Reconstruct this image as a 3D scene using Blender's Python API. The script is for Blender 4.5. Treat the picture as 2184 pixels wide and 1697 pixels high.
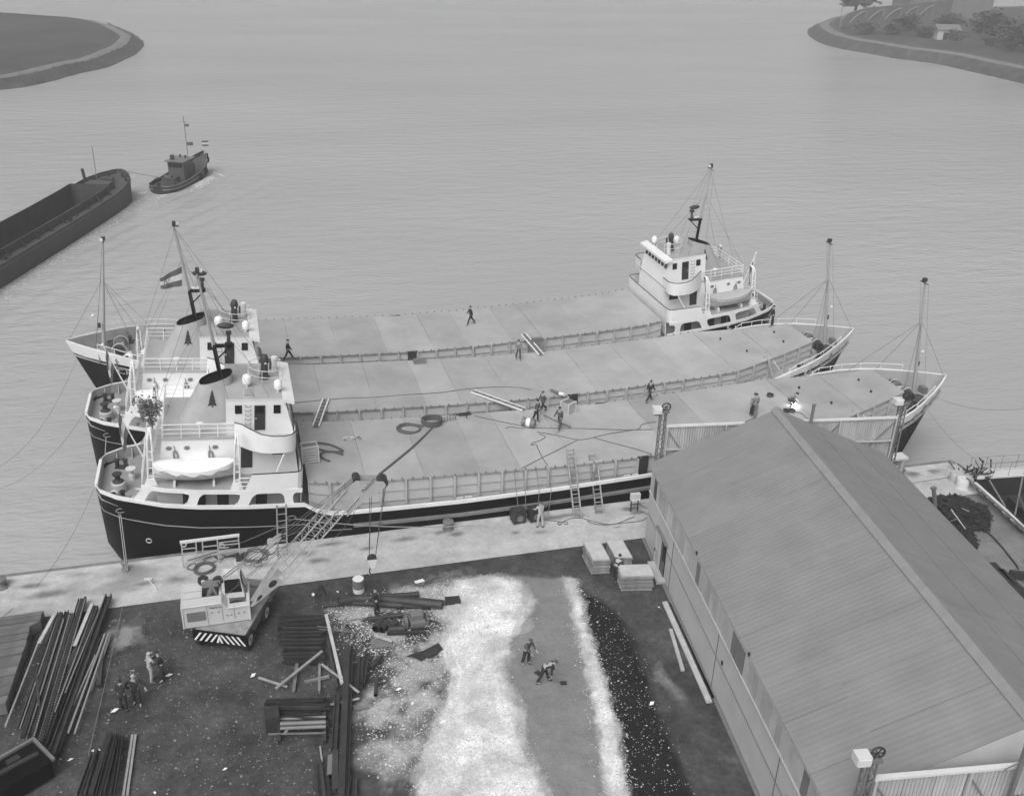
import bpy, math, random
import numpy as np
from mathutils import Vector, Matrix
random.seed(7); np.random.seed(7)
for _o in list(bpy.data.objects): bpy.data.objects.remove(_o)
SC = bpy.context.scene
COL = SC.collection
rad = math.radians
# ------------------------------------------------------------------ camera
FPX, CAMZ = 2088.2086, 32.3243            # focal length in units of a 2184 wide picture, eye height above the quay
_th, _ro, _ps = rad(26.0417), rad(1.8574), rad(15.7802)
_F = Vector((math.sin(_ps)*math.cos(_th), math.cos(_ps)*math.cos(_th), -math.sin(_th)))
_R0 = Vector((math.cos(_ps), -math.sin(_ps), 0)); _U0 = _R0.cross(_F)
_R = _R0*math.cos(_ro) + _U0*math.sin(_ro); _U = -_R0*math.sin(_ro) + _U0*math.cos(_ro)
cam = bpy.data.cameras.new('camera'); cob = bpy.data.objects.new('camera', cam); COL.objects.link(cob)
cob.matrix_world = Matrix(((_R.x,_U.x,-_F.x,0),(_R.y,_U.y,-_F.y,0),(_R.z,_U.z,-_F.z,CAMZ),(0,0,0,1)))
cam.sensor_width = 36; cam.lens = 36*FPX/2184; cam.clip_start = 0.1; cam.clip_end = 9000
SC.camera = cob
# ------------------------------------------------------------------ sky and sun (overcast, black and white film)
SUN_EL, SUN_AZ = rad(52), rad(215)        # light from behind the camera, a little to the left
W = bpy.data.worlds.new('World'); SC.world = W; W.use_nodes = True
nt = W.node_tree; nt.nodes.clear()
sk = nt.nodes.new('ShaderNodeTexSky'); sk.sky_type = 'NISHITA'; sk.sun_disc = False
sk.sun_elevation = SUN_EL; sk.sun_rotation = SUN_AZ; sk.air_density = 1.0; sk.dust_density = 6.0; sk.ozone_density = 1.0
bw = nt.nodes.new('ShaderNodeRGBToBW'); bg = nt.nodes.new('ShaderNodeBackground'); wo = nt.nodes.new('ShaderNodeOutputWorld')
nt.links.new(sk.outputs[0], bw.inputs[0]); nt.links.new(bw.outputs[0], bg.inputs[0]); nt.links.new(bg.outputs[0], wo.inputs[0])
bg.inputs[1].default_value = 0.11
sun = bpy.data.lights.new('sun', 'SUN'); sun.energy = 1.3; sun.angle = rad(45); sun.color = (1, 1, 1)
sob = bpy.data.objects.new('sun', sun); COL.objects.link(sob)
_sd = Vector((math.sin(SUN_AZ)*math.cos(SUN_EL), math.cos(SUN_AZ)*math.cos(SUN_EL), math.sin(SUN_EL)))
sob.rotation_euler = (-_sd).to_track_quat('-Z', 'Y').to_euler(); sob.location = (0, 0, 60)
SC.view_settings.view_transform = 'Standard'; SC.view_settings.look = 'None'; SC.view_settings.gamma = 1
SC.view_settings.use_curve_mapping = False
SC.view_settings.exposure = 0.2
SC.cycles.max_bounces = 6; SC.cycles.volume_bounces = 1; SC.cycles.caustics_reflective = False; SC.cycles.caustics_refractive = False
SC.cycles.use_denoising = True
ZW = -2.2                                  # water level (the quay is z = 0)

# ------------------------------------------------------------------ picture point -> world point
def ray(u, v):
    return _F + _R*((u-1092)/FPX) - _U*((v-848.5)/FPX)
def at(u, v, z=0.0):
    d = ray(u, v); t = (z-CAMZ)/d.z
    return Vector((d.x*t, d.y*t, z))
def aty(u, v, y):
    d = ray(u, v); t = y/d.y
    return Vector((d.x*t, y, CAMZ+d.z*t))
S_ = 4096/2184
class zoom:                                # enlarged detail of the photograph -> world
    def __init__(s, ox, oy, sc): s.ox, s.oy, s.sc = ox, oy, sc
    def uv(s, x, y): return ((s.ox+x/s.sc)/S_, (s.oy+y/s.sc)/S_)
    def __call__(s, x, y, z=0.0): return at(*s.uv(x, y), z)

# ------------------------------------------------------------------ materials (all neutral greys)
def mat(name, v, rough=0.6, var=0.12, scale=1.5, bump=0.0, bscale=None, metal=0.0, spec=0.5, rnd=0.0, detail=5, streak=None, coords='Object', ior=1.5):
    m = bpy.data.materials.new(name); m.use_nodes = True; n = m.node_tree; N = n.nodes; L = n.links
    b = N['Principled BSDF']; b.inputs['Roughness'].default_value = rough; b.inputs['Metallic'].default_value = metal
    b.inputs['Specular IOR Level'].default_value = spec; b.inputs['IOR'].default_value = ior
    tc = N.new('ShaderNodeTexCoord'); src = tc.outputs[coords]
    if streak:
        mp = N.new('ShaderNodeMapping'); mp.inputs['Scale'].default_value = streak; L.new(src, mp.inputs[0]); src = mp.outputs[0]
    nz = N.new('ShaderNodeTexNoise'); nz.inputs['Scale'].default_value = scale; nz.inputs['Detail'].default_value = detail; nz.inputs['Roughness'].default_value = 0.62
    L.new(src, nz.inputs['Vector'])
    mr = N.new('ShaderNodeMapRange'); mr.inputs[1].default_value = 0.3; mr.inputs[2].default_value = 0.7
    mr.inputs[3].default_value = v*(1-var); mr.inputs[4].default_value = v*(1+var)
    L.new(nz.outputs[0], mr.inputs[0]); out = mr.outputs[0]
    if rnd:
        oi = N.new('ShaderNodeObjectInfo'); r2 = N.new('ShaderNodeMapRange'); r2.inputs[3].default_value = 1-rnd; r2.inputs[4].default_value = 1+rnd
        L.new(oi.outputs['Random'], r2.inputs[0]); mu = N.new('ShaderNodeMath'); mu.operation = 'MULTIPLY'
        L.new(out, mu.inputs[0]); L.new(r2.outputs[0], mu.inputs[1]); out = mu.outputs[0]
    L.new(out, b.inputs['Base Color'])
    if bump:
        n2 = N.new('ShaderNodeTexNoise'); n2.inputs['Scale'].default_value = bscale or scale*6; n2.inputs['Detail'].default_value = 4
        L.new(src, n2.inputs['Vector']); bp = N.new('ShaderNodeBump'); bp.inputs['Strength'].default_value = bump; bp.inputs['Distance'].default_value = 0.05
        L.new(n2.outputs[0], bp.inputs['Height']); L.new(bp.outputs[0], b.inputs['Normal'])
    m['v'] = v
    return m
M = {}
M['white'] = mat('white_paint', .80, .45, .05, 1.2)
M['offwhite'] = mat('off_white_paint', .66, .5, .06, 1.2)
M['canvas'] = mat('white_canvas', .86, .8, .05, 3, .4, 9)
M['lgrey'] = mat('light_grey_paint', .46, .45, .08, 1.0)
M['deck'] = mat('deck_paint', .33, .5, .14, .9)
M['hatch'] = mat('hatch_steel', .40, .26, .16, .35, .02, 30, rnd=.10)
M['coam'] = mat('coaming_paint', .44, .5, .08, 1.2)
M['black'] = mat('black_paint', .006, .5, .3, .8, spec=.12)
M['dark'] = mat('dark_paint', .035, .5, .25, 2)
M['mid'] = mat('mid_grey_paint', .18, .5, .15, 2)
M['glass'] = mat('dark_glass', .012, .12, .2, 2)
M['buff'] = mat('buff_paint', .40, .5, .08, 2)
M['rope'] = mat('hemp_rope', .10, .85, .2, 8)
M['ropepale'] = mat('pale_rope', .30, .85, .2, 8)
M['wire'] = mat('wire_rope', .10, .6, .2, 8)
M['rust'] = mat('rusty_steel', .030, .75, .45, 3, .3, 20, rnd=.35)
M['pipe'] = mat('pipe_steel', .042, .6, .35, 2, .2, 14, rnd=.2)
M['wood'] = mat('weathered_wood', .26, .8, .3, 2.5, .2, 20, rnd=.35, streak=(1,1,1))
M['palewood'] = mat('pale_wood', .42, .8, .2, 2.5, .2, 20, rnd=.2)
M['ply'] = mat('plywood', .27, .75, .3, 2.2, .1, 20, rnd=.3)
M['plytop'] = mat('plywood_face', .50, .75, .14, 1.6, .1, 20)
M['boom'] = mat('boom_paint', .42, .5, .12, 2)
M['crane'] = mat('crane_enamel', .56, .4, .06, 1.5)
M['rubber'] = mat('tyre_rubber', .03, .8, .2, 4)
M['skin'] = mat('skin', .38, .6, .08, 6)
M['cloth_dark'] = mat('dark_cloth', .028, .9, .25, 5)
M['cloth_mid'] = mat('grey_cloth', .085, .9, .25, 5)
M['cloth_light'] = mat('pale_cloth', .42, .9, .18, 5)
M['cloth_tweed'] = mat('tweed_cloth', .22, .9, .25, 9)
M['hair'] = mat('dark_hair', .02, .7, .2, 9)
M['hairgrey'] = mat('grey_hair', .45, .7, .2, 9)
M['leather'] = mat('dark_leather', .025, .5, .2, 6)

# ------------------------------------------------------------------ mesh builder
class MB:
    def __init__(s, f=None): s.V, s.F, s.I, s.f = [], [], [], f
    def v(s, *p):
        p = Vector(p[0]) if len(p) == 1 else Vector(p)
        if s.f: p = Vector(s.f(p))
        s.V.append(p); return len(s.V)-1
    def face(s, ids, m=0): s.F.append(tuple(ids)); s.I.append(m)
    def poly(s, pts, m=0): s.face([s.v(p) for p in pts], m)
    def box(s, c, d, rz=0.0, m=0, taper=1.0):
        ca, sa = math.cos(rz), math.sin(rz); ids = []
        for k, (sx, sy, sz) in enumerate(((-1,-1,-1),(1,-1,-1),(1,1,-1),(-1,1,-1),(-1,-1,1),(1,-1,1),(1,1,1),(-1,1,1))):
            t = taper if sz > 0 else 1
            x, y, z = sx*d[0]/2*t, sy*d[1]/2*t, sz*d[2]/2
            ids.append(s.v(c[0]+x*ca-y*sa, c[1]+x*sa+y*ca, c[2]+z))
        for q in ((0,3,2,1),(4,5,6,7),(0,1,5,4),(1,2,6,5),(2,3,7,6),(3,0,4,7)): s.face([ids[i] for i in q], m)
    def beam(s, p0, p1, w, h=None, m=0, up=(0,0,1)):
        h = h or w; p0, p1 = Vector(p0), Vector(p1); d = (p1-p0).normalized(); u = Vector(up)
        if abs(d.dot(u)) > .98: u = Vector((1,0,0))
        a = d.cross(u).normalized()*w/2; b = a.cross(d).normalized()*h/2; ids = []
        for p in (p0, p1):
            for sa, sb in ((-1,-1),(1,-1),(1,1),(-1,1)): ids.append(s.v(p+a*sa+b*sb))
        for q in ((0,1,2,3),(7,6,5,4),(0,4,5,1),(1,5,6,2),(2,6,7,3),(3,7,4,0)): s.face([ids[i] for i in q], m)
    def tube(s, pts, r, n=6, closed=False, m=0, r2=None):
        pts = [Vector(p) for p in pts]; k = len(pts); rings = []; prev = None
        for i, p in enumerate(pts):
            if closed: d = pts[(i+1) % k]-pts[i-1]
            else: d = pts[min(i+1, k-1)]-pts[max(i-1, 0)]
            if d.length < 1e-9: d = Vector((0,0,1))
            d.normalize()
            if prev is None:
                u = Vector((0,0,1)) if abs(d.z) < .9 else Vector((1,0,0)); a = d.cross(u).normalized()
            else:
                a = prev-d*prev.dot(d)
                a = a.normalized() if a.length > 1e-6 else d.orthogonal().normalized()
            prev = a; b = d.cross(a)
            rr = r if r2 is None else r+(r2-r)*i/max(1, k-1)
            rings.append([s.v(p+(a*math.cos(2*math.pi*j/n)+b*math.sin(2*math.pi*j/n))*rr) for j in range(n)])
        for i in range(k if closed else k-1):
            A, B = rings[i], rings[(i+1) % k]
            for j in range(n): s.face((A[j], A[(j+1) % n], B[(j+1) % n], B[j]), m)
        if not closed:
            s.face(rings[0][::-1], m); s.face(rings[-1], m)
    def cyl(s, p0, p1, r, r2=None, n=12, m=0): s.tube([p0, p1], r, n, False, m, r2)
    def pipe(s, p0, p1, r, n=12, wall=.12, m=0, mi=0):     # open ended pipe with a visible bore
        p0, p1 = Vector(p0), Vector(p1); d = (p1-p0).normalized(); a = d.orthogonal().normalized(); b = d.cross(a); R_ = []
        for p, rr in ((p0, r), (p1, r), (p1, r*(1-wall)), (p0, r*(1-wall))):
            R_.append([s.v(p+(a*math.cos(2*math.pi*j/n)+b*math.sin(2*math.pi*j/n))*rr) for j in range(n)])
        for i in range(4):
            A, B = R_[i], R_[(i+1) % 4]
            for j in range(n): s.face((A[j], B[j], B[(j+1) % n], A[(j+1) % n]), mi if i == 2 else m)
    def lathe(s, prof, c=(0,0,0), n=16, m=0, sx=1, sy=1):
        R_ = []
        for r, z in prof: R_.append([s.v(c[0]+r*sx*math.cos(2*math.pi*j/n), c[1]+r*sy*math.sin(2*math.pi*j/n), c[2]+z) for j in range(n)])
        for i in range(len(R_)-1):
            A, B = R_[i], R_[i+1]
            for j in range(n): s.face((A[j], A[(j+1) % n], B[(j+1) % n], B[j]), m)
        s.face(R_[0][::-1], m); s.face(R_[-1], m)
    def prism(s, poly, z0, z1, m=0, mt=None):
        a = [s.v(p[0], p[1], z0) for p in poly]; b = [s.v(p[0], p[1], z1) for p in poly]; n = len(poly)
        s.face(a[::-1], m); s.face(b, m if mt is None else mt)
        for i in range(n): s.face((a[i], a[(i+1) % n], b[(i+1) % n], b[i]), m)
    def extr(s, poly, vec, m=0):
        vec = Vector(vec); a = [s.v(Vector(p)) for p in poly]; b = [s.v(Vector(p)+vec) for p in poly]; n = len(poly)
        s.face(a[::-1], m); s.face(b, m)
        for i in range(n): s.face((a[i], a[(i+1) % n], b[(i+1) % n], b[i]), m)
    def ball(s, c, r, nu=10, nv=6, d=(1,1,1), m=0):
        c = Vector(c); R_ = []
        for i in range(1, nv):
            t = math.pi*i/nv
            R_.append([s.v(c.x+r*d[0]*math.sin(t)*math.cos(2*math.pi*j/nu), c.y+r*d[1]*math.sin(t)*math.sin(2*math.pi*j/nu), c.z+r*d[2]*math.cos(t)) for j in range(nu)])
        top, bot = s.v(c.x, c.y, c.z+r*d[2]), s.v(c.x, c.y, c.z-r*d[2])
        for j in range(nu):
            s.face((top, R_[0][j], R_[0][(j+1) % nu]), m); s.face((bot, R_[-1][(j+1) % nu], R_[-1][j]), m)
        for i in range(len(R_)-1):
            for j in range(nu): s.face((R_[i][j], R_[i+1][j], R_[i+1][(j+1) % nu], R_[i][(j+1) % nu]), m)
    def grid(s, rows, m=0, closed=False):
        ids = [[s.v(p) for p in r] for r in rows]
        for i in range(len(ids)-1):
            k = len(ids[i])
            for j in range(k if closed else k-1): s.face((ids[i][j], ids[i][(j+1) % k], ids[i+1][(j+1) % k], ids[i+1][j]), m)
    def mesh(s, name, mats, smooth=False):
        me = bpy.data.meshes.new(name); me.from_pydata([tuple(p) for p in s.V], [], s.F)
        for mm in (mats if isinstance(mats, (list, tuple)) else [mats]): me.materials.append(mm)
        me.polygons.foreach_set('material_index', s.I)
        if smooth:
            me.polygons.foreach_set('use_smooth', [True]*len(s.F))
            me.set_sharp_from_angle(angle=rad(40))
        me.validate(); me.update()
        return me
    def build(s, name, mats, parent=None, smooth=False):
        o = bpy.data.objects.new(name, s.mesh(name, mats, smooth)); COL.objects.link(o)
        if parent: o.parent = parent
        return o

def tag(o, label=None, cat=None, group=None, kind=None):
    if label: o['label'] = label
    if cat: o['category'] = cat
    if group: o['group'] = group
    if kind: o['kind'] = kind
    return o
def thing(name, label, cat, loc=(0,0,0), rz=0.0, group=None):
    o = bpy.data.objects.new(name, None); o.empty_display_size = .3; COL.objects.link(o)
    o.location = loc; o.rotation_euler = (0, 0, rz)
    return tag(o, label, cat, group)
def solo(mb, name, mats, label, cat, group=None, smooth=False, kind=None):   # a thing that is one mesh, origin moved to its base
    lo = Vector([min(p[i] for p in mb.V) for i in range(3)]); hi = Vector([max(p[i] for p in mb.V) for i in range(3)])
    c = Vector(((lo.x+hi.x)/2, (lo.y+hi.y)/2, lo.z)); mb.V = [p-c for p in mb.V]
    o = mb.build(name, mats, None, smooth); o.location = c
    return tag(o, label, cat, group, kind)
def kids(o): return [c for c in COL.objects if c.parent is o]
_childmap = None
def copy_tree(o, parent=None, cmap=None):
    c = o.copy(); COL.objects.link(c); c.parent = parent
    for ch in cmap.get(o.name, ()): copy_tree(ch, c, cmap)
    return c
def child_map():
    d = {}
    for x in COL.objects:
        if x.parent: d.setdefault(x.parent.name, []).append(x)
    return d
ORD = ['first','second','third','fourth','fifth','sixth','seventh','eighth','ninth','tenth','eleventh','twelfth','thirteenth','fourteenth','fifteenth','sixteenth','seventeenth','eighteenth','nineteenth','twentieth']+['twenty-'+q for q in ('first','second','third','fourth','fifth','sixth','seventh','eighth','ninth')]+['thirtieth']
def lerp(a, b, t): return a+(b-a)*t
def interp(tab, x):
    if x <= tab[0][0]: return tab[0][1]
    for (a, va), (b, vb) in zip(tab, tab[1:]):
        if x <= b: return va+(vb-va)*(x-a)/(b-a)
    return tab[-1][1]
def sag(p0, p1, d, n=12):
    p0, p1 = Vector(p0), Vector(p1)
    return [p0.lerp(p1, i/n)-Vector((0,0,d*4*(i/n)*(1-i/n))) for i in range(n+1)]
def smooth_path(pts, n=6):
    pts = [Vector(p) for p in pts]; out = []
    for i in range(len(pts)-1):
        p0, p1, p2, p3 = pts[max(i-1,0)], pts[i], pts[i+1], pts[min(i+2,len(pts)-1)]
        for k in range(n):
            t = k/n
            out.append(.5*((2*p1)+(p2-p0)*t+(2*p0-5*p1+4*p2-p3)*t*t+(3*p1-p0-3*p2+p3)*t**3))
    return out+[pts[-1]]
# ================================================================== SETTING
def vnoise(x, y, seed=0, octs=4, f0=1.0):              # value noise on arrays
    rs = np.random.RandomState(seed); tot = np.zeros_like(x); amp = 1.0; s = 0.0
    T = rs.rand(256, 256)
    for o in range(octs):
        fx, fy = x*f0*2**o+17.3*o, y*f0*2**o+9.1*o
        ix, iy = np.floor(fx).astype(int), np.floor(fy).astype(int); tx, ty = fx-ix, fy-iy
        tx, ty = tx*tx*(3-2*tx), ty*ty*(3-2*ty); a = T[ix % 256, iy % 256]; b = T[(ix+1) % 256, iy % 256]; c = T[ix % 256, (iy+1) % 256]; d = T[(ix+1) % 256, (iy+1) % 256]
        tot += amp*((a*(1-tx)+b*tx)*(1-ty)+(c*(1-tx)+d*tx)*ty); s += amp; amp *= .55
    return tot/s
def inpoly(x, y, poly):
    r = np.zeros(x.shape, bool); n = len(poly)
    for i in range(n):
        x1, y1 = poly[i][:2]; x2, y2 = poly[(i+1) % n][:2]
        if y1 == y2: continue
        c = ((y1 > y) != (y2 > y)) & (x < (x2-x1)*(y-y1)/(y2-y1)+x1); r ^= c
    return r
def soft(x, y, poly, jit=.35, seed=1, f=.7):          # ragged-edged soft mask: average of jittered tests
    tot = np.zeros(x.shape)
    for k in range(6):
        jx = (vnoise(x, y, seed+10*k, 4, f)-.5)*jit*4; jy = (vnoise(x, y, seed+10*k+5, 4, f)-.5)*jit*4
        tot += inpoly(x+jx+random.uniform(-.1,.1)*jit, y+jy+random.uniform(-.1,.1)*jit, poly)
    return tot/6
def grid_object(name, xs, ys, zf, mats, cols=None, cut=None, smooth=True):
    X, Y = np.meshgrid(xs, ys); Z = zf(X, Y); ny, nx = X.shape
    V = np.stack([X, Y, Z], -1).reshape(-1, 3); idx = np.arange(nx*ny).reshape(ny, nx)
    Q = np.stack([idx[:-1,:-1], idx[:-1,1:], idx[1:,1:], idx[1:,:-1]], -1).reshape(-1, 4)
    if cut is not None:
        cx, cy = V[Q].mean(1)[:,0], V[Q].mean(1)[:,1]; Q = Q[~cut(cx, cy)]
    me = bpy.data.meshes.new(name); me.vertices.add(len(V)); me.vertices.foreach_set('co', V.astype(np.float32).ravel())
    me.loops.add(len(Q)*4); me.loops.foreach_set('vertex_index', Q.astype(np.int32).ravel())
    me.polygons.add(len(Q)); me.polygons.foreach_set('loop_start', (np.arange(len(Q))*4).astype(np.int32)); me.polygons.foreach_set('loop_total', np.full(len(Q), 4, np.int32))
    if smooth: me.polygons.foreach_set('use_smooth', np.ones(len(Q), bool))
    for m in mats: me.materials.append(m)
    me.update(calc_edges=True)
    if cols is not None:
        c = np.ones((nx*ny, 4), np.float32)
        for k, a in enumerate(cols(X, Y)): c[:,k] = a.reshape(-1)
        ca = me.color_attributes.new('zone', 'FLOAT_COLOR', 'POINT'); ca.data.foreach_set('color', c.ravel())
    o = bpy.data.objects.new(name, me); COL.objects.link(o); o['kind'] = 'structure'
    return o

# ---- water: one sheet to beyond the horizon, ripples and the wakes are real waves in it
wm = bpy.data.materials.new('river_water'); wm.use_nodes = True; n = wm.node_tree; N, L = n.nodes, n.links; b = N['Principled BSDF']
b.inputs['IOR'].default_value = 1.33; b.inputs['Roughness'].default_value = .16; b.inputs['Specular IOR Level'].default_value = .5
tc = N.new('ShaderNodeTexCoord')
def wnoise(scale, sx, sy, rot, det=3):
    mp = N.new('ShaderNodeMapping'); mp.inputs['Scale'].default_value = (sx, sy, 1); mp.inputs['Rotation'].default_value = (0, 0, rot)
    nz = N.new('ShaderNodeTexNoise'); nz.inputs['Scale'].default_value = scale; nz.inputs['Detail'].default_value = det
    L.new(tc.outputs['Object'], mp.inputs[0]); L.new(mp.outputs[0], nz.inputs['Vector']); return nz.outputs[0]
def wmath(op, a, b_):
    q = N.new('ShaderNodeMath'); q.operation = op
    for i, s in enumerate((a, b_)):
        if isinstance(s, float): q.inputs[i].default_value = s
        else: L.new(s, q.inputs[i])
    return q.outputs[0]
fine = wnoise(1.5, .75, 1.9, .35); mid_ = wnoise(.35, .6, 1.6, .15); big = wnoise(.02, .5, 1.4, -.2, 4)
h = wmath('ADD', wmath('MULTIPLY', fine, .45), mid_)
bp = N.new('ShaderNodeBump'); bp.inputs['Distance'].default_value = .35
bst = N.new('ShaderNodeMapRange'); bst.inputs[1].default_value = .3; bst.inputs[2].default_value = .7; bst.inputs[3].default_value = .35; bst.inputs[4].default_value = .75
L.new(big, bst.inputs[0]); L.new(bst.outputs[0], bp.inputs['Strength']); L.new(h, bp.inputs['Height']); L.new(bp.outputs[0], b.inputs['Normal'])
cr = N.new('ShaderNodeMapRange'); cr.inputs[1].default_value = .3; cr.inputs[2].default_value = .7; cr.inputs[3].default_value = .38; cr.inputs[4].default_value = .45
L.new(big, cr.inputs[0]); L.new(cr.outputs[0], b.inputs['Base Color'])
M['water'] = wm
def stack(*segs):
    out = [segs[0][0]]
    for a, b_, d in segs:
        k = max(1, int(round((b_-a)/d))); out += [a+(b_-a)*(i+1)/k for i in range(k)]
    return np.array(out)
BARGE_A, BARGE_B = np.array((-30.0, 96.0)), np.array((-15.8, 138.7))     # barge centre line, stern to bow
TUG_A, TUG_B = np.array((-11.3, 137.6)), np.array((-5.3, 150.6))
def wave_z(X, Y):
    Z = np.full(X.shape, ZW)
    Z += .030*(vnoise(X*.9+Y*.25, Y*1.7-X*.3, 3, 3, .45)-.5)*np.clip(1.6-Y/160, .0, 1)
    for A, B, amp, hw, ln in ((BARGE_A, BARGE_B, .13, 3.5, 45.), (TUG_A, TUG_B, .20, 2.0, 13.)):
        d = (B-A)/np.linalg.norm(B-A); s = (X-A[0])*d[0]+(Y-A[1])*d[1]; t = (X-A[0])*d[1]-(Y-A[1])*d[0]
        back = ln-s                                       # metres behind the bow
        for sg in (1, -1):
            q = t*sg-hw-.12*np.clip(back, 0, 60); env = np.exp(-(q/2.6)**2)*np.clip(back/4, 0, 1)*np.exp(-np.clip(back, 0, 200)/30)
            Z += amp*env*np.sin(q*2.4+.5*back)*(.5+vnoise(X, Y, 31, 2, .5))
            q2 = t*sg-hw-4.5-.22*back; env2 = np.exp(-(q2/4.5)**2)*np.clip(back/8, 0, 1)*np.exp(-np.clip(back, 0, 200)/42)
            Z += amp*.7*env2*np.sin(q2*2.1+back*.75)*(.25+1.3*vnoise(X, Y, 37, 2, .4))
    return Z
wx = stack((-3000,-500,500),(-500,-60,40),(-60,8,.36),(8,70,2),(70,500,43),(500,3000,500))
wy = stack((-400,30,43),(30,80,2.5),(80,162,.36),(162,260,3.5),(260,900,40),(900,4000,500))
grid_object('water', wx, wy, wave_z, [wm])

# ---- yard ground with its shell bed, raked sand, tarmac and mud, each a different material
Q = at
SHELL = [Q(*p) for p in ((965,1232),(1060,1224),(1108,1236),(1138,1290),(1112,1332),(1085,1375),(1066,1425),(1092,1490),(1112,1560),(1160,1700),(1160,1760),(880,1760),(888,1690),(905,1590),(935,1500),(962,1430),(935,1392),(955,1330),(925,1290))]
SHELL2 = [Q(*p) for p in ((690,1300),(860,1255),(985,1228),(990,1330),(965,1430),(930,1520),(900,1640),(800,1660),(770,1560),(800,1450),(760,1400),(735,1340))]
SAND = [Q(*p) for p in ((1055,1224),(1222,1230),(1242,1330),(1275,1450),(1305,1550),(1350,1760),(1150,1760),(1088,1560),(1058,1430),(1108,1332),(1136,1290))]
EDGE = [Q(*p) for p in ((1205,1228),(1232,1232),(1252,1330),(1292,1450),(1318,1550),(1352,1760),(1305,1760),(1290,1640),(1268,1500),(1240,1380),(1222,1290))]
TAR = [Q(*p) for p in ((1228,1250),(1300,1285),(1340,1330),(1372,1410),(1400,1500),(1452,1620),(1500,1760),(1350,1760),(1315,1560),(1268,1420))]
PALE = [Q(*p) for p in ((235,1330),(290,1330),(300,1360),(262,1385),(235,1372))]
PALE2 = [Q(*p) for p in ((1400,1400),(1425,1440),(1470,1500),(1445,1500),(1405,1440))]
YARDR = [Q(*p) for p in ((1915,1000),(2080,1030),(2200,1150),(2200,1290),(2110,1215),(1980,1080))]
def zones(X, Y):
    sh = np.maximum(soft(X, Y, SHELL, .5, 3, .5), .50*soft(X, Y, SHELL2, .9, 5, .9)*np.clip((vnoise(X, Y, 51, 5, .8)-.42)*6, 0, 1))
    sh = np.maximum(sh, soft(X, Y, EDGE, .28, 9, 1.0)); sh = np.maximum(sh, .35*soft(X, Y, PALE, .6, 13)); sh = np.maximum(sh, .2*soft(X, Y, PALE2, .4, 15))
    sa = soft(X, Y, SAND, .2, 7); ta = soft(X, Y, TAR, .35, 11, .6); yr = soft(X, Y, YARDR, .5, 17)
    return sh, np.maximum(sa, .85*yr*(.5+vnoise(X, Y, 61, 3, .4))), ta, 1-.0*X
def ground_z(X, Y):
    z = -.05+.05*(vnoise(X, Y, 71, 4, .5)-.5)
    z += .16*soft(X, Y, SHELL, .5, 3, .5)*vnoise(X, Y, 73, 5, .8)+.10*soft(X, Y, EDGE, .28, 9, 1.0)*vnoise(X, Y, 75, 4, 1.5)
    z += .05*soft(X, Y, SAND, .2, 7)*(vnoise(X, Y, 77, 4, 2.2))
    return np.where(Y > 43.9, np.minimum(z, -.03), z)
gm = bpy.data.materials.new('yard_soil'); gm.use_nodes = True; n = gm.node_tree; N, L = n.nodes, n.links; b = N['Principled BSDF']
b.inputs['Roughness'].default_value = .85; b.inputs['Specular IOR Level'].default_value = .25
tc = N.new('ShaderNodeTexCoord'); at_ = N.new('ShaderNodeVertexColor'); at_.layer_name = 'zone'; sp = N.new('ShaderNodeSeparateColor'); L.new(at_.outputs[0], sp.inputs[0])
def tone(scale, lo, hi, det=6, a=.3, b_=.7, kind='n', rough=.65):
    if kind == 'n':
        t = N.new('ShaderNodeTexNoise'); t.inputs['Scale'].default_value = scale; t.inputs['Detail'].default_value = det; t.inputs['Roughness'].default_value = rough
    else:
        t = N.new('ShaderNodeTexVoronoi'); t.inputs['Scale'].default_value = scale
    L.new(tc.outputs['Object'], t.inputs['Vector']); r = N.new('ShaderNodeMapRange')
    r.inputs[1].default_value, r.inputs[2].default_value, r.inputs[3].default_value, r.inputs[4].default_value = a, b_, lo, hi
    L.new(t.outputs[0], r.inputs[0]); return r.outputs[0]
def mixf(f, a, b_):
    q = N.new('ShaderNodeMix'); q.data_type = 'FLOAT'
    for s, k in ((f, 0), (a, 2), (b_, 3)):
        if isinstance(s, float): q.inputs[k].default_value = s
        else: L.new(s, q.inputs[k])
    return q.outputs[0]
def mul(a, b_):
    q = N.new('ShaderNodeMath'); q.operation = 'MULTIPLY'; L.new(a, q.inputs[0])
    if isinstance(b_, float): q.inputs[1].default_value = b_
    else: L.new(b_, q.inputs[1])
    return q.outputs[0]
dirt = mul(mul(tone(.35, .032, .095, 6), tone(4.0, .72, 1.3, 5)), tone(1.3, .75, 1.25, 5))
dirt = mixf(tone(9.0, 0.0, 1.0, 3, .70, .76), dirt, .30)                   # scattered pale chips
shell = mul(mul(tone(.33, .52, .95, 5, .36, .6), tone(1.7, .78, 1.1, 6)), tone(11.0, .72, 1.12, 5, .35, .65))
sand = mul(mul(tone(.5, .19, .25, 5), tone(2.6, .88, 1.14, 6, .3, .7, rough=.75)), tone(9.0, .9, 1.12, 5))
tar = mul(tone(.5, .007, .016, 4), tone(12.0, .8, 1.4, 4)); tar = mixf(tone(16.0, 0.0, 1.0, 2, .74, .78), tar, .28)
g1 = mixf(sp.outputs[2], dirt, tar); g2 = mixf(sp.outputs[1], g1, sand); g3 = mixf(sp.outputs[0], g2, shell)
L.new(g3, b.inputs['Base Color'])
t2 = N.new('ShaderNodeTexNoise'); t2.inputs['Scale'].default_value = 9; t2.inputs['Detail'].default_value = 6; L.new(tc.outputs['Object'], t2.inputs['Vector'])
bp = N.new('ShaderNodeBump'); bp.inputs['Strength'].default_value = .55; bp.inputs['Distance'].default_value = .06; L.new(t2.outputs[0], bp.inputs['Height']); L.new(bp.outputs[0], b.inputs['Normal'])
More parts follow.
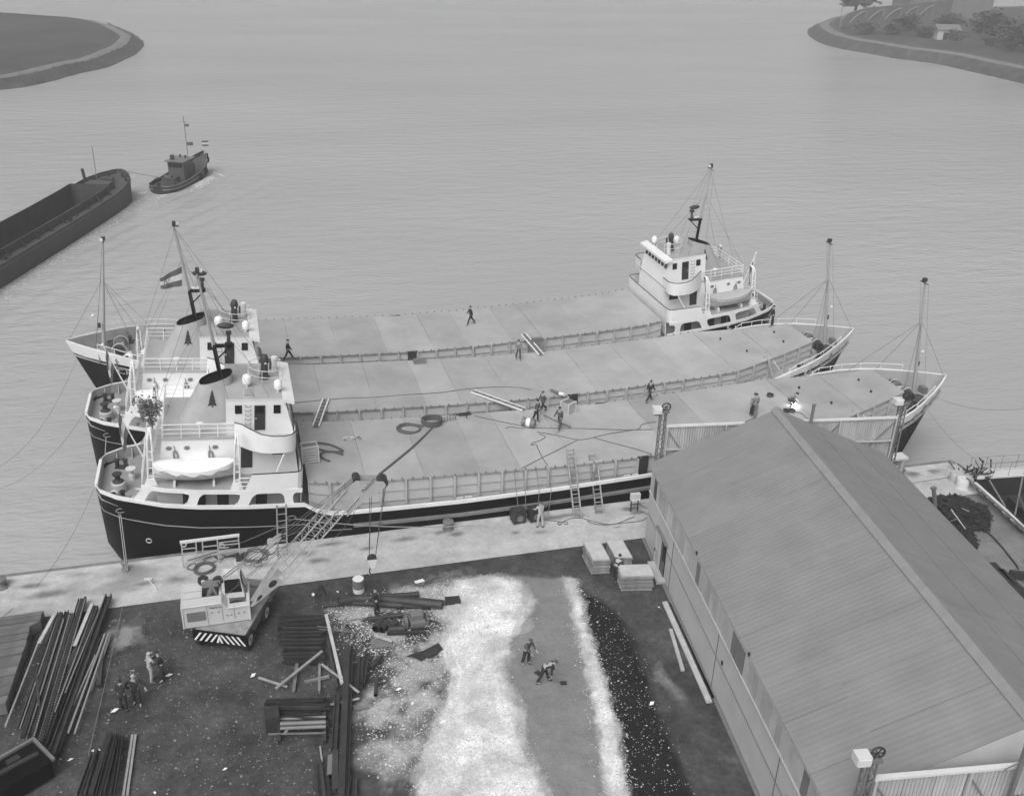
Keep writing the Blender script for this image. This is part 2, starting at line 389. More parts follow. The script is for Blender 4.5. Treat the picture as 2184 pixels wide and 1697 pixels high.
BASIN = [(45.15,46.2),(44.35,45.2),(43.7,39.8),(41.0,20.0),(60,15),(60,44.9)]
def cutb(x, y): return inpoly(x, y, BASIN)
grid_object('yard_ground', np.arange(-24, 45.3, .125), np.arange(17.5, 47.9, .125), ground_z, [gm], zones, cutb)
# ---- concrete apron along the quay edge
am = bpy.data.materials.new('quay_concrete'); am.use_nodes = True; n = am.node_tree; N, L = n.nodes, n.links; b = N['Principled BSDF']
b.inputs['Roughness'].default_value = .7; tc = N.new('ShaderNodeTexCoord'); at_ = N.new('ShaderNodeVertexColor'); at_.layer_name = 'zone'; sp = N.new('ShaderNodeSeparateColor'); L.new(at_.outputs[0], sp.inputs[0])
conc = mul(mul(tone(.45, .40, .58, 6), tone(5.0, .88, 1.1, 6)), tone(1.6, .82, 1.1, 5)); oil = mul(tone(1.5, .10, .17, 5), tone(9.0, .85, 1.15))
L.new(mixf(sp.outputs[0], conc, oil), b.inputs['Base Color'])
rr = N.new('ShaderNodeMapRange'); rr.inputs[3].default_value = .75; rr.inputs[4].default_value = .3; L.new(sp.outputs[0], rr.inputs[0]); L.new(rr.outputs[0], b.inputs['Roughness'])
SPOTS = [(675,1195,.7,.3),(655,1180,.5,.35),(560,1205,1.0,.3),(430,1190,.8,.4),(300,1245,1.6,.35),(380,1235,.9,.5),(120,1265,1.6,.35),(60,1250,1.0,.3),(860,1150,.9,.3),(780,1170,.6,.2),(700,1160,1.0,.25),(975,1138,.5,.25),(1185,1103,.9,.25),(1210,1098,.8,.22),(1240,1100,.35,.2),(1280,1092,.3,.22),(1340,1085,.7,.25),(1362,1092,.5,.2),(1290,1120,.35,.15),(1317,1124,.3,.1),(1100,1135,.35,.2),(1150,1135,.6,.2),(940,1135,.4,.2),(460,1255,.6,.3),(1950,1010,.9,.5),(1990,1005,.7,.4),(440,1155,1.2,.3),(560,1165,1.0,.3)]
def apron_zones(X, Y):
    s = np.zeros(X.shape); j = (vnoise(X, Y, 81, 4, .9)-.5)
    for u, v, a, c in SPOTS:
        p = at(u, v); s = np.maximum(s, np.clip(1.15-np.sqrt(((X-p.x)/a)**2+((Y-p.y)/c)**2)+j*1.5, 0, 1)*.85)
    s = np.maximum(s, np.clip((vnoise(X*.5, Y, 83, 5, .5)-.56)*3.2, 0, .5)*np.clip((6-X)/10, .3, 1))
    return np.clip(s, 0, 1), s, s, s
grid_object('quay_apron', np.arange(-24, 45.05, .125), np.arange(44.1, 47.92, .127), lambda X, Y: .012*(vnoise(X, Y, 85, 3, .4)-.5), [am], apron_zones, cutb)
mb = MB(); mb.box((0,48.05,-2.0),(90,.5,4.06)); wl = mb.build('quay_wall', mat('quay_wall_concrete', .20, .8, .4, 1.2, .3, 8)); wl['kind'] = 'structure'
mb = MB(); mb.box((10.4,47.78,.035),(68,.34,.10)); kb = mb.build('quay_kerb', mat('kerb_concrete', .50, .8, .18, 1.5, .2, 10)); kb['kind'] = 'structure'
mb = MB(); mb.poly([(-400,-60,-.2),(44,-60,-.2),(41,20,-.2),(43.6,39.8,-.2),(44.3,45.2,-.2),(44.3,47.8,-.2),(-400,47.8,-.2)]); gs = mb.build('ground', M['mid']); gs['kind'] = 'structure'
M['stonewall'] = mat('basin_wall_stone', .045, .85, .4, 1.5, .3, 8)

# ---- banks
def offset_line(pts, d):
    out = []
    for i, p in enumerate(pts):
        a, c = pts[max(i-1,0)], pts[min(i+1,len(pts)-1)]; t = Vector((c[0]-a[0], c[1]-a[1])).normalized(); out.append((p[0]-t.y*d, p[1]+t.x*d))
    return out
def bank(name, outline, rings, mats, far):
    pts = [tuple(p[:2]) for p in smooth_path([(p[0], p[1], 0) for p in outline], 8)]; mb = MB(); prev = None
    for d, z, m in rings:
        row = [(x+random.uniform(-.25,.25)*(d < 6), y+random.uniform(-.25,.25)*(d < 6), z) for x, y in offset_line(pts, d)]
        if prev:
            a = [mb.v(p) for p in prev]; c = [mb.v(p) for p in row]
            for i in range(len(a)-1): mb.face((a[i], a[i+1], c[i+1], c[i]), m)
        prev = row
    mb.poly(list(prev)+[(x, y, prev[-1][2]) for x, y in far], rings[-1][2])
    o = mb.build(name, mats); o['kind'] = 'structure'; return pts
M['grass'] = mat('field_grass', .050, .9, .35, .06, .4, 2.5, detail=8)
M['slope'] = mat('bank_grass', .065, .9, .4, .3, .5, 3)
M['path'] = mat('gravel_path', .17, .85, .2, .4)
LEFT = [(-260,120),(-110,196),(-70,213),(-46.6,227.1),(-40,234.9),(-33.6,250.4),(-28.9,259.5),(-25.5,276.1),(-23.8,286.4),(-23.4,305.6),(-25.3,316.8),(-29,330.2),(-34,345),(-50,366),(-110,392),(-300,420)]
bank('left_bank', LEFT, [(0,-2.6,0),(.6,-2.0,0),(3.6,-.4,0),(4.8,-.2,1),(6.4,-.2,1),(7.6,.3,0),(14,.9,2)], [M['slope'], M['path'], M['grass']], [(-420,420),(-420,120)])
RIGHT = [(240,60),(200,120),(192,170),(196.8,219.6),(197.6,234.9),(198.2,257.5),(193,269.6),(191.3,281.2),(189.3,292.1),(190.7,308.2),(198.6,329.4),(205.9,343.8),(213.9,355.5),(228.7,372.5),(247.8,389.1),(290,415),(500,470)]
bank('right_bank', RIGHT, [(0,-2.6,0),(-.5,-2.0,0),(-4.2,.6,0),(-5.2,.9,1),(-7.6,.9,1),(-9,1.3,0),(-18,2.4,2)], [M['slope'], M['path'], M['grass']], [(700,470),(700,60)])

# ---- air: pale haze over the whole reach
hz = MB(); hz.box((0, 1750, 14.6), (6200, 4700, 39.4)); ho = hz.build('haze', None or M['white']); ho.data.materials.clear()
hm = bpy.data.materials.new('haze_air'); hm.use_nodes = True; hn = hm.node_tree; hn.nodes.clear()
pv = hn.nodes.new('ShaderNodeVolumePrincipled'); po = hn.nodes.new('ShaderNodeOutputMaterial'); pv.inputs['Color'].default_value = (.97,.97,.97,1); pv.inputs['Density'].default_value = HAZE = .0008; pv.inputs['Anisotropy'].default_value = .2
hn.links.new(pv.outputs[0], po.inputs['Volume']); ho.data.materials.append(hm); ho['kind'] = 'stuff'
# ================================================================== THE THREE SISTER COASTERS
# ship co-ordinates: x towards the bow (stern -9.5, stem 46.9), y to port, z above the quay; root at (18.5, 0, water)
SHX = 18.5
def S(p): p = Vector(p); return Vector((p.x-SHX, p.y, p.z-ZW))
TL, PVX, PVZ = rad(4.9), 0.0, 3.0                       # the poop follows the sheer: house co-ordinates lean 4.9 degrees towards the bow
def H(p):
    p = Vector(p); du, dw = p.x-PVX, p.z-PVZ
    return S((PVX+du*math.cos(TL)+dw*math.sin(TL), p.y, PVZ-du*math.sin(TL)+dw*math.cos(TL)))
BR = [(-9.5,1.35),(-9.2,2.1),(-8.3,2.85),(-7.4,3.25),(-5.8,3.9),(-4,4.25),(-1.5,4.45),(2,4.5),(34,4.5),(37,4.48),(39.4,4.35),(41,3.95),(42.2,3.45),(43.4,2.75),(44.8,1.8),(46,.88),(46.9,.05)]
BWL = [(-9.5,.5),(-9,1.3),(-8,2.2),(-6.5,3.0),(-4,3.9),(0,4.4),(5,4.5),(30,4.5),(35,4.2),(39,3.0),(42,1.7),(44.5,.6),(46.9,.03)]
ZR = [(-9.5,3.51),(1.75,2.55),(2.4,2.1),(3.3,1.78),(4.5,1.68),(7,1.6),(11,1.5),(17,1.55),(22.5,1.72),(30,2.0),(36.5,2.35),(38.2,2.6),(39.4,3.02),(41,3.35),(43.4,3.75),(46.9,4.14)]
ZH = [(1.9,3.55),(3.5,3.33),(5.7,3.15),(11.5,2.9),(17,2.7),(22,2.66),(28.6,2.9),(32.3,3.08),(35.2,3.3),(39.4,3.75),(42.1,4.2)]
HW = [(1.9,3.7),(34.8,3.7),(42.1,1.75)]
def zB(x): return interp(ZR, x)-(.17 if x < 36.5 else lerp(.17, .95, min(1, (x-36.5)/9.5)))
def zD(x): return interp([(-9.5,2.85),(1.75,1.9),(2.5,1.3),(4.5,1.05),(11,.9),(22.5,1.1),(36,1.75),(38.5,2.1),(39.4,2.25),(43,2.75),(46.9,3.1)], x)
def zHt(x): return interp(ZH, x)
def xe(z): return 44.5+(z+2.2)*.379
def xrow(xr, ztop, z):                                  # slide a station so that stem and stern keep their rake
    t = (xr+9.5)/56.4; xs_ = -9.5 if z > -1.2 else -9.5+(-1.2-z)*.5
    return xs_+t*(xe(z)-xs_)
def hull_pt(xr, k, sg, rows=7):                         # k 0 (top of black) .. 1 (below water)
    zt = zB(xr); z = lerp(zt, -3.4, k); s_ = max(0, (z+2.2)/(zt+2.2)); bR, bW = interp(BR, xr), interp(BWL, xr)
    y = bW+(bR-bW)*(s_**1.25) if s_ > 0 else bW*(1+ .15*(z+2.2))
    return Vector((xrow(xr, zt, z), sg*y, z))
XS = [-9.5,-9.35,-9.2,-8.8,-8.3,-7.4,-6.6,-5.8,-4.9,-4,-2.7,-1.5,0,1.75,2.1,2.4,2.85,3.3,3.9,4.5,7,11,14,17,20,22.5,26,30,33,35,36.5,37.4,38.2,38.8,39.4,40.2,41,41.6,42.2,42.8,43.4,44.1,44.8,45.4,46,46.5,46.9]

def build_ship(name_text):
    root = thing('coaster_ship', '', 'ship', (0,0,ZW))
    P = lambda mb, nm, mt, par=None, sm=False: mb.build(nm, mt, par or root, sm)
    # hull
    mb = MB(S); K = [0,.12,.28,.45,.62,.8,1]
    rows = [[hull_pt(x, k, -1) for k in K]+[hull_pt(x, k, 1) for k in K[::-1]] for x in XS]
    mb.grid(rows); mb.poly(rows[0][::-1]); hull = P(mb, 'hull', M['black'], None, True)
    # white sheer strake and bow bulwark
    for sg in (-1, 1):
        mb = MB(S); rows = []
        for x in XS:
            z1, z0, bR = interp(ZR, x), zB(x), interp(BR, x); a = hull_pt(x, 0, sg); zi = zD(x)-.02; sl_ = (a-Vector((xrow(x, 0, z1), sg*(bR+.02), z1)))/(z1-z0) if x > 37 else Vector((0,0,-1))
            top = Vector((xrow(x, 0, z1), sg*(bR+.02), z1)); inn = top+Vector((-.02, -sg*min(.13, bR*.8), 0))
            rows.append([a+Vector((0, sg*.012, 0)), top, top+Vector((0,0,.05)), inn+Vector((0,0,.05)), inn, inn+sl_*(z1-zi)])
        ids = [[mb.v(p) for p in r] for r in rows]
        for i in range(len(ids)-1):
            for j in range(5):
                q = (ids[i][j], ids[i+1][j], ids[i+1][j+1], ids[i][j+1]); mb.face(q if sg < 0 else q[::-1], 1 if j == 4 else 0)
        if sg < 0:
            pass
        P(mb, 'bulwark', [M['white'], M['mid'] if False else M['deck']])
    mb = MB(S); z1 = interp(ZR, -9.5)                    # transom rail
    mb.box((-9.45, 0, z1-.07), (.16, 2.76, .24)); P(mb, 'transom_rail', M['white'])
    mb = MB(S); mb.box((-9.36, 0, 3.05), (.04, 2.6, .75)); P(mb, 'transom_plate', M['deck'])
    for sg in (-1, 1):                                   # bulwark brackets inside stern and bow
        mb = MB(S)
        for x in (-8.7,-7.9,-7.0,39.8,41.0,42.2,43.4,44.6):
            b_ = interp(BR, x)-.12; z0, z1 = zD(x), interp(ZR, x); mb.extr([(x-.02,sg*b_,z0),(x-.02,sg*(b_-.35),z0),(x-.02,sg*b_,z1-.1)], (.05,0,0))
        P(mb, 'bulwark_bracket', M['deck'])['kind'] = 'stuff'
    # decks
    for nm, a, c in (('poop_deck',-9.5,2.0),('side_deck',2.0,37.6),('foredeck',37.6,46.6)):
        mb = MB(S); xs_ = [x for x in XS if a <= x <= c]; xs_ = sorted(set([a, c]+xs_))
        mb.grid([[(x, -interp(BR, x)+.1 if interp(BR,x) > .2 else 0, zD(x)), (x, 0, zD(x)+.03), (x, max(0, interp(BR, x)-.1), zD(x))] for x in xs_]); P(mb, nm, M['deck'])
    mb = MB(S); mb.poly([(2.0,-4.4,zD(2)),(2.0,4.4,zD(2)),(2.0,4.4,zD(2)-.8),(2.0,-4.4,zD(2)-.8)]); P(mb, 'poop_front', M['lgrey'])
    # rubbing strakes
    for sg in (-1, 1):
        mb = MB(S); pts = [hull_pt(x, 0, sg)+Vector((0,0,-.72)) for x in XS if 4.5 <= x <= 36]
        mb.grid([[p+Vector((0,0,.1)), p+Vector((0,sg*.17,.08)), p+Vector((0,sg*.17,-.08)), p+Vector((0,0,-.12))] for p in pts]); P(mb, 'rubbing_strake', M['mid'])
        mb = MB(S); pts = [hull_pt(x, .2, sg)+Vector((0,sg*.01,0)) for x in XS if x <= 4.5]; mb.tube(pts, .035, 4); P(mb, 'stern_fender_bar', M['mid'])
        for x in (-6.9,-5.0,-2.9):                       # scuttles with pale rims low in the stern
            c = hull_pt(x, .40, sg); mb = MB(S); nrm = Vector((-.18, sg, -.15)).normalized()
            a = nrm.cross(Vector((0,0,1))).normalized(); u = a.cross(nrm)
            mb.tube([c+nrm*.03+(a*math.cos(t)+u*math.sin(t))*.15 for t in [2*math.pi*i/14 for i in range(14)]], .03, 5, True); ph = P(mb, 'scuttle', M['offwhite'])
            mb = MB(S); ii = [mb.v(c+nrm*.015+(a*math.cos(t)+u*math.sin(t))*.14) for t in [2*math.pi*i/14 for i in range(14)]]; mb.face(ii); P(mb, 'pane', M['glass'], ph)
        for x in (-8.2, 1.0, 43.6):                      # mooring pipes
            c = hull_pt(x, .10 if x < 40 else 0, sg)+Vector((0, sg*.02, -.1 if x < 40 else .35)); mb = MB(S)
            mb.tube([c+Vector((math.cos(t)*.24, sg*.0, math.sin(t)*.13)) for t in [2*math.pi*i/12 for i in range(12)]], .04, 5, True); P(mb, 'mooring_pipe', M['mid'])
    # hatch coaming with its three strakes and the stiffeners
    for sg in (-1, 1):
        mb = MB(S); xs_ = sorted(set([1.9,34.8,42.1]+[x for x in XS if 1.9 < x < 42.1]))
        rows = []
        for x in xs_:
            h_, z0, z1 = interp(HW, x), zD(x)-.1, zHt(x)-.03
            rows.append([(x, sg*(h_+o), lerp(z0, z1, t)) for t, o in ((0,.10),(.33,.0),(.34,.09),(.63,.0),(.64,.09),(.93,.0),(.94,.08),(1,.08))])
        mb.grid(rows if sg > 0 else [r[::-1] for r in rows]); P(mb, 'hatch_coaming', M['coam'])
        x = 3.1
        base = None
        while x < 41.5:
            h_, z0, z1 = interp(HW, x), zD(x)-.05, zHt(x)-.06; sk_ = 0 if x < 34.8 else -(1.95/7.3)
            mb = MB(S); mb.box((x, sg*(h_+.15), (z0+z1)/2), (.13, .16, z1-z0)); P(mb, 'stiffener', M['coam']); x += 1.45
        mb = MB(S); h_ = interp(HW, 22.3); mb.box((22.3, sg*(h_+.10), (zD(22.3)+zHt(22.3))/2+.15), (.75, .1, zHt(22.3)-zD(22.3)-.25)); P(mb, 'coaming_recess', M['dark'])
        for x0 in (10.6, 21.2):
            mb = MB(S)
            for dx in (0,.55): mb.beam((x0+dx,sg*4.1,zD(x0)+.05),(x0+dx,sg*4.1,zD(x0)+.55),.09); mb.beam((x0+dx-.2,sg*4.1,zD(x0)+.55),(x0+dx+.2,sg*4.1,zD(x0)+.55),.09)
            P(mb, 'mooring_bitts', M['offwhite'])
    mb = MB(S); mb.poly([(42.1,-1.75,zD(42)-.1),(42.1,1.75,zD(42)-.1),(42.1,1.75,4.17),(42.1,-1.75,4.17)]); mb.poly([(1.95,-3.7,1.2),(1.95,-3.7,3.5),(1.95,3.7,3.5),(1.95,3.7,1.2)]); P(mb, 'coaming_end', M['coam'])
    # hatch cover: steel pontoons
    cuts = [1.9,5.2,8.6,12.0,14.4,17.9,20.6,24.2,27.8,31.3,34.8,38.4,42.1]
    for i, (a, c) in enumerate(zip(cuts, cuts[1:])):
        xs_ = sorted(set([a+.006, c-.006]+[x for x, _ in ZH if a < x < c])); mb = MB(S); dz = (i % 3)*.006
        mb.grid([[(x, -interp(HW,x)-.14, zHt(x)-.07), (x, -interp(HW,x)-.14, zHt(x)+dz), (x, -interp(HW,x)*.5, zHt(x)+dz+.015), (x, 0, zHt(x)+dz+.03), (x, interp(HW,x)*.5, zHt(x)+dz+.015), (x, interp(HW,x)+.14, zHt(x)+dz), (x, interp(HW,x)+.14, zHt(x)-.07)] for x in xs_])
        P(mb, 'hatch_cover', M['hatch'])
    for sg in (-1, 1):                                   # cleats along the cover edge
        mb = MB(S); x = 2.3
        while x < 34.6: mb.box((x, sg*3.86, zHt(x)+.01), (.06, .10, .14)); x += .62
        o = P(mb, 'cover_cleats', M['mid']); o['kind'] = 'stuff'
    for x, y in ((37,-1.2),(36.2,1.6),(40.2,-.9),(40.4,.9)): mb = MB(S); mb.box((x, y, zHt(x)+.08), (.09,.13,.2)); P(mb, 'lifting_lug', M['dark'])
    # ------------------------------------------------ poop house
    bd = 3.64                                            # boat deck level
    us = [-6.97,-6.3,-5.8,-4.9,-4,-2.7,-1.5,0,1.5]
    mb = MB(H); pl = [(u, -interp(BR,u)+.03) for u in us]+[(u, interp(BR,u)-.03) for u in us[::-1]]; mb.prism(pl, bd-.1, bd+.03, 0); P(mb, 'boat_deck', M['deck'])
    for sg in (-1, 1):
        mb = MB(H); Y = lambda u: sg*(interp(BR, u)-.0); th = -sg*.07
        ub = [-6.97,-6.3,-5.8,-4.9,-4,-2.7,-1.5,0,1.5]
        for a, c in zip(ub, ub[1:]): mb.extr([(a,Y(a),3.47),(c,Y(c),3.47),(c,Y(c),bd+.07),(a,Y(a),bd+.07)], (0,th,0))
        w0 = 2.55
        for b0, b1, t0, t1 in ((-7.5,-6.9,-6.97,-6.5),(-4.72,-4.18,-4.42,-3.9),(-2.08,-1.48,-1.76,-1.1),(.62,1.03,.48,.98)):
            mb.extr([(b0,Y(b0),w0),(b1,Y(b1),w0),(t1,Y(t1),3.48),(t0,Y(t0),3.48)], (0,th*.96,0))
            for s0, tt, bb in ((1, t1, b1), (-1, t0, b0)):
                mb.extr([(tt-.03*s0,Y(tt),3.49),(tt+.30*s0,Y(tt),3.49),(tt+.10*s0,Y(tt),3.43),(tt+.0*s0+(bb-tt)*.25,Y(tt),3.26)], (0,th*.92,0))
                mb.extr([(bb-.03*s0,Y(bb),2.68),(bb+.24*s0,Y(bb),2.68),(bb+.07*s0+(tt-bb)*.1,Y(bb),2.76),(bb+(tt-bb)*.3,Y(bb),2.92)], (0,th*.92,0))
        P(mb, 'side_screen', M['white'])
    mb = MB(H); mb.box((-2.38,0,2.7),(7.6,6.6,1.72)); lh = P(mb, 'lower_house', M['lgrey'])
    for sg in (-1, 1):
        for a, c in ((-4.85,-4.25),(-4.15,-3.65),(-3.04,-2.43),(-.95,-.34)):
            mb = MB(H); mb.box(((a+c)/2, sg*3.315, 2.72),(c-a,.05,1.35)); d_ = P(mb, 'door', M['dark'], lh)
    mb = MB(H); mb.box((-6.2,.9,2.7),(.05,.65,1.35)); P(mb, 'door', M['dark'], lh)
    # front of the poop: full width screen with the boat deck bulwark
    mb = MB(H); fu = 1.5
    mb.box((fu, 0, 3.55),(.08, 7.5, 2.3))
    ring = []
    for sg in (-1, 1):
        pts = [(fu+.04, sg*3.7), (fu+.04, sg*4.05), (fu-.05, sg*4.3), (fu-.25, sg*4.44), (.6, sg*4.47), (-1.2, sg*4.45)]
        top = [4.72]*5+[4.66]; bot = [3.55]*5+[3.58]; pts.append((-1.55, sg*4.43)); top.append(3.75); bot.append(3.58)
        o_ = [(p[0], p[1], w) for p, w in zip(pts, bot)]; t_ = [(p[0], p[1], w) for p, w in zip(pts, top)]
        i_ = [(p[0]-.07*(k < 3), p[1]-sg*.07*(k > 1), w) for k, (p, w) in enumerate(zip(pts, top))]; ib = [(q[0], q[1], 3.6) for q in i_]
        mb.grid([o_, t_, i_, ib])
    P(mb, 'front_screen', M['white'])
    mb = MB(H); 
    for sg in (-1,1): mb.tube([(fu-.0, sg*3.6, 4.75),(fu-.02,sg*4.05,4.75),(fu-.09,sg*4.27,4.75),(fu-.27,sg*4.4,4.75),(.6,sg*4.44,4.74),(-1.2,sg*4.42,4.69)], .035, 5)
    mb.tube([(fu,-3.6,4.74),(fu,3.6,4.74)], .035, 5); P(mb, 'bulwark_rim', M['dark'])
    # upper house
    mb = MB(H); a0, a1, f0, f1, yb = -6.12, -5.86, 1.42, 1.12, 2.55
    w0, w1 = bd+.03, 6.0
    c8 = [mb.v(*p) for p in ((a0,-yb,w0),(f0,-yb,w0),(f0,yb,w0),(a0,yb,w0),(a1,-yb,w1),(f1,-yb,w1),(f1,yb,w1),(a1,yb,w1))]
    for q in ((0,1,5,4),(1,2,6,5),(2,3,7,6),(3,0,4,7),(4,5,6,7)): mb.face([c8[i] for i in q])
    uh = P(mb, 'upper_house', M['white'])
    for sg in (-1, 1):
        for u in (-5.52,-4.58,-3.1):
            mb = MB(H); mb.tube([(u+.16*math.cos(t), sg*(yb+.01), 5.44+.13*math.sin(t)) for t in [2*math.pi*i/14 for i in range(14)]], .022, 5, True); pr_ = P(mb, 'porthole', M['lgrey'], uh)
            mb = MB(H); mb.face([mb.v(u+.15*math.cos(t), sg*(yb+.012), 5.44+.12*math.sin(t)) for t in [2*math.pi*i/14 for i in range(14)]])
            o = mb.build('pane', M['mid'], uh)
        mb = MB(H); mb.box((-1.43, sg*(yb+.01), 4.85),(.62,.05,1.5)); d_ = P(mb, 'door', M['dark'], uh)
        mb = MB(H); mb.box((.32, sg*(yb+.01), 5.12),(.75,.05,.5)); P(mb, 'window', M['glass'], uh)
        for u, v0 in ((-5.22,5.0),(-3.38,4.95)):         # falls coiled and hung on the wall
            mb = MB(H); lp = [(u+.02*math.sin(8*t)+.17*math.sin(t)*(.6+.4*math.cos(t/2)), sg*(yb+.07), v0-.02-.33*math.cos(t)) for t in [2*math.pi*i/20 for i in range(20)]]
            mb.tube(lp, .045, 5, True); mb.tube([(u, sg*(yb+.06), v0+.3),(u-.03, sg*(yb+.06), v0+.62)], .02, 4); P(mb, 'rope_loop', M['mid'])
    # bridge deck
    mb = MB(H); mb.prism([(-5.9,-2.62),(1.15,-2.62),(1.15,2.62),(-5.9,2.62)], 5.985, 6.06); P(mb, 'bridge_deck', M['hatch'])
    WV = [(-2.05,2.6),(-1.7,2.95),(-1.25,3.4),(-.7,3.8),(-.1,3.98),(.55,4.02),(.95,3.9),(1.16,3.6),(1.2,3.1),(1.2,2.4)]
    for sg in (-1, 1):
        tp = [6.92,6.98,6.9,6.77,6.72,6.74,6.78,6.8,6.8,6.8]; bt = [5.62,5.6,5.62,5.66,5.7,5.74,5.76,5.78,5.8,5.8]
        mb = MB(H); o_ = [(p[0],sg*p[1],w) for p, w in zip(WV, bt)]; t_ = [(p[0],sg*p[1],w) for p, w in zip(WV, tp)]; i_ = [(p[0]-.03,sg*(p[1]-.07),w) for p, w in zip(WV, tp)]; b_ = [(p[0]-.03,sg*(p[1]-.07),w) for p, w in zip(WV, bt)]
        mb.grid([o_, t_, i_, b_, o_]); P(mb, 'wing_bulwark', M['white'], None, True)
        mb = MB(H); mb.tube([(p[0]-.015,sg*(p[1]-.035),w+.02) for p, w in zip(WV, tp)], .035, 5); P(mb, 'bulwark_rim', M['dark'])
        mb = MB(H); mb.prism([(p[0],sg*(p[1]-.05)) for p in WV]+[(-2.05,sg*2.4)], 5.95, 6.05); P(mb, 'bridge_wing', M['deck'])
        mb = MB(H); mb.tube([(.55,sg*3.9,5.7),(.1,sg*4.25,4.68)], .035, 6); P(mb, 'wing_strut', M['white'])
    # wheelhouse
    mb = MB(H); w0, w1, yb2, uA = 6.06, 8.25, 2.4, -2.5
    c8 = [mb.v(*p) for p in ((uA,-yb2,w0),(1.15,-yb2,w0),(1.15,yb2,w0),(uA,yb2,w0),(uA,-yb2,w1),(.6,-yb2,w1),(.6,yb2,w1),(uA,yb2,w1))]
    for q in ((0,1,5,4),(1,2,6,5),(2,3,7,6),(3,0,4,7)): mb.face([c8[i] for i in q])
    mb.prism([(uA-.02,-yb2-.03),(.62,-yb2-.03),(.62,yb2+.03),(uA-.02,yb2+.03)], 8.21, 8.27, 0, 1); wh = P(mb, 'wheelhouse', [M['white'], M['hatch']])
    for sg in (-1, 1):
        for a, c, d0, d1 in ((-2.04,-1.67,7.4,7.9),(.02,.40,7.38,7.88)):
            mb = MB(H); mb.box(((a+c)/2, sg*(yb2+.008), (d0+d1)/2),(c-a,.05,d1-d0)); P(mb, 'window', M['glass'], wh)
        mb = MB(H); mb.box((-.72, sg*(yb2+.01), 7.13),(.58,.06,1.5)); d_ = P(mb, 'door', M['dark'], wh); mb = MB(H); mb.box((-.72,sg*(yb2+.04),7.62),(.42,.02,.42)); P(mb, 'door_window', M['glass'], d_); mb = MB(H); mb.box((-.93,sg*(yb2+.06),7.1),(.1,.04,.03)); P(mb, 'handle', M['offwhite'], d_)
        mb = MB(H)
        for i in range(6): w_ = 6.5+i*.27; mb.tube([(-1.5,sg*(yb2+.0),w_+.06),(-1.5,sg*(yb2+.1),w_),(-1.2,sg*(yb2+.1),w_),(-1.2,sg*yb2,w_+.06)], .02, 4)
        P(mb, 'ladder_rungs', M['mid'])
    for i in range(7):
        y = -1.95+i*.65; mb = MB(H); fx = lambda w: 1.15-(w-6.06)*(.55/2.19)+.012
        mb.extr([(fx(7.42),y-.2,7.42),(fx(7.42),y+.2,7.42),(fx(7.92),y+.2,7.92),(fx(7.92),y-.2,7.92)], (.03,0,0)); P(mb, 'window', M['glass'], wh)
    mb = MB(H); mb.extr([(.50,-2.66,8.33),(1.12,-2.66,8.22),(1.12,-2.66,8.02),(.50,-2.66,8.16)], (0,5.32,0)); P(mb, 'visor', M['white'], wh)
    # on the wheelhouse top: magnetic compass with its ring, covered lamps, grating
    cu, cy_ = -.35, .35
    mb = MB(H); mb.lathe([(.30,0),(.30,.14),(.22,.2),(.19,.95),(.24,1.0),(.24,1.2),(.17,1.42),(.12,1.46)], (cu,cy_,8.27), 10); mb.box((cu+.33,cy_-.1,9.1),(.12,.12,.45)); bn = P(mb, 'compass_binnacle', M['dark'], None, True)
    mb = MB(H); mb.ball((cu+.05,cy_-.24,9.28), .07); P(mb, 'compass_sphere', M['lgrey'], bn)
    mb = MB(H)
    for w in (8.72, 9.12): mb.tube([(cu+.15+1.05*math.cos(t), cy_+1.0*math.sin(t), w) for t in [2*math.pi*i/26 for i in range(3, 26)]], .022, 5)
    for t in (.8,2.0,3.2,4.4,5.6): mb.tube([(cu+.15+1.05*math.cos(t), cy_+1.0*math.sin(t), 8.27),(cu+.15+1.05*math.cos(t), cy_+1.0*math.sin(t), 9.12)], .018, 4)
    P(mb, 'compass_rail', M['offwhite'])
    for u, y, r in ((.3,-1.5,.24),(-1.35,-.75,.28)):
        mb = MB(H); mb.lathe([(.07,0),(.07,.12),(r*.8,.2),(r,.42),(r*.9,.62),(r*.4,.74)], (u,y,8.27), 9); P(mb, 'covered_lamp', M['canvas'], None, True)
    mb = MB(H); mb.lathe([(.17,0),(.17,.75),(.2,.78),(.2,.95),(.1,1.0)], (.25,1.25,8.27), 10); P(mb, 'radar_housing', M['offwhite'])
    mb = MB(H)
    for i in range(5): mb.box((-1.5+i*.1,-1.55,8.32),(.06,.9,.04))
    P(mb, 'grating', M['lgrey'])
    # rails round the bridge deck
    mb = MB(H)
    for w in (6.34,6.6,6.88): mb.tube([(-2.0,-2.56,w),(-5.82,-2.56,w),(-5.86,2.56,w),(-2.0,2.56,w)], .022 if w < 6.8 else .032, 5)
    for u in (-2.05,-2.95,-3.9,-4.85,-5.82):
        for sg in (-1, 1): mb.tube([(u,sg*2.56,6.05),(u,sg*2.56,6.88)], .025, 4)
    for y in (-1.3,0,1.3): mb.tube([(-5.85,y,6.05),(-5.85,y,6.88)], .025, 4)
    P(mb, 'bridge_deck_rail', M['white'])
    for vx, vy in ((-3.9,-2.1),(-3.6,2.0)): mb = MB(H); mb.lathe([(.06,0),(.06,.55),(.2,.6),(.2,.66),(.08,.7)], (vx,vy,6.06), 10); P(mb, 'mushroom_vent', M['white'])
    mb = MB(H)
    for sg in (-1, 1):                                   # rail at the gap in the boat deck bulwark, aft rails
        for w in (3.95,4.2,4.45): mb.tube([(-1.9,sg*4.38,w),(-1.4,sg*4.4,w)], .022, 4)
        mb.tube([(-1.9,sg*4.38,3.66),(-1.9,sg*4.38,4.47),(-1.3,sg*4.4,4.47)], .025, 4)
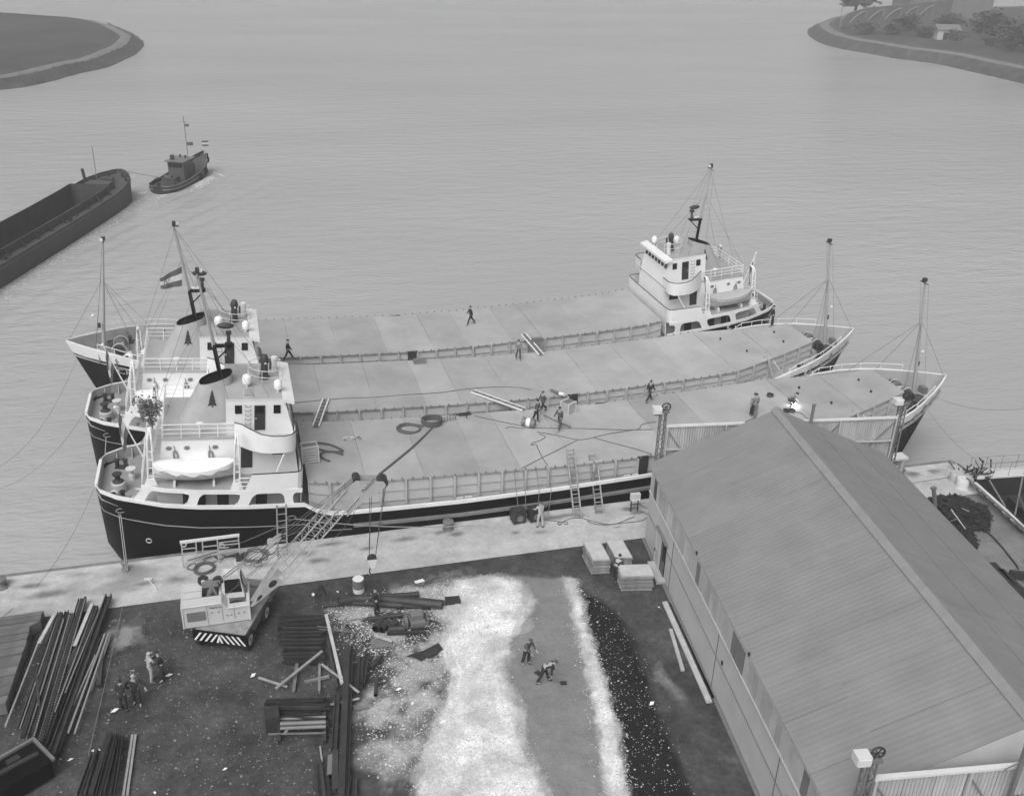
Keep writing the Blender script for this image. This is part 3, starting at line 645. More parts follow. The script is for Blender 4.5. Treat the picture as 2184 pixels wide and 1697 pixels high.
    for w in (3.95,4.25,4.5): mb.tube([(-6.9,-3.2,w),(-6.95,3.2,w)], .022, 5)
    for y in (-3.2,-1.6,0,1.6,3.2): mb.tube([(-6.92,y,3.66),(-6.92,y,4.5)], .025, 4)
    P(mb, 'boat_deck_rail', M['white'])
    mb = MB(H)                                           # steep ladder up to the bridge deck, aft
    for y in (-2.1,-1.6): mb.beam((-6.75,y,3.66),(-5.95,y,6.75),.05,.14)
    for i in range(9): t = (i+.5)/9; mb.box((-6.75+.8*t,-1.85,3.66+2.4*t),(.2,.5,.03))
    P(mb, 'deck_ladder', M['lgrey'])
    # funnel
    mb = MB(H); n = 20; rows = []
    def frow(t):
        a = lerp(-5.0, -3.92, t); f = -2.12; yh = lerp(.98, .72, t); r = []
        for j in range(n):
            c_, s_ = math.cos(2*math.pi*j/n), math.sin(2*math.pi*j/n); e = .8 if c_ > 0 else .95
            x = (a+f)/2+(f-a)/2*math.copysign(abs(c_)**e, c_); y = yh*math.copysign(abs(s_)**.75, s_)
            zt = lerp(8.22, 8.86, (x+3.92)/1.8) if t == 1 else lerp(6.06, 8.22, t); r.append((x, y, zt))
        return r
    rows = [frow(t) for t in (0,.5,1)]; mb.grid(rows, 0, True); fn = P(mb, 'funnel', M['buff'], None, True)
    top = frow(1); mb = MB(H); cx = sum(p[0] for p in top)/n
    rim = [(p[0], p[1], p[2]+.03) for p in top]; inn = [((p[0]-cx)*.93+cx, p[1]*.9, p[2]+.03) for p in top]; dn = [((p[0]-cx)*.93+cx, p[1]*.9, p[2]-.12) for p in top]
    mb.grid([top, rim, inn, dn], 0, True); mb.face([mb.v(p) for p in dn]); P(mb, 'funnel_top', M['black'], fn)
    tree = [(-.05,0),(-.05,.14),(-.40,.10),(-.22,.36),(-.31,.35),(-.15,.58),(-.23,.57),(-.09,.79),(-.15,.78),(0,1.05),(.15,.78),(.09,.79),(.23,.57),(.15,.58),(.31,.35),(.22,.36),(.40,.10),(.05,.14),(.05,0)]
    for sg in (-1, 1):
        def fy(w): return sg*(lerp(.98,.72,(w-6.06)/2.16)+.015)
        mb = MB(H); mb.extr([(-3.22+px*.62, fy(7.05+pz), 7.05+pz) for px, pz in tree], (0, sg*.015, 0)); P(mb, 'fir_tree_emblem', M['dark'], fn)
    # mast above the funnel
    mb = MB(H); mb.tube([(-2.72,0,8.3),(-3.07,0,10.35)], .13, 10, r2=.115); ma = P(mb, 'mast', M['black'], None, True)
    mb = MB(H); mb.tube([(-3.07,0,10.35),(-3.9,0,14.6)], .115, 10, r2=.055); P(mb, 'upper_mast', M['buff'], ma, True)
    mb = MB(H); mb.beam((-3.15,0,10.45),(-2.1,0,10.5),.5,.12); mb.beam((-2.2,0,10.42),(-2.92,0,9.6),.07); P(mb, 'mast_platform', M['black'], ma)
    mb = MB(H); mb.tube([(-2.3,0,10.5),(-2.3,0,11.15)], .12, 8, r2=.08); mb.box((-2.3,0,11.2),(.3,.3,.16)); mb.ball((-2.45,.15,11.55), .55, 14, 6, (.85,.35,.32)); P(mb, 'radar', M['dark'], ma, True)
    mb = MB(H); mb.beam((-3.98,0,14.62),(-3.6,0,14.62),.18,.08); mb.box((-3.88,0,14.78),(.2,.2,.24)); mb.beam((-3.86,-.45,14.45),(-3.86,.45,14.45),.04); P(mb, 'mast_lamp', M['dark'], ma)
    mb = MB(H); mb.box((-3.7,.05,14.72),(.15,.18,.14)); mb.beam((-2.95,.0,10.63),(-2.5,0,10.63),.16,.1); P(mb, 'lamp_lens', M['white'], ma)
    mb = MB(H)
    for p0, p1 in (((-3.5,0,12.4),(-1.0,-2.3,8.3)),((-3.5,0,12.4),(-1.0,2.3,8.3)),((-3.5,0,12.4),(-5.8,-2.5,6.9)),((-3.5,0,12.4),(-5.8,2.5,6.9)),((-3.8,0,14.4),(-.2,-2.3,8.3)),((-3.8,0,14.4),(-.2,2.3,8.3)),((-3.8,0,14.4),(-6.9,0,4.5)),((-3.9,-.45,14.45),(-2.4,-2.4,8.3)),((-3.9,.45,14.45),(-2.4,2.4,8.3))): mb.tube([p0, p1], .009, 4)
    P(mb, 'mast_stays', M['wire'])
    # davits
    for sg in (-1, 1):
        for u in (-6.45,-1.98):
            yb3 = interp(BR, u)-.30; mb = MB(H)
            for du in (-.12,.12):
                mb.tube([(u+du*1.3,sg*yb3,3.66),(u+du,sg*yb3,5.9),(u+du*.8,sg*(yb3-.03),6.4),(u+du*.5,sg*(yb3-.2),6.72),(u+du*.3,sg*(yb3-.5),6.84),(u,sg*(yb3-.75),6.78)], .055, 6)
            for w in (4.2,4.7,5.2,5.7): mb.beam((u-.14,sg*yb3,w),(u+.14,sg*yb3,w),.05)
            mb.extr([(u-.34,sg*(yb3+.12),3.66),(u+.34,sg*(yb3+.12),3.66),(u+.2,sg*(yb3+.1),4.05),(u-.2,sg*(yb3+.1),4.05)], (0,-sg*.24,0)); dv_ = P(mb, 'davit', M['white'])
            mb = MB(H)
            for dy in (0,.05): mb.tube([(u+.03,sg*(yb3-.72-dy),6.75),(u+.1*(1 if u < -3 else -1),sg*(yb3-.5-dy),5.2)], .02, 4)
            mb.box((u,sg*(yb3-.72),6.62),(.1,.1,.22)); mb.box((u+.1*(1 if u < -3 else -1),sg*(yb3-.5),5.3),(.1,.1,.22)); P(mb, 'boat_falls', M['mid'], dv_)
        mb = MB(H)
        for u in (-5.25,-3.2): mb.box((u,sg*3.3,3.82),(.12,.9,.32))
        P(mb, 'boat_chocks', M['white'])
    # stern gear
    zq = lambda x: zD(x)+.03
    mb = MB(S); mb.lathe([(.42,0),(.42,.5),(.36,.55)], (-8.35,-1.05,zq(-8.35)), 14); cp = P(mb, 'capstan_base', M['lgrey'], None, True)
    mb = MB(S); mb.lathe([(.30,.55),(.32,.6),(.16,.7),(.15,.9),(.27,1.02),(.27,1.08),(.1,1.1)], (-8.35,-1.05,zq(-8.35)), 12); P(mb, 'capstan_drum', M['dark'], cp, True)
    for x, y in ((-8.4,1.5),(-8.3,-2.2),(40.6,-3.2),(40.6,3.2),(43.0,-1.9),(43.0,1.9)):
        mb = MB(S); a_ = 1 if y > 0 else -1; mb.beam((x-.35,y+.1*a_,zq(x)+.05),(x+.35,y-.1*a_,zq(x)+.05),.34,.1)
        for d_ in (-.24,.24): mb.lathe([(.12,.08),(.12,.48),(.16,.5),(.16,.56)], (x+d_,y-.25*d_*a_,zq(x)), 9)
        P(mb, 'bollard_pair', M['dark'], None, True)
    mb = MB(S); mb.lathe([(.18,0),(.18,.3),(.12,.34),(.12,.6),(.3,.66),(.3,.72)], (-7.75,0.15,zq(-7.75)), 10); P(mb, 'stern_vent', M['offwhite'])
    mb = MB(S); mb.ball((-8.55,-1.85,zq(-8.5)+.22), .26, 8, 6, (1,.9,.85)); P(mb, 'canvas_bundle', M['canvas'], None, True)
    mb = MB(H); mb.tube([(-7.05,0,3.6),(-8.35,0,6.7)], .045, 6, r2=.03); mb.ball((-8.37,0,6.75), .09); P(mb, 'flagstaff', M['white'])
    # fore deck
    zf = lambda x: zD(x)+.03
    mb = MB(S); mb.box((43.3,0,zf(43.3)+.1),(1.0,2.0,.2)); mb.box((43.3,0,zf(43.3)+.45),(.5,.5,.6)); wl_ = P(mb, 'windlass', M['lgrey'])
    for y, r in ((-1.0,.33),(-.5,.42),(.5,.42),(1.0,.33)):
        mb = MB(S); mb.cyl((43.3,y-.16,zf(43.3)+.55),(43.3,y+.16,zf(43.3)+.55), r, None, 14); P(mb, 'windlass_drum', M['dark'] if r < .4 else M['mid'], wl_, True)
    mb = MB(S)
    for y in (-.75,.75): mb.tube([(43.3+.5*math.cos(t), y, zf(43.3)+.55+.5*math.sin(t)) for t in [2*math.pi*i/18 for i in range(18)]], .05, 5, True)
    P(mb, 'windlass_wheel', M['lgrey'], wl_)
    mb = MB(S); mb.ball((42.7,1.2,zf(42.7)+.25), .3, 8, 5, (1.3,1,.8)); mb.ball((42.75,.4,zf(42.7)+.2), .22, 8, 5, (1.2,1,.8)); P(mb, 'sail_bundle', M['canvas'], None, True)
    mb = MB(S); mb.lathe([(.42,0),(.45,.18),(.4,.3),(.2,.34)], (44.0,-1.15,zf(44)), 12); mb.tube([(44+.34*math.cos(t*.9),-1.15+.34*math.sin(t*.9),zf(44)+.3+.01*t) for t in range(20)], .05, 5); P(mb, 'rope_coil', M['rope'])
    mb = MB(S)
    for sg in (-1, 1): mb.box((42.9,sg*2.3,zf(42.9)+.03),(1.5,.16,.1))
    P(mb, 'chain_stopper', M['dark'])
    mb = MB(S); mb.box((45.2,0,zf(45.2)+.2),(.35,.6,.5)); P(mb, 'foredeck_locker', M['mid'])
    mb = MB(S); mb.tube([(44.5,0,zf(44.4)),(43.35,0,11.35)], .15, 10, r2=.075); fm = P(mb, 'foremast', M['buff'], None, True)
    mb = MB(S); mb.box((43.3,0,11.5),(.26,.22,.24)); mb.beam((43.3,-.42,11.3),(43.3,.42,11.3),.05); mb.box((44.45,.25,5.2),(.18,.25,.3)); P(mb, 'foremast_lamp', M['dark'], fm)
    mb = MB(S); mb.box((43.42,.1,11.46),(.18,.2,.16)); mb.ball((44.75,.35,6.0), .12); P(mb, 'lamp_lens', M['white'], fm)
    mb = MB(S)
    for p1 in ((41.4,-3.6,3.45),(41.4,3.6,3.45),(42.2,-1.7,4.2),(42.2,1.7,4.2),(46.7,0,4.1)): mb.tube([(43.8,0,8.5),p1], .011, 4)
    for p1 in ((45.0,-.4,3.4),(44.9,.4,3.4)): mb.tube([(43.35,p1[1],11.3),p1], .009, 4)
    P(mb, 'foremast_stays', M['wire'], fm)
    for sg in (-1, 1):                                   # bow rails inside the bulwark
        mb = MB(S); xs_ = [38.9,39.4,40.2,41,42.2,43.4,44.6]
        for dz in (.55,.95): mb.tube([(x, sg*(interp(BR,x)-.12), interp(ZR,x)+dz-.45-(0 if x > 39 else .2)) for x in xs_], .028 if dz > .6 else .018, 5)
        for x in xs_: mb.tube([(x, sg*(interp(BR,x)-.12), interp(ZR,x)-.3),(x, sg*(interp(BR,x)-.12), interp(ZR,x)+.5)], .022, 4)
        P(mb, 'bow_rail', M['white'])
        mb = MB(S); mb.tube([(38.6,sg*4.25,interp(ZR,38.6)),(38.2,sg*4.1,3.2),(37.9,sg*3.5,3.75)], .05, 5); mb.beam((38.3,sg*3.3,zD(38.3)),(37.6,sg*3.25,zHt(37.6)+.25),.05,.12); mb.beam((38.3,sg*2.8,zD(38.3)),(37.6,sg*2.75,zHt(37.6)+.25),.05,.12); P(mb, 'foredeck_ladder', M['lgrey'])
        mb = MB(S); c = hull_pt(43.7, .18, sg)+Vector((0,sg*.1,0)); mb.beam(c+Vector((-.35,0,.5)),c+Vector((.25,sg*.05,-.35)),.12); mb.beam(c+Vector((-.1,0,-.5)),c+Vector((.55,0,-.05)),.16); P(mb, 'anchor', M['dark'])
    return root

YAW = rad(0.6)
def letter(root, text):                                  # name on both bows, lying on the flared plating
    cu_ = bpy.data.curves.new('name', 'FONT'); cu_.body = text; cu_.size = .66; cu_.space_character = 1.15; cu_.offset = .014
    tmp = bpy.data.objects.new('tmp', cu_); COL.objects.link(tmp); me = bpy.data.meshes.new_from_object(tmp.evaluated_get(bpy.context.evaluated_depsgraph_get())); bpy.data.objects.remove(tmp)
    tx = [tuple(v.co) for v in me.vertices]; tf = [tuple(p.vertices) for p in me.polygons]; bpy.data.meshes.remove(me); put_marks(root, tx, tf)
def put_marks(root, tx, tf, x0=41.3, drop=.95):
    wdt = max(p[0] for p in tx)
    for sg in (-1, 1):
        mb = MB(S)
        for t in tx:
            px, py = t[0], t[1]; x = (x0+px) if sg < 0 else (x0+wdt-px); zt = zB(x); z = zt-drop+py; k = (zt-z)/(zt+3.4)
            p = hull_pt(x, max(0, k), sg); p.y += sg*.035; p.x += .02; mb.v(p)
        for f_ in tf: mb.face(f_)
        mb.build('bow_lettering', M['offwhite'], root)
sh1 = build_ship('')
CM = child_map()
sh2 = copy_tree(sh1, None, CM); sh3 = copy_tree(sh1, None, CM)
for o, x, y, r, lb in ((sh1, 18.5, 52.55, YAW, 'black hulled coaster against the quay, nearest of the three, bow to the right'),
                       (sh2, 16.96, 61.83, YAW, 'black hulled coaster lying in the middle of the three abreast, bow to the right'),
                       (sh3, 14.93, 71.51, YAW+math.pi+rad(.24), 'black hulled coaster outermost of the three, CASTOR on its left facing bow')):
    o.location = (x, y, ZW); o.rotation_euler = (0, 0, r); o['label'] = lb; o['category'] = 'ship'; o['group'] = 'sister coasters moored three abreast'
letter(sh3, 'CASTOR')
tx, tf = [], []                                          # the quayside ship's name cannot be read: six smudged strokes
for i in range(6):
    for bx, by, bw_, bh in ((0,0,.09,.42),(.09,.34 if i % 2 else .17,.17,.08),(.24,.0 if i % 3 else .1,.08,.3)):
        k = len(tx); X = i*.44+bx; tx += [(X,by),(X+bw_,by),(X+bw_,by+bh),(X,by+bh)]; tf.append((k,k+1,k+2,k+3))
put_marks(sh1, tx, tf)
SHIPS = [sh1, sh2, sh3]
bpy.context.view_layer.update()
SM = [Matrix.Translation(o.location) @ Matrix.Rotation(o.rotation_euler.z, 4, 'Z') for o in SHIPS]
def shipw(k, p): return SM[k] @ S(p)                     # ship point -> world
def housew(k, p): return SM[k] @ H(p)
def hatchz(k, w):
    l = SM[k].inverted() @ Vector((w[0], w[1], 0)); x, y = l.x+SHX, l.y; return zHt(x)+.03*(1-min(1, abs(y)/3.7))
def ondeck(k, u, v, dz=0.0):                             # picture point -> point on ship k's hatch
    z = 2.8
    for _ in range(8): p = at(u, v, z); z = hatchz(k, p)
    p = at(u, v, z); p.z += dz; return p
# ================================================================== LIFEBOATS AND FLAGS
def make_lifeboat(mt_cover):
    r = thing('lifeboat', '', 'lifeboat')
    L_, B_, D_ = 4.2, 1.55, .78; n = 14; hull, cov = [], []
    for i in range(n+1):
        t = i/n; x = (t-.5)*L_; w = B_/2*max(.02, math.sin(math.pi*t)**.55); sh = .28*(2*t-1)**2; kz = .12*(abs(2*t-1)**3)*2.2
        hull.append([(x,-w,D_+sh),(x,-w*.93,.45+sh*.8),(x,-w*.55,.13+kz),(x,0,.0+kz),(x,w*.55,.13+kz),(x,w*.93,.45+sh*.8),(x,w,D_+sh)])
        w2 = w+.035; rid = D_+sh+.30*min(1, 4*t*(1-t)*1.4); dr = D_+sh-.20-.10*math.sin(i*2.1)
        cov.append([(x*1.01,-w2*1.01,dr),(x*1.01,-w2,D_+sh+.03),(x,-w2*.55,lerp(D_+sh,rid,.62)),(x,0,rid),(x,w2*.55,lerp(D_+sh,rid,.62)),(x*1.01,w2,D_+sh+.03),(x*1.01,w2*1.01,dr)])
    mb = MB(); mb.grid(hull); mb.build('hull', M['offwhite'], r, True)
    mb = MB(); mb.grid(cov); mb.poly(cov[0]); mb.poly(cov[-1][::-1]); mb.build('tarpaulin_cover', mt_cover, r, True)
    for sg in (-1, 1):
        mb = MB(); pts = []
        for k in range(41):
            t = .06+.88*k/40; x = (t-.5)*L_; w = B_/2*math.sin(math.pi*t)**.55; sh = .28*(2*t-1)**2; pts.append((x, sg*(w+.03), D_+sh-.24-.10*abs(math.sin(k*math.pi/5))))
        mb.tube(pts, .018, 4); mb.build('grab_line', M['mid'], r)
    mb = MB(); mb.tube([(x*1.0, 0, -.03+.26*(abs(2*(x/L_))**3)) for x in [(-.5+i/12)*L_ for i in range(13)]], .035, 5); mb.build('keel', M['offwhite'], r)
    return r
cov_g = mat('grey_canvas', .40, .85, .1, 3, .4, 9)
lb0 = make_lifeboat(M['canvas']); lb1 = make_lifeboat(cov_g); CM = child_map()
LBL = {(0,-1):'white covered lifeboat in the near davits of the quayside ship', (0,1):'white covered lifeboat in the far davits of the quayside ship, half hidden by its funnel',
       (1,-1):'white covered lifeboat in the near davits of the middle ship', (1,1):'white covered lifeboat in the far davits of the middle ship',
       (2,1):'grey covered lifeboat in the near davits of the outermost ship', (2,-1):'grey covered lifeboat in the far davits of the outermost ship'}
used = set()
for (k, sg), lb in LBL.items():
    src = lb1 if k == 2 else lb0
    o = src if src.name not in used else copy_tree(src, None, CM); used.add(src.name)
    o.location = housew(k, (-4.2, sg*3.33, 3.97)); o.rotation_euler = (0, TL, SHIPS[k].rotation_euler.z)
    o.rotation_mode = 'XYZ'; m3 = Matrix.Rotation(SHIPS[k].rotation_euler.z, 4, 'Z') @ Matrix.Rotation(TL, 4, 'Y'); o.rotation_euler = m3.to_euler()
    tag(o, lb, 'lifeboat', 'covered lifeboats in davits')

def flag(corners, cols, name, label, nx=18, ny=9, amp=.10, cat='flag', emblem=None):   # corners: hoist top, fly top, fly bottom, hoist bottom (world)
    a, b_, c, d = [Vector(p) for p in corners]; mb = MB(); ids = []; nrm = (b_-a).cross(d-a).normalized()
    for side in (0, 1):
        ids = []
        for i in range(nx+1):
            row = []
            for j in range(ny+1):
                s, t = i/nx, j/ny; p = a.lerp(b_, s).lerp(d.lerp(c, s), t)+nrm*(amp*s*math.sin(s*9+t*1.5)+side*.012); row.append(mb.v(p))
            ids.append(row)
        for i in range(nx):
            for j in range(ny):
                m = cols[j*len(cols)//ny]; m = m if isinstance(m, int) else m; q = (ids[i][j], ids[i+1][j], ids[i+1][j+1], ids[i][j+1]); mm = m
                if emblem and emblem(i/nx, (j+.5)/ny): mm = 3
                mb.face(q if side else q[::-1], mm)
    return solo(mb, name, [M['fl_red'], M['fl_white'], M['fl_blue'], M['mid']], label, cat, None, True)
M['fl_red'] = mat('flag_dark_red', .10, .85, .08, 3); M['fl_white'] = mat('flag_white', .60, .85, .05, 3); M['fl_blue'] = mat('flag_blue', .11, .85, .08, 3)
zf_ = zoom(620, 1050, 7.07)
def fl(x, y, dep): u, v = zf_.uv(x, y); return aty(u, v, dep)
_y = housew(1, (-3.6, 0, 13)).y
flag([fl(760,110,_y), fl(140,440,_y), fl(160,760,_y), fl(765,660,_y)], [0,0,0,1,1,1,2,2,2], 'house_flag', 'striped flag with a cipher flying to the left from the middle ship mast', 24, 18, .12, 'flag',
     lambda s, t: (.52 < s < .92 and .36 < t < .64 and ((abs(s-.60-(t-.5)*.35) < .025) or (abs(s-.70) < .02) or (abs(t-.40) < .02 and .70 < s < .78) or (abs(s-.80) < .018) or (abs(t-.60) < .025 and .78 < s < .9))))
z7 = zoom(270, 1400, 7.07)
p_ = housew(0, (-8.2, 0, 6.45)); q_ = housew(0, (-7.75, 0, 5.3))
flag([p_, p_+Vector((-.12,-.25,-1.0)), q_+Vector((-.35,-.25,-1.35)), q_], [0,0,1,1,2,2], 'ensign', 'limp ensign hanging from the stern flagstaff of the quayside ship', 10, 6, .10)
p_ = housew(1, (-8.2, 0, 6.45)); q_ = housew(1, (-7.75, 0, 5.3))
flag([p_, p_+Vector((-.1,-.2,-.95)), q_+Vector((-.3,-.2,-1.25)), q_], [0,0,1,1,2,2], 'ensign', 'limp ensign hanging from the stern flagstaff of the middle ship', 10, 6, .10)
p_ = housew(2, (-8.3, 0, 6.6)); q_ = housew(2, (-7.8, 0, 5.5))
flag([p_, p_+Vector((.05,-.1,-.7)), q_+Vector((.1,-.1,-.6)), q_], [1,1,0,0,2,2], 'ensign', 'pale furled ensign on the stern flagstaff of the outermost ship', 10, 6, .05)
# green branches tied to the stern davit of the quayside ship
mb = MB(); c = housew(0, (-6.6, .6, 6.2)); rr = random.Random(3)
for i in range(260):
    p = c+Vector((rr.gauss(0,.33), rr.gauss(0,.33), rr.gauss(.1,.4))); a = Vector((rr.uniform(-1,1),rr.uniform(-1,1),rr.uniform(-.5,1))).normalized()*.13; b_ = a.orthogonal().normalized()*.05
    mb.poly([p-a, p+b_, p+a, p-b_])
for i in range(5): mb.tube([c+Vector((0,0,-1.2)), c+Vector((rr.uniform(-.3,.3),rr.uniform(-.3,.3),.4))], .02, 4)
solo(mb, 'leafy_branch', M['cloth_mid'], 'bunch of leafy branches tied up at the stern of the quayside ship', 'branch')

# ================================================================== SHED
AZ = rad(7.3061); SA, CA = math.sin(AZ), math.cos(AZ)
SX, SY, SWD, SEV, SRG, SLN = 20.7785, 43.9862, 13.854, 4.93, 8.10, 23.75
def SH(p):                                              # shed co-ordinates: s across (from the left wall), d along towards the camera, z
    s, d, z = p; return Vector((s*CA-d*SA, -s*SA-d*CA, z))
shed = thing('workshop_shed', 'long grey workshop shed with a low pitched sheet roof in the right foreground', 'building', (SX, SY, 0))
M['roof'] = mat('roof_felt', .235, .7, .10, .5, .10, 18, rnd=.02); M['ridge'] = mat('ridge_cap', .26, .6, .1, 2)
M['swall'] = mat('shed_wall_sheet', .50, .65, .08, .7, .05, 20); M['swin'] = mat('wired_glass', .44, .35, .12, 1.2, rnd=.16); M['swdark'] = mat('open_light', .06, .4, .2, 2)
sl = (SRG-SEV)/(SWD/2); tiers = [0, .335, .67, 1.0]
rr = random.Random(11)
for side in (0, 1):
    for t0, t1, k in zip(tiers, tiers[1:], range(3)):
        d = -.25
        while d < SLN:
            wdt = 2.42 if k else 2.5; d1 = min(d+wdt, SLN); lift = .02+.022*(2-k)+rr.uniform(-.004,.004)
            s0, s1 = t0*SWD/2-(.13 if k == 0 else .10), t1*SWD/2-(.06 if k == 2 else 0)
            n = 4; mb = MB(SH); rows = []
            for s_, ex in ((s0, .012), (s1, 0)):
                rows.append([((s_ if side == 0 else SWD-s_), lerp(d+.012, d1-.012, i/n), SEV+s_*sl+lift+ex*0) for i in range(n+1)])
            und = [[(p[0], p[1], p[2]-.03) for p in r] for r in rows]
            mb.grid(rows if side == 0 else rows[::-1]); mb.grid([rows[0], und[0]]); mb.grid([rows[1], und[1]])
            for j in (0, n): mb.poly([rows[0][j], rows[1][j], und[1][j], und[0][j]])
            mb.build('roof_sheet', M['roof'], shed); d = d1
mb = MB(SH)                                              # closed body under the sheets
mb.poly([(0,SLN,0),(0,0,0),(0,0,SEV),(0,SLN,SEV)]); mb.poly([(SWD,0,0),(SWD,SLN,0),(SWD,SLN,SEV),(SWD,0,SEV)])
mb.poly([(0,0,0),(SWD,0,0),(SWD,0,SEV),(SWD/2,0,SRG),(0,0,SEV)][::-1]); mb.poly([(0,SLN,0),(SWD,SLN,0),(SWD,SLN,SEV),(SWD/2,SLN,SRG),(0,SLN,SEV)])
mb.poly([(-.06,-.2,SEV-.07),(SWD/2,-.2,SRG-.01),(SWD/2,SLN,SRG-.01),(-.06,SLN,SEV-.07)]); mb.poly([(SWD+.06,-.2,SEV-.07),(SWD+.06,SLN,SEV-.07),(SWD/2,SLN,SRG-.01),(SWD/2,-.2,SRG-.01)])
mb.build('wall', M['swall'], shed)
mb = MB(SH); mb.extr([(SWD/2-.34,-.3,SRG-.06),(SWD/2-.02,-.3,SRG+.13),(SWD/2+.02,-.3,SRG+.13),(SWD/2+.34,-.3,SRG-.06)], SH((0,SLN+.3,0)) if False else (0,SLN+.3,0)); mb.build('ridge_cap', M['ridge'], shed)
mb = MB(SH)
for side in (0, 1): mb.extr([((-.14 if side == 0 else SWD+.14), -.28, SEV-.12), ((.0 if side == 0 else SWD), -.28, SEV-.02),(SWD/2,-.28,SRG-.02),(SWD/2,-.28,SRG-.15)], (0,.06,0))
mb.build('barge_board', M['swall'], shed)
d = .35; i = 0                                           # band of lights under the eaves
while d < SLN-1:
    w = .52; mb = MB(SH); mb.box((-.03, d+w/2, 4.06),(.05, w-.07, 1.28)); dark = i in (1, 16, 26, 27, 28, 41, 45, 54, 55, 62, 66)
    mb.build('window', M['swdark'] if (dark and i in (1,)) else (M['mid'] if dark else M['swin']), shed); d += w; i += 1
mb = MB(SH); mb.box((-.05, SLN/2, 3.37),(.10, SLN-.2, .05)); mb.box((-.04, SLN/2, 4.74),(.08, SLN-.2, .05)); mb.build('window_sill', M['swall'], shed)
for dd in (5.0, 12.4, 19.8):
    mb = MB(SH); mb.box((-.02, dd, 1.65),(.03,.035,3.3)); mb.build('wall_joint', M['mid'], shed)
mb = MB(SH); mb.box((-.02, SLN/2, 1.9),(.03,SLN-.3,.03)); mb.build('wall_seam', M['mid'], shed)
# door: a sliding leaf pushed half aside and the dark opening next to it
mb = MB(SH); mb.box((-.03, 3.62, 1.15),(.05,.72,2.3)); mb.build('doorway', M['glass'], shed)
mb = MB(SH); mb.box((-.09, 2.75, 1.15),(.07,.95,2.3)); mb.box((-.14, 2.45, 1.15),(.04,.06,2.3)); mb.box((-.14, 3.18, 1.15),(.04,.06,2.3)); mb.box((-.13,2.8,1.2),(.04,.9,.08)); dl = mb.build('sliding_door', M['swall'], shed)
mb = MB(SH); mb.box((-.16, 2.46, 1.0),(.05,.05,.2)); mb.build('handle', M['dark'], dl)
mb = MB(SH); mb.box((-.10, 3.2, 2.36),(.14,2.0,.08)); mb.build('door_rail', M['mid'], shed)
mb = MB(SH); mb.box((-.25, 3.4, .09),(.5,1.9,.18)); mb.build('door_step', M['lgrey'], shed)
for dd in (8.6, 15.9): mb = MB(SH); mb.tube([(-.1,dd,SEV-.02),(-.13,dd,SEV+.18)], .05, 6); mb.build('vent_pipe', M['dark'], shed)
for dd in (13.2, 20.9): mb = MB(SH); mb.box((-.03,dd,2.2),(.05,.12,.2)); mb.build('wall_fitting', M['dark'], shed)
mb = MB(SH); mb.box((-.12, SLN/2, .03),(.16, SLN, .1)); mb.build('plinth', M['mid'], shed)
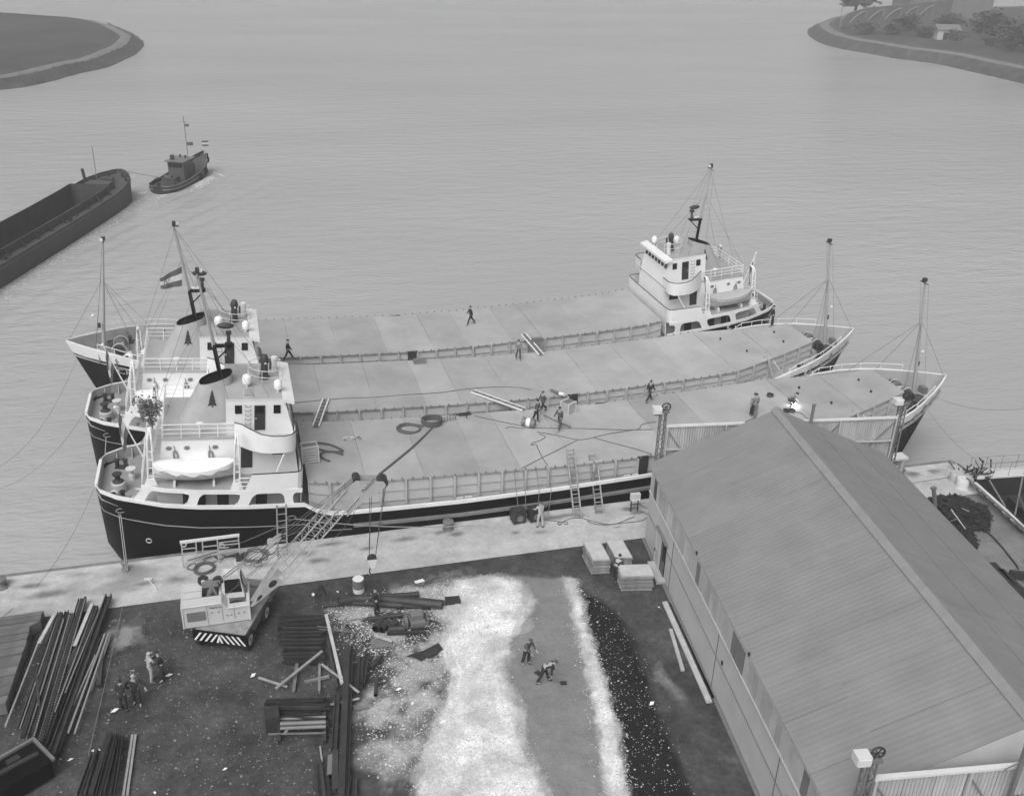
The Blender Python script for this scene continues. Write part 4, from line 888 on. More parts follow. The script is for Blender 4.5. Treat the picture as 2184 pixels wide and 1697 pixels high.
# ---- tall gable screens with lattice posts at both ends of the shed
M['gsheet'] = mat('corrugated_sheet', .40, .6, .2, 1.0, streak=(2.2,2.2,.35), rnd=.08)
def gable_screen(GO, label, fs):                         # fs: which way the frame faces
    gate = thing('gable_screen', label, 'screen', (SX, SY, 0)); ZT = 7.02; x0, x1 = .85, 14.55; nP = 12
    for i in range(nP):
        a, c = lerp(x0, x1, i/nP), lerp(x0, x1, (i+1)/nP)
        for z0, z1 in ((5.58, ZT-.06), (3.9, 5.52), (.1, 3.84)):
            mb = MB(SH); k = 16; mb.grid([[(lerp(a+.006, c-.006, j/k), GO+.022*(1 if j % 2 else -1), z) for j in range(k+1)] for z in (z0, z1)]); mb.build('sheet_panel', M['gsheet'], gate)
    for i in range(5): s = lerp(x0, x1, i/4); mb = MB(SH); mb.beam((s, GO+.12*fs, 0), (s, GO+.12*fs, ZT), .09); mb.build('screen_post', M['lgrey'], gate)
    for z in (5.55, 3.87): mb = MB(SH); mb.beam((x0, GO+.10*fs, z), (x1, GO+.10*fs, z), .09); mb.build('girt', M['lgrey'], gate)
    for s0, s1 in ((x0, x0+1.3),(x0+3.4, x0+4.7),(x1, x1-1.6),(x1-3.4, x1-5.0)): mb = MB(SH); mb.beam((s0, GO+.08*fs, ZT-.2), (s1, GO+.08*fs, 5.0), .05); mb.build('brace', M['mid'], gate)
    mb = MB(SH); mb.beam((x0-.1, GO, ZT), (x1+.1, GO, ZT), .2, .10); mb.build('top_rail', M['offwhite'], gate)
    for s in (x0-.3, x1+.25):
        mb = MB(SH); top = 8.15
        for a, b_ in ((-.17,-.17),(.17,-.17),(.17,.17),(-.17,.17)): mb.beam((s+a, GO+b_, 0), (s+a*.9, GO+b_*.9, top-.1), .06)
        z = .4; f = 1
        while z < top-.5:
            for yy in (-.17, .17): mb.beam((s-.17*f, GO+yy, z), (s+.17*f, GO+yy, z+.45), .03)
            for xx in (-.17, .17): mb.beam((s+xx, GO-.17*f, z), (s+xx, GO+.17*f, z+.45), .03)
            z += .45; f = -f
        po = mb.build('lattice_post', M['mid'], gate); e = -1 if fs > 0 else 1
        mb = MB(SH); mb.box((s+.42*e, GO+.1, top-.02),(.5,.42,.34)); mb.box((s+.42*e, GO+.33, top-.05),(.44,.04,.28)); mb.build('floodlight', M['offwhite'], po)
        mb = MB(SH); mb.box((s+.35*e, GO+.05, top-.28),(.4,.3,.14)); mb.box((s+.02,GO+.05,top-.15),(.5,.4,.12)); mb.build('lamp_bracket', M['mid'], po)
        mb = MB(SH); mb.tube([(s+.1+.24*math.cos(t), GO+.1, top+.12+.24*math.sin(t)) for t in [2*math.pi*i/16 for i in range(16)]], .04, 5, True)
        for i in range(3): t = i*math.pi/3; mb.beam((s+.1-.24*math.cos(t), GO+.1, top+.12-.24*math.sin(t)), (s+.1+.24*math.cos(t), GO+.1, top+.12+.24*math.sin(t)), .03)
        mb.build('sheave', M['dark'], po)
    for s, zt in ((5.8, 8.25), (9.2, 8.2)):
        mb = MB(SH); mb.beam((s, GO+.32*fs, 0), (s, GO+.32*fs, zt), .14); mb.box((s+.02, GO+.32*fs, zt),(.2,.18,.05))
        if s < 7: mb.beam((s, GO+.32*fs, 7.55), (s-.55, GO+.32*fs, 7.25), .04)
        mb.build('guide_post', M['mid'], gate)
gable_screen(-.75, 'tall corrugated sheet screen between two lattice posts at the river end of the shed', 1)
gable_screen(SLN+.72, 'pale sheet screen with a floodlit lattice post at the near end of the shed', 1)
# ---- fine ribs and rain streaks on the roof sheets
_n = M['roof'].node_tree; _N, _L = _n.nodes, _n.links; _b = _N['Principled BSDF']; _tc = _N.new('ShaderNodeTexCoord')
def _dot(v): q = _N.new('ShaderNodeVectorMath'); q.operation = 'DOT_PRODUCT'; _L.new(_tc.outputs['Object'], q.inputs[0]); q.inputs[1].default_value = v; return q.outputs['Value']
_dd, _ss = _dot((-SA,-CA,0)), _dot((CA,-SA,0)); _cx = _N.new('ShaderNodeCombineXYZ')
def _m(op, a, k): q = _N.new('ShaderNodeMath'); q.operation = op; _L.new(a, q.inputs[0]); q.inputs[1].default_value = k; return q.outputs[0]
_L.new(_m('MULTIPLY', _dd, 2.6), _cx.inputs[0]); _L.new(_m('MULTIPLY', _ss, .35), _cx.inputs[1])
_nz = _N.new('ShaderNodeTexNoise'); _nz.inputs['Scale'].default_value = 1.0; _nz.inputs['Detail'].default_value = 5; _L.new(_cx.outputs[0], _nz.inputs['Vector'])
_mr = _N.new('ShaderNodeMapRange'); _mr.inputs[1].default_value, _mr.inputs[2].default_value, _mr.inputs[3].default_value, _mr.inputs[4].default_value = .3, .7, .95, 1.05; _L.new(_nz.outputs[0], _mr.inputs[0])
_old = _b.inputs['Base Color'].links[0].from_socket; _mu = _N.new('ShaderNodeMath'); _mu.operation = 'MULTIPLY'; _L.new(_old, _mu.inputs[0]); _L.new(_mr.outputs[0], _mu.inputs[1]); _L.new(_mu.outputs[0], _b.inputs['Base Color'])
_si = _N.new('ShaderNodeMath'); _si.operation = 'SINE'; _L.new(_m('MULTIPLY', _dd, 2*math.pi/.26), _si.inputs[0]); _bp = _N.new('ShaderNodeBump'); _bp.inputs['Strength'].default_value = .18; _bp.inputs['Distance'].default_value = .02; _L.new(_si.outputs[0], _bp.inputs['Height']); _L.new(_bp.outputs[0], _b.inputs['Normal'])
# small concrete hut at the quay corner
hut = thing('concrete_hut', 'small concrete shelter with a flat slab roof beside the bow of the quayside ship', 'hut', (38.1, 45.75, 0))
mb = MB(); mb.box((0,0,2.45),(1.75,.75,.14)); mb.build('roof_slab', M['offwhite'], hut)
for x in (-.6,.6):
    for y in (-.22,.22): mb = MB(); mb.box((x,y,1.19),(.18,.16,2.38)); mb.build('post', M['lgrey'], hut)
mb = MB(); mb.box((-.1,.26,1.19),(1.0,.06,2.38)); mb.build('wall', M['lgrey'], hut)
mb = MB(); mb.box((.15,-.1,1.6),(.4,.25,.5)); mb.build('switch_box', M['offwhite'], hut)
# ================================================================== TRUCK CRANE
Z3 = zoom(650, 1850, 2.121)
crane = thing('truck_crane', 'pale lattice boom crane on a striped truck chassis, working on the quay', 'crane', (-3.06, 39.5, 0), rad(66.4))
_ci = (Matrix.Translation((-3.06, 39.5, 0)) @ Matrix.Rotation(rad(66.4), 4, 'Z')).inverted()
def CW(p): return _ci @ Vector(p)                       # world -> crane
mb = MB(); mb.box((2.1,0,.86),(4.2,2.5,.40)); mb.box((3.9,0,1.0),(.5,2.3,.5)); mb.box((2.1,0,.55),(4.0,.9,.3)); mb.build('chassis', M['mid'], crane)
mb = MB(); mb.box((1.2,0,1.085),(2.3,2.5,.05)); mb.build('chassis_deck', M['wood'], crane)
mb = MB(); mb.box((-.05,0,.80),(.10,2.72,.62)); bd_ = mb.build('rear_board', M['black'], crane)
for i in range(9):
    y = 1.1-i*.275; sl_ = .17 if i < 4 else (-.17 if i > 4 else 0); mb = MB()
    if i == 4: mb.extr([(-.101,.0,1.04),(-.101,.17,.56),(-.101,.06,.56),(-.101,0,.76),(-.101,-.06,.56),(-.101,-.17,.56)], (-.012,0,0))
    else: mb.extr([(-.101,y+sl_-.055,.56),(-.101,y+sl_+.055,.56),(-.101,y-sl_+.055,1.05),(-.101,y-sl_-.055,1.05)], (-.012,0,0))
    mb.build('hazard_stripe', M['white'], bd_)
for x in (.42, 2.55):
    for sg in (-1, 1):
        mb = MB(); prof = [(.30,-.15),(.46,-.15),(.53,-.09),(.53,.09),(.46,.15),(.30,.15)]; n = 22
        R_ = [[mb.v(x+r*math.cos(2*math.pi*j/n), sg*1.2+w, .53+r*math.sin(2*math.pi*j/n)) for j in range(n)] for r, w in prof]
        for i in range(6):
            A, B = R_[i], R_[(i+1) % 6]
            for j in range(n): mb.face((A[j], B[j], B[(j+1) % n], A[(j+1) % n]))
        wh_ = mb.build('wheel', M['rubber'], crane, True)
        mb = MB(); mb.cyl((x,sg*1.12,.53),(x,sg*1.31,.53),.31,None,18); mb.cyl((x,sg*1.3,.53),(x,sg*1.36,.53),.09,None,10,1); mb.build('wheel_hub', [M['offwhite'], M['mid']], wh_)
    mb = MB(); mb.cyl((x,-1.1,.53),(x,1.1,.53),.09); mb.build('axle', M['dark'], crane)
mb = MB(); mb.extr([(3.15,-1.28,1.2),(3.15,-1.28,.7),(3.45,-1.28,.6),(3.6,-1.28,1.2)], (0,.4,0)); mb.extr([(1.0,-1.26,1.02),(2.0,-1.26,1.02),(1.85,-1.26,.55),(1.1,-1.26,.5)], (0,.5,0)); mb.build('mudguard', M['mid'], crane)
mb = MB(); mb.lathe([(.75,1.06),(.75,1.22),(.6,1.24)], CW((-2.3,40.95,0)), 20); mb.build('slewing_ring', M['dark'], crane)
# upper works (built in world co-ordinates)
X0, X1, X2, Y0, Y1 = -4.70, -2.86, -1.60, 40.10, 41.98
mb = MB(CW); zb, zt1, zt2 = 1.16, 2.40, 2.05; bv = .07
def plate_with_hole(mb, xa, xb, ya, yb, z, hx0, hx1, hy0, hy1):
    for a, b_, c, d in ((xa,hx0,ya,yb),(hx1,xb,ya,yb),(hx0,hx1,ya,hy0),(hx0,hx1,hy1,yb)): mb.box(((a+b_)/2,(c+d)/2,z-.02),(b_-a,d-c,.04))
plate_with_hole(mb, X0, X1, Y0, Y1, zt1, -3.78, -2.98, 40.72, 41.62); plate_with_hole(mb, X1+.25, X2, Y0, Y1-.85, zt2, -2.52, -1.72, 40.42, 41.02)
mb.poly([(X0,Y0,zb),(X1,Y0,zb),(X1,Y0,zt1-.04),(X0,Y0,zt1-.04)]); mb.poly([(X1,Y0,zb),(X2,Y0,zb+.03),(X2,Y0,zt2-.03),(X1+.25,Y0,zt2-.03),(X1,Y0,zt1-.04)])
mb.poly([(X0,Y1,zb),(X0,Y0,zb),(X0,Y0,zt1-.04),(X0,Y1,zt1-.04)]); mb.poly([(X2,Y0,zb),(X2,Y1,zb),(X2,Y1,zt2-.03),(X2,Y0,zt2-.03)]); mb.poly([(X0,Y1,zb),(X0,Y1,zt1-.04),(X1,Y1,zt1-.04),(X1,Y1,zb)])
mb.poly([(X1,Y0,zt1-.04),(X1+.25,Y0,zt2-.03),(X1+.25,Y1,zt2-.03),(X1,Y1,zt1-.04)]); mb.poly([(X0,Y0,zb),(X0,Y1,zb),(X2,Y1,zb),(X2,Y0,zb)])
mb.tube([(X0,Y0,zt1-.03),(X1,Y0,zt1-.03),(X1+.25,Y0,zt2-.02),(X2,Y0,zt2-.02)], .05, 8); mb.tube([(X0,Y0,zb),(X0,Y0,zt1-.03),(X0,Y1,zt1-.03)], .05, 8); mb.tube([(X2,Y0,zb),(X2,Y0,zt2-.03),(X2,Y1,zt2-.03)], .05, 8)
house = mb.build('engine_house', M['crane'], crane)
mb = MB(CW); mb.box(((X0+X1)/2+.45,41.17,1.35),(.86,.96,.1)); mb.box((-2.12,40.72,1.35),(.86,.66,.1)); mb.cyl((-2.3,40.75,1.62),(-1.9,40.75,1.62),.24,None,14); mb.cyl((-3.65,41.2,1.7),(-3.1,41.2,1.7),.22,None,14); mb.build('winch', M['dark'], house)
mb = MB(CW); mb.box((X0+.62,Y0-.012,1.78),(.86,.03,.52)); mb.build('radiator_grille', M['mid'], house)
mb = MB(CW)
for x in (X0+1.14, X1, X1+.55): mb.box((x,Y0-.01,1.75),(.018,.02,1.1 if x < X1 else .8))
mb.box(((X0+X1)/2,Y0+.62,zt1+.004),(1.75,.02,.012)); mb.box(((X0+X1)/2-.35,Y0+1.15,zt1+.004),(1.0,.02,.012)); mb.build('panel_joint', M['mid'], house)
mb = MB(CW)
for x, z_ in ((X0+1.35,1.9),(X1-.18,1.9),(X1+.2,1.62),(X1+.38,1.62),(X1+.75,1.66),(X1+1.0,1.68)): mb.box((x,Y0-.02,z_),(.10,.03,.03))
mb.build('handle', M['mid'], house)
mb = MB(CW); c8 = [mb.v(*p) for p in ((-2.86,40.92,2.0),(-1.78,40.86,2.0),(-1.70,41.95,2.0),(-2.8,41.98,2.0),(-2.8,41.18,3.1),(-1.93,41.16,3.1),(-1.9,41.85,3.1),(-2.74,41.88,3.1))]
for q in ((0,1,5,4),(1,2,6,5),(2,3,7,6),(3,0,4,7),(4,5,6,7)): mb.face([c8[i] for i in q])
cabn = mb.build('driver_cab', M['crane'], crane)
mb = MB(CW); mb.extr([(-2.70,40.975,2.28),(-1.88,40.93,2.28),(-1.96,41.10,2.95),(-2.68,41.13,2.95)], (0,-.02,.01)); mb.build('cab_window', M['glass'], cabn)
mb = MB(CW); mb.extr([(-1.75,41.1,2.35),(-1.72,41.8,2.35),(-1.87,41.75,2.98),(-1.88,41.24,2.98)], (.03,0,0)); mb.build('cab_window', M['glass'], cabn)
mb = MB(CW); mb.box((-2.32,41.5,3.115),(.62,.5,.03)); mb.tube([(-2.05,41.85,3.1),(-2.15,42.0,3.45)], .03, 5); mb.build('roof_hatch', M['offwhite'], cabn)
# gantry with its sheaves
G = Vector((-3.25, 41.1, 2.85)); mb = MB(CW)
for dy in (-.3,.3): mb.beam((-3.6,41.1+dy,2.0),G+Vector((0,dy*.6,0)),.12); mb.beam((-2.9,41.1+dy,1.8),G+Vector((0,dy*.6,0)),.10)
mb.beam(G+Vector((-.45,.12,-.05)),G+Vector((.3,-.05,.08)),.35,.22); gt = mb.build('gantry', M['mid'], crane)
for dx, dy in ((.28,.1),(-.42,.3)):
    mb = MB(CW); mb.cyl(G+Vector((dx,dy-.09,.05)),G+Vector((dx,dy+.09,.05)),.26,None,16); mb.cyl(G+Vector((dx,dy-.12,.05)),G+Vector((dx,dy+.12,.05)),.1,None,10,1); mb.build('sheave', [M['dark'], M['offwhite']], gt, True)
# boom
BY = 40.3
def bp_(x, y, dep=BY): u, v = Z3.uv(x, y); return aty(u, v, dep)
B0, B1, B2 = bp_(752, 1195), bp_(1672, 150), bp_(1868, 150)
ax = (B1-B0).normalized(); sd = Vector((0,1,0)); up = ax.cross(sd).normalized(); up = up if up.z > 0 else -up; LB = (B1-B0).length
def bpt(t, a, b_):                                       # along, side, up
    w = .36 if t > .26 else lerp(.20, .36, max(0, (t-.02)/.24)); h_ = .36 if t > .26 else lerp(.10, .36, max(0, (t-.02)/.24))
    return B0+ax*(LB*t)+sd*(a*w)+up*(b_*h_)
mb = MB(CW); cs = ((-1,-1),(1,-1),(1,1),(-1,1))
for a, b_ in cs: mb.tube([bpt(t, a, b_) for t in (.2,.3,.5,.7,.93)], .032, 6)
boom = mb.build('boom', M['boom'], crane)
mb = MB(CW); N_ = 11
for i in range(N_):
    t0, t1 = lerp(.24,.92,i/N_), lerp(.24,.92,(i+1)/N_)
    for (a0, b0), (a1, b1) in zip(cs, cs[1:]+cs[:1]):
        tm = (t0+t1)/2; mb.tube([bpt(t0,a0,b0), bpt(tm,a1,b1)], .013, 4); mb.tube([bpt(tm,a1,b1), bpt(t1,a0,b0)], .013, 4)
mb.build('boom_lacing', M['boom'], boom)
for a in (-1, 1):                                        # plated foot with its lightening holes
    mb = MB(CW); o_ = [bpt(.0,a,-.6), bpt(.10,a,-1.0), bpt(.25,a,-1), bpt(.25,a,1), bpt(.10,a,1.0), bpt(.0,a,.6)]; mb.extr(o_, sd*a*.02)
    ft = mb.build('boom_foot_plate', M['boom'], boom)
    for tc_ in (.07, .20):
        mb = MB(CW); mb.face([mb.v(bpt(tc_+.032*math.cos(q), a, .52*math.sin(q))+sd*a*.028) for q in [2*math.pi*i/14 for i in range(14)]]); mb.build('lightening_hole', M['dark'], ft)
for a in (-1, 1):                                        # plated head bent forward
    mb = MB(CW); q = sd*(a*.30); mb.extr([bpt(.80,0,1)+q, B1+q+up*.28, B2+q+Vector((0,0,.12)), B2+q+Vector((.12,0,-.1)), B2+q+Vector((-.05,0,-.30)), bp_(1700,300)+q, bp_(1560,430)+q, bpt(.82,0,-1)+q], sd*a*.02); hd_ = mb.build('boom_head_plate', M['boom'], boom)
    # maker's script on the plate, as on the photograph
    cu_ = bpy.data.curves.new('script', 'FONT'); cu_.body = 'Nelson'; cu_.size = .42; cu_.shear = .35
    tmp = bpy.data.objects.new('tmp', cu_); COL.objects.link(tmp); me_ = bpy.data.meshes.new_from_object(tmp.evaluated_get(bpy.context.evaluated_depsgraph_get())); bpy.data.objects.remove(tmp)
    if a < 0:
        mb = MB(CW); o0 = bp_(1700, 232)
        for v in me_.vertices: mb.v(o0+q-sd*.03+ax*v.co.x*.75+up*v.co.y*.75)
        for p in me_.polygons: mb.face(list(p.vertices))
        mb.build('maker_script', M['dark'], hd_)
        mb = MB(CW); s_ = .55
        for v in me_.vertices: mb.v((X1-.62+v.co.x*.5, Y0-.025, 2.13+v.co.y*.45))
        for p in me_.polygons: mb.face(list(p.vertices))
        mb.build('maker_script', M['dark'], house)
    bpy.data.meshes.remove(me_)
for c_, r_ in ((B2+Vector((-.02,0,-.02)), .26), (B1+up*.22, .18)):
    mb = MB(CW); mb.cyl(c_-sd*.26, c_+sd*.26, r_, None, 16); mb.build('head_sheave', M['dark'], boom, True)
HK, BK = aty(*Z3.uv(1752, 935), 40.6), aty(*Z3.uv(1778, 815), 40.6)
mb = MB(CW)
for s_ in (-.12,.12):
    mb.tube([B1+up*.25+sd*s_, G+Vector((.3,s_,.1))], .018, 4); mb.tube([B1.lerp(B0,.25)+up*.3+sd*s_, G+Vector((.1,s_,0))], .015, 4); mb.tube([bpt(.55,s_,1.1), Vector((-2.9,41.1+s_,2.0))], .014, 4)
mb.tube(sag(B2+Vector((-.55,0,-.2)), bp_(960,640), .5), .014, 4); mb.tube(sag(bp_(1740,205), bp_(1430,660), .35), .014, 4)
mb.build('pendant_rope', M['wire'], crane)
mb = MB(CW)
for dx in (-.62,-.5,.10,.18): mb.tube([B2+Vector((dx,.05,-.1)), BK+Vector((-.14 if dx < 0 else .17,0,.1))], .015, 4)
mb.build('hoist_rope', M['wire'], crane)
for s_ in (-.13,.13):
    m_ = B1.lerp(G, .565)+Vector((0,s_,0)); mb = MB(CW); mb.beam(m_-ax*.42*0+(G-B1).normalized()*.32, m_-(G-B1).normalized()*.32, .16, .10); mb.cyl(m_+(G-B1).normalized()*.3-sd*.07, m_+(G-B1).normalized()*.3+sd*.07,.15,None,12); mb.build('rope_block', M['buff'], crane)
mb = MB(CW); mb.cyl(BK+Vector((0,-.1,0)),BK+Vector((0,.1,0)),.24,None,16); hb = mb.build('hook_block', M['dark'], crane, True)
mb = MB(CW)
for yy in (-.13,.13): mb.extr([BK+Vector((-.24,yy,.02)),BK+Vector((.24,yy,.02)),BK+Vector((.10,yy,-.5)),BK+Vector((-.10,yy,-.5))], (0,.02,0))
mb.build('block_cheek', M['offwhite'], hb)
mb = MB(CW); mb.tube([BK+Vector((0,0,-.5)),HK+Vector((.05,0,.25))], .04, 6); mb.tube([HK+Vector((.05,0,.25)),HK+Vector((.02,0,.05)),HK+Vector((.10,0,-.08)),HK+Vector((-.03,0,-.16)),HK+Vector((-.10,0,-.05))], .035, 6); mb.build('hook', M['dark'], hb)

# ================================================================== YARD
Z4, ZL, ZC, ZQ, ZR_ = zoom(1000,2150,1.644), zoom(0,2300,1.924), zoom(1850,1850,1.697), zoom(2000,1780,3.64), zoom(3550,1780,2.357)
rr = random.Random(5)
def lay(name, p, q, w, h, mt, label, cat, group=None, kind='box'):
    mb = MB()
    if kind == 'box': mb.beam(p, q, w, h)
    elif kind == 'round': mb.tube([p, q], w/2, 8)
    elif kind == 'pipe': mb.pipe(p, q, w/2, 14, .10, 0, 1)
    elif kind == 'channel':
        p, q = Vector(p), Vector(q); d = (q-p).normalized(); s_ = d.cross(Vector((0,0,1))).normalized(); u_ = Vector((0,0,1))
        mb.beam(p-u_*h*.3, q-u_*h*.3, w, h*.2)
        for e in (-1, 1): mb.beam(p+s_*e*w*.42, q+s_*e*w*.42, w*.16, h)
    elif kind == 'ibeam':
        p, q = Vector(p), Vector(q); u_ = Vector((0,0,1)); mb.beam(p+u_*h*.43, q+u_*h*.43, w, h*.14); mb.beam(p-u_*h*.43, q-u_*h*.43, w, h*.14); mb.beam(p, q, w*.2, h*.7)
    lo_ = min(v.z for v in mb.V)
    return solo(mb, name, [mt, M['black']], label, cat, group, kind in ('round', 'pipe'))
# stack of dark bars beside the crane
g = 'steel bars in the stack beside the crane wheels'
for k in range(30):
    t = k/29; y = lerp(540, 826, t); lay_ = .08+.36*(1-abs(2*((t*3) % 1)-1))*rr.uniform(.6,1); xa, xb = 190+28*(t > .62)+rr.uniform(-14,14), 500+rr.uniform(-16,4)
    sl_ = rr.uniform(-6,6)-(14 if t < .25 else 3)
    lay('steel_bar', Z4(xa,y,lay_), Z4(xb,y+sl_,lay_+.02), .085, .085, M['rust'], ORD[k]+' dark bar from the back in the stack right of the crane wheels', 'steel bar', g, 'box' if k % 3 else 'channel')
for k in range(9):
    t = k/8; y = lerp(520, 720, t); lay('steel_bar', Z4(195+rr.uniform(0,25),y,.5+.04*(k%2)), Z4(495-rr.uniform(0,30),y-rr.uniform(0,26)*(1-t),.52), .10, .08, M['pipe'], ORD[k]+' loose bar from the back atop the stack by the crane wheels', 'steel bar', g, 'channel')
g = 'steel bars in the lower stack near the bottom of the yard'
for k in range(22):
    t = k/21; y = lerp(1060, 1245, t); z_ = .08+rr.uniform(0,.4); a = rr.uniform(-22,22) if t < .5 else rr.uniform(-10,4)
    lay('steel_bar', Z4(90+45*(t > .55)+rr.uniform(-12,22),y+a,z_), Z4(500+rr.uniform(-20,40),y-a,z_+rr.uniform(0,.08)), .09, .09, M['rust'], ORD[k]+' rusty bar from the back in the loose stack on a timber cradle', 'steel bar', g, 'channel' if k % 2 else 'box')
for k, (ya, yb, w) in enumerate(((1222,1212,.2),(1252,1240,.16),(1192,1178,.14))):
    lay('steel_tube', Z4(200,ya,.42), Z4(500,yb,.45), w, w, M['mid'], ('thick grey tube on the front of the loose stack','thin grey tube below the thick one on the loose stack','grey tube at the back of the three on the loose stack')[k], 'tube', None, 'pipe')
for x, lb in ((190,'left upright timber of the cradle under the loose bars'),(490,'right upright timber of the cradle under the loose bars')):
    lay('cradle_timber', Z4(x,1160,.3), Z4(x+2,1345,.1), .13, .35, M['rust'], lb, 'timber')
lay('cradle_rail', Z4(120,1290,.3), Z4(500,1282,.3), .06, .06, M['mid'], 'thin rail lying across the front of the timber cradle', 'rail')
mb = MB(); c = Z4(150,1240); mb.box((c.x,c.y,.42),(.62,.75,.84),rad(4)); solo(mb, 'steel_box', M['rust'], 'rusty steel box at the left end of the loose bar stack', 'box')
# long beams running towards the camera
for (xa,ya,xb,yb,w,h_,kd,lb) in ((640,715,600,1720,.28,.26,'ibeam','long dark steel beam, widest of those running down the middle of the yard'),(672,700,640,1720,.12,.2,'channel','long narrow steel channel right of the widest beam'),(575,1030,553,1390,.24,.2,'channel','short dark channel left of the long beams'),(560,1400,560,1660,.26,.2,'ibeam','dark beam end near the bottom edge left of the long beams'),
        (512,690,570,985,.12,.16,'box','slim dark bar leaning past the pale plank'),(735,775,725,985,.20,.2,'channel','dark angled channel right of the long beams'),(775,755,740,965,.22,.18,'channel','dark wide channel beside the angled one'),(870,775,800,850,.16,.16,'box','short dark offcut right of the channels'),(840,800,790,840,.14,.14,'box','second short dark offcut beside the first'),(838,905,825,1035,.18,.18,'pipe','short dark pipe standing out to the right of the channels'),
        (660,1570,640,1720,.10,.12,'box','dark bar at the bottom edge right of the long beams'),(690,1580,690,1720,.16,.12,'channel','dark channel at the bottom edge right of the long beams'),(425,1470,440,1700,.12,.1,'box','dark bar end left of the bottom pipe'),(460,1460,490,1700,.12,.1,'box','dark rail end beside the bottom pipe'),(500,1440,520,1700,.10,.1,'channel','dark channel just left of the bottom pipe')):
    lay('steel_beam', Z4(xa,ya,.16+h_/2), Z4(xb,yb,.16+h_/2), w, h_, M['pipe'], lb, 'steel beam', 'steel beams in the middle of the yard', kd)
lay('steel_pipe', Z4(535,1440,.2), Z4(530,1570,.2), .34, .34, M['mid'], 'short wide pipe with its open end towards the bottom edge', 'pipe', None, 'pipe')
# timber
for (xa,ya,xb,yb,z_,w,h_,mt,lb) in ((500,505,605,960,.62,.15,.10,'palewood','long pale plank lying across the ends of the dark bar stack'),(475,745,170,990,.5,.13,.07,'wood','long grey plank leaning down from the dark bar stack'),(470,830,715,1015,.30,.10,.06,'wood','grey lath lying across the long beams'),(55,918,245,980,.06,.11,.06,'wood','short pale plank on the ground left of the loose stack'),(310,830,285,1015,.08,.15,.12,'wood','bearer timber under the left part of the dark bar stack'),(458,830,455,1010,.08,.11,.12,'wood','bearer timber under the right part of the dark bar stack'),
        (360,950,520,912,.1,.12,.14,'wood','dark grey beam piece between the two bar stacks'),(650,532,775,515,.12,.10,.08,'palewood','pale batten left of the steel plate near the crane man'),(820,640,935,680,.2,.12,.08,'palewood','pale plank with a bright end right of the long beams'),(625,560,605,640,.1,.12,.06,'wood','short grey board between rubble above the beams'),(690,625,665,660,.1,.1,.06,'wood','small grey board end beside the short board'),(705,640,735,680,.1,.1,.06,'wood','small grey offcut right of the short board'),(485,1105,720,1055,.12,.12,.05,'palewood','pale board under the long beams'),(460,1370,475,1475,.08,.06,.05,'palewood','thin pale lath left of the bottom pipe'),
        (925,690,950,775,.1,.09,.06,'wood','short grey lath right of the pale bright-ended plank'),(455,600,700,622,.55,.04,.04,'mid','thin rod lying over the bar stack to the right'),(440,580,640,607,.58,.04,.04,'mid','second thin rod over the bar stack')):
    lay('plank', Z4(xa,ya,z_), Z4(xb,yb,z_*.6 if z_ > .3 else z_), w, h_, M[mt], lb, 'plank', 'planks lying about the yard')
for (xa,ya,xb,yb,w,lb) in ((1372,945,1675,1625,.28,'long grey plank along the shed wall, longest of the two'),(1412,1130,1495,1410,.18,'shorter grey plank left of the long one by the shed wall')):
    lay('plank', ZC(xa,ya,.08), ZC(xb,yb,.08), w, .1, M['palewood'], lb, 'plank', 'planks lying about the yard')
lay('plank', ZC(1400,950,.05), ZC(1700,1600,.05), .18, .06, M['rust'], 'dark board tight against the foot of the shed wall', 'plank')
# pipes by the crane hook
for (xa,ya,xb,yb,z_,w,lb) in ((582,420,695,398,.35,.42,'short thick pipe, left end of the pipe heap under the hook'),(700,398,860,402,.42,.40,'thick pipe in the middle of the heap under the hook'),(640,420,1000,445,.18,.34,'long pipe underneath the heap under the hook'),(850,400,1265,440,.36,.42,'long thick pipe, topmost of the heap under the hook'),(960,396,1278,428,.32,.30,'long pipe behind the topmost one'),(830,432,1180,452,.16,.30,'dark pipe at the foot of the heap, near side'),
        (862,380,930,378,.18,.26,'short pipe lying behind the heap, leftmost of three'),(930,382,1030,376,.18,.28,'short pipe lying behind the heap, middle of three'),(1028,378,1112,368,.20,.30,'short pipe lying behind the heap, rightmost of three'),(480,448,640,435,.1,.16,'thin bent pipe pointing left out of the heap'),
        (772,535,1005,505,.14,.22,'dark half pipe lying in front of the crane man'),(860,545,825,600,.18,.40,'short open pipe, leftmost of three side by side'),(908,555,862,605,.18,.38,'short open pipe, middle of three side by side'),(965,552,905,590,.2,.34,'short open pipe, rightmost of three side by side'),(1018,595,910,602,.18,.32,'short pipe lying crosswise beside the three open pipes')):
    lay('steel_pipe', Z4(xa,ya,z_), Z4(xb,yb,z_), w, w, M['pipe'], lb, 'pipe', 'pipes heaped under the crane hook', 'pipe')
lay('steel_rail', Z4(900,628,.12), Z4(1155,620,.12), .14, .14, M['pipe'], 'dark rail lying right of the short pipes', 'rail', None, 'ibeam')
lay('steel_rail', Z4(1060,600,.08), Z4(1180,592,.08), .08, .08, M['pipe'], 'short dark rail below the grey machine box', 'rail', None, 'ibeam')
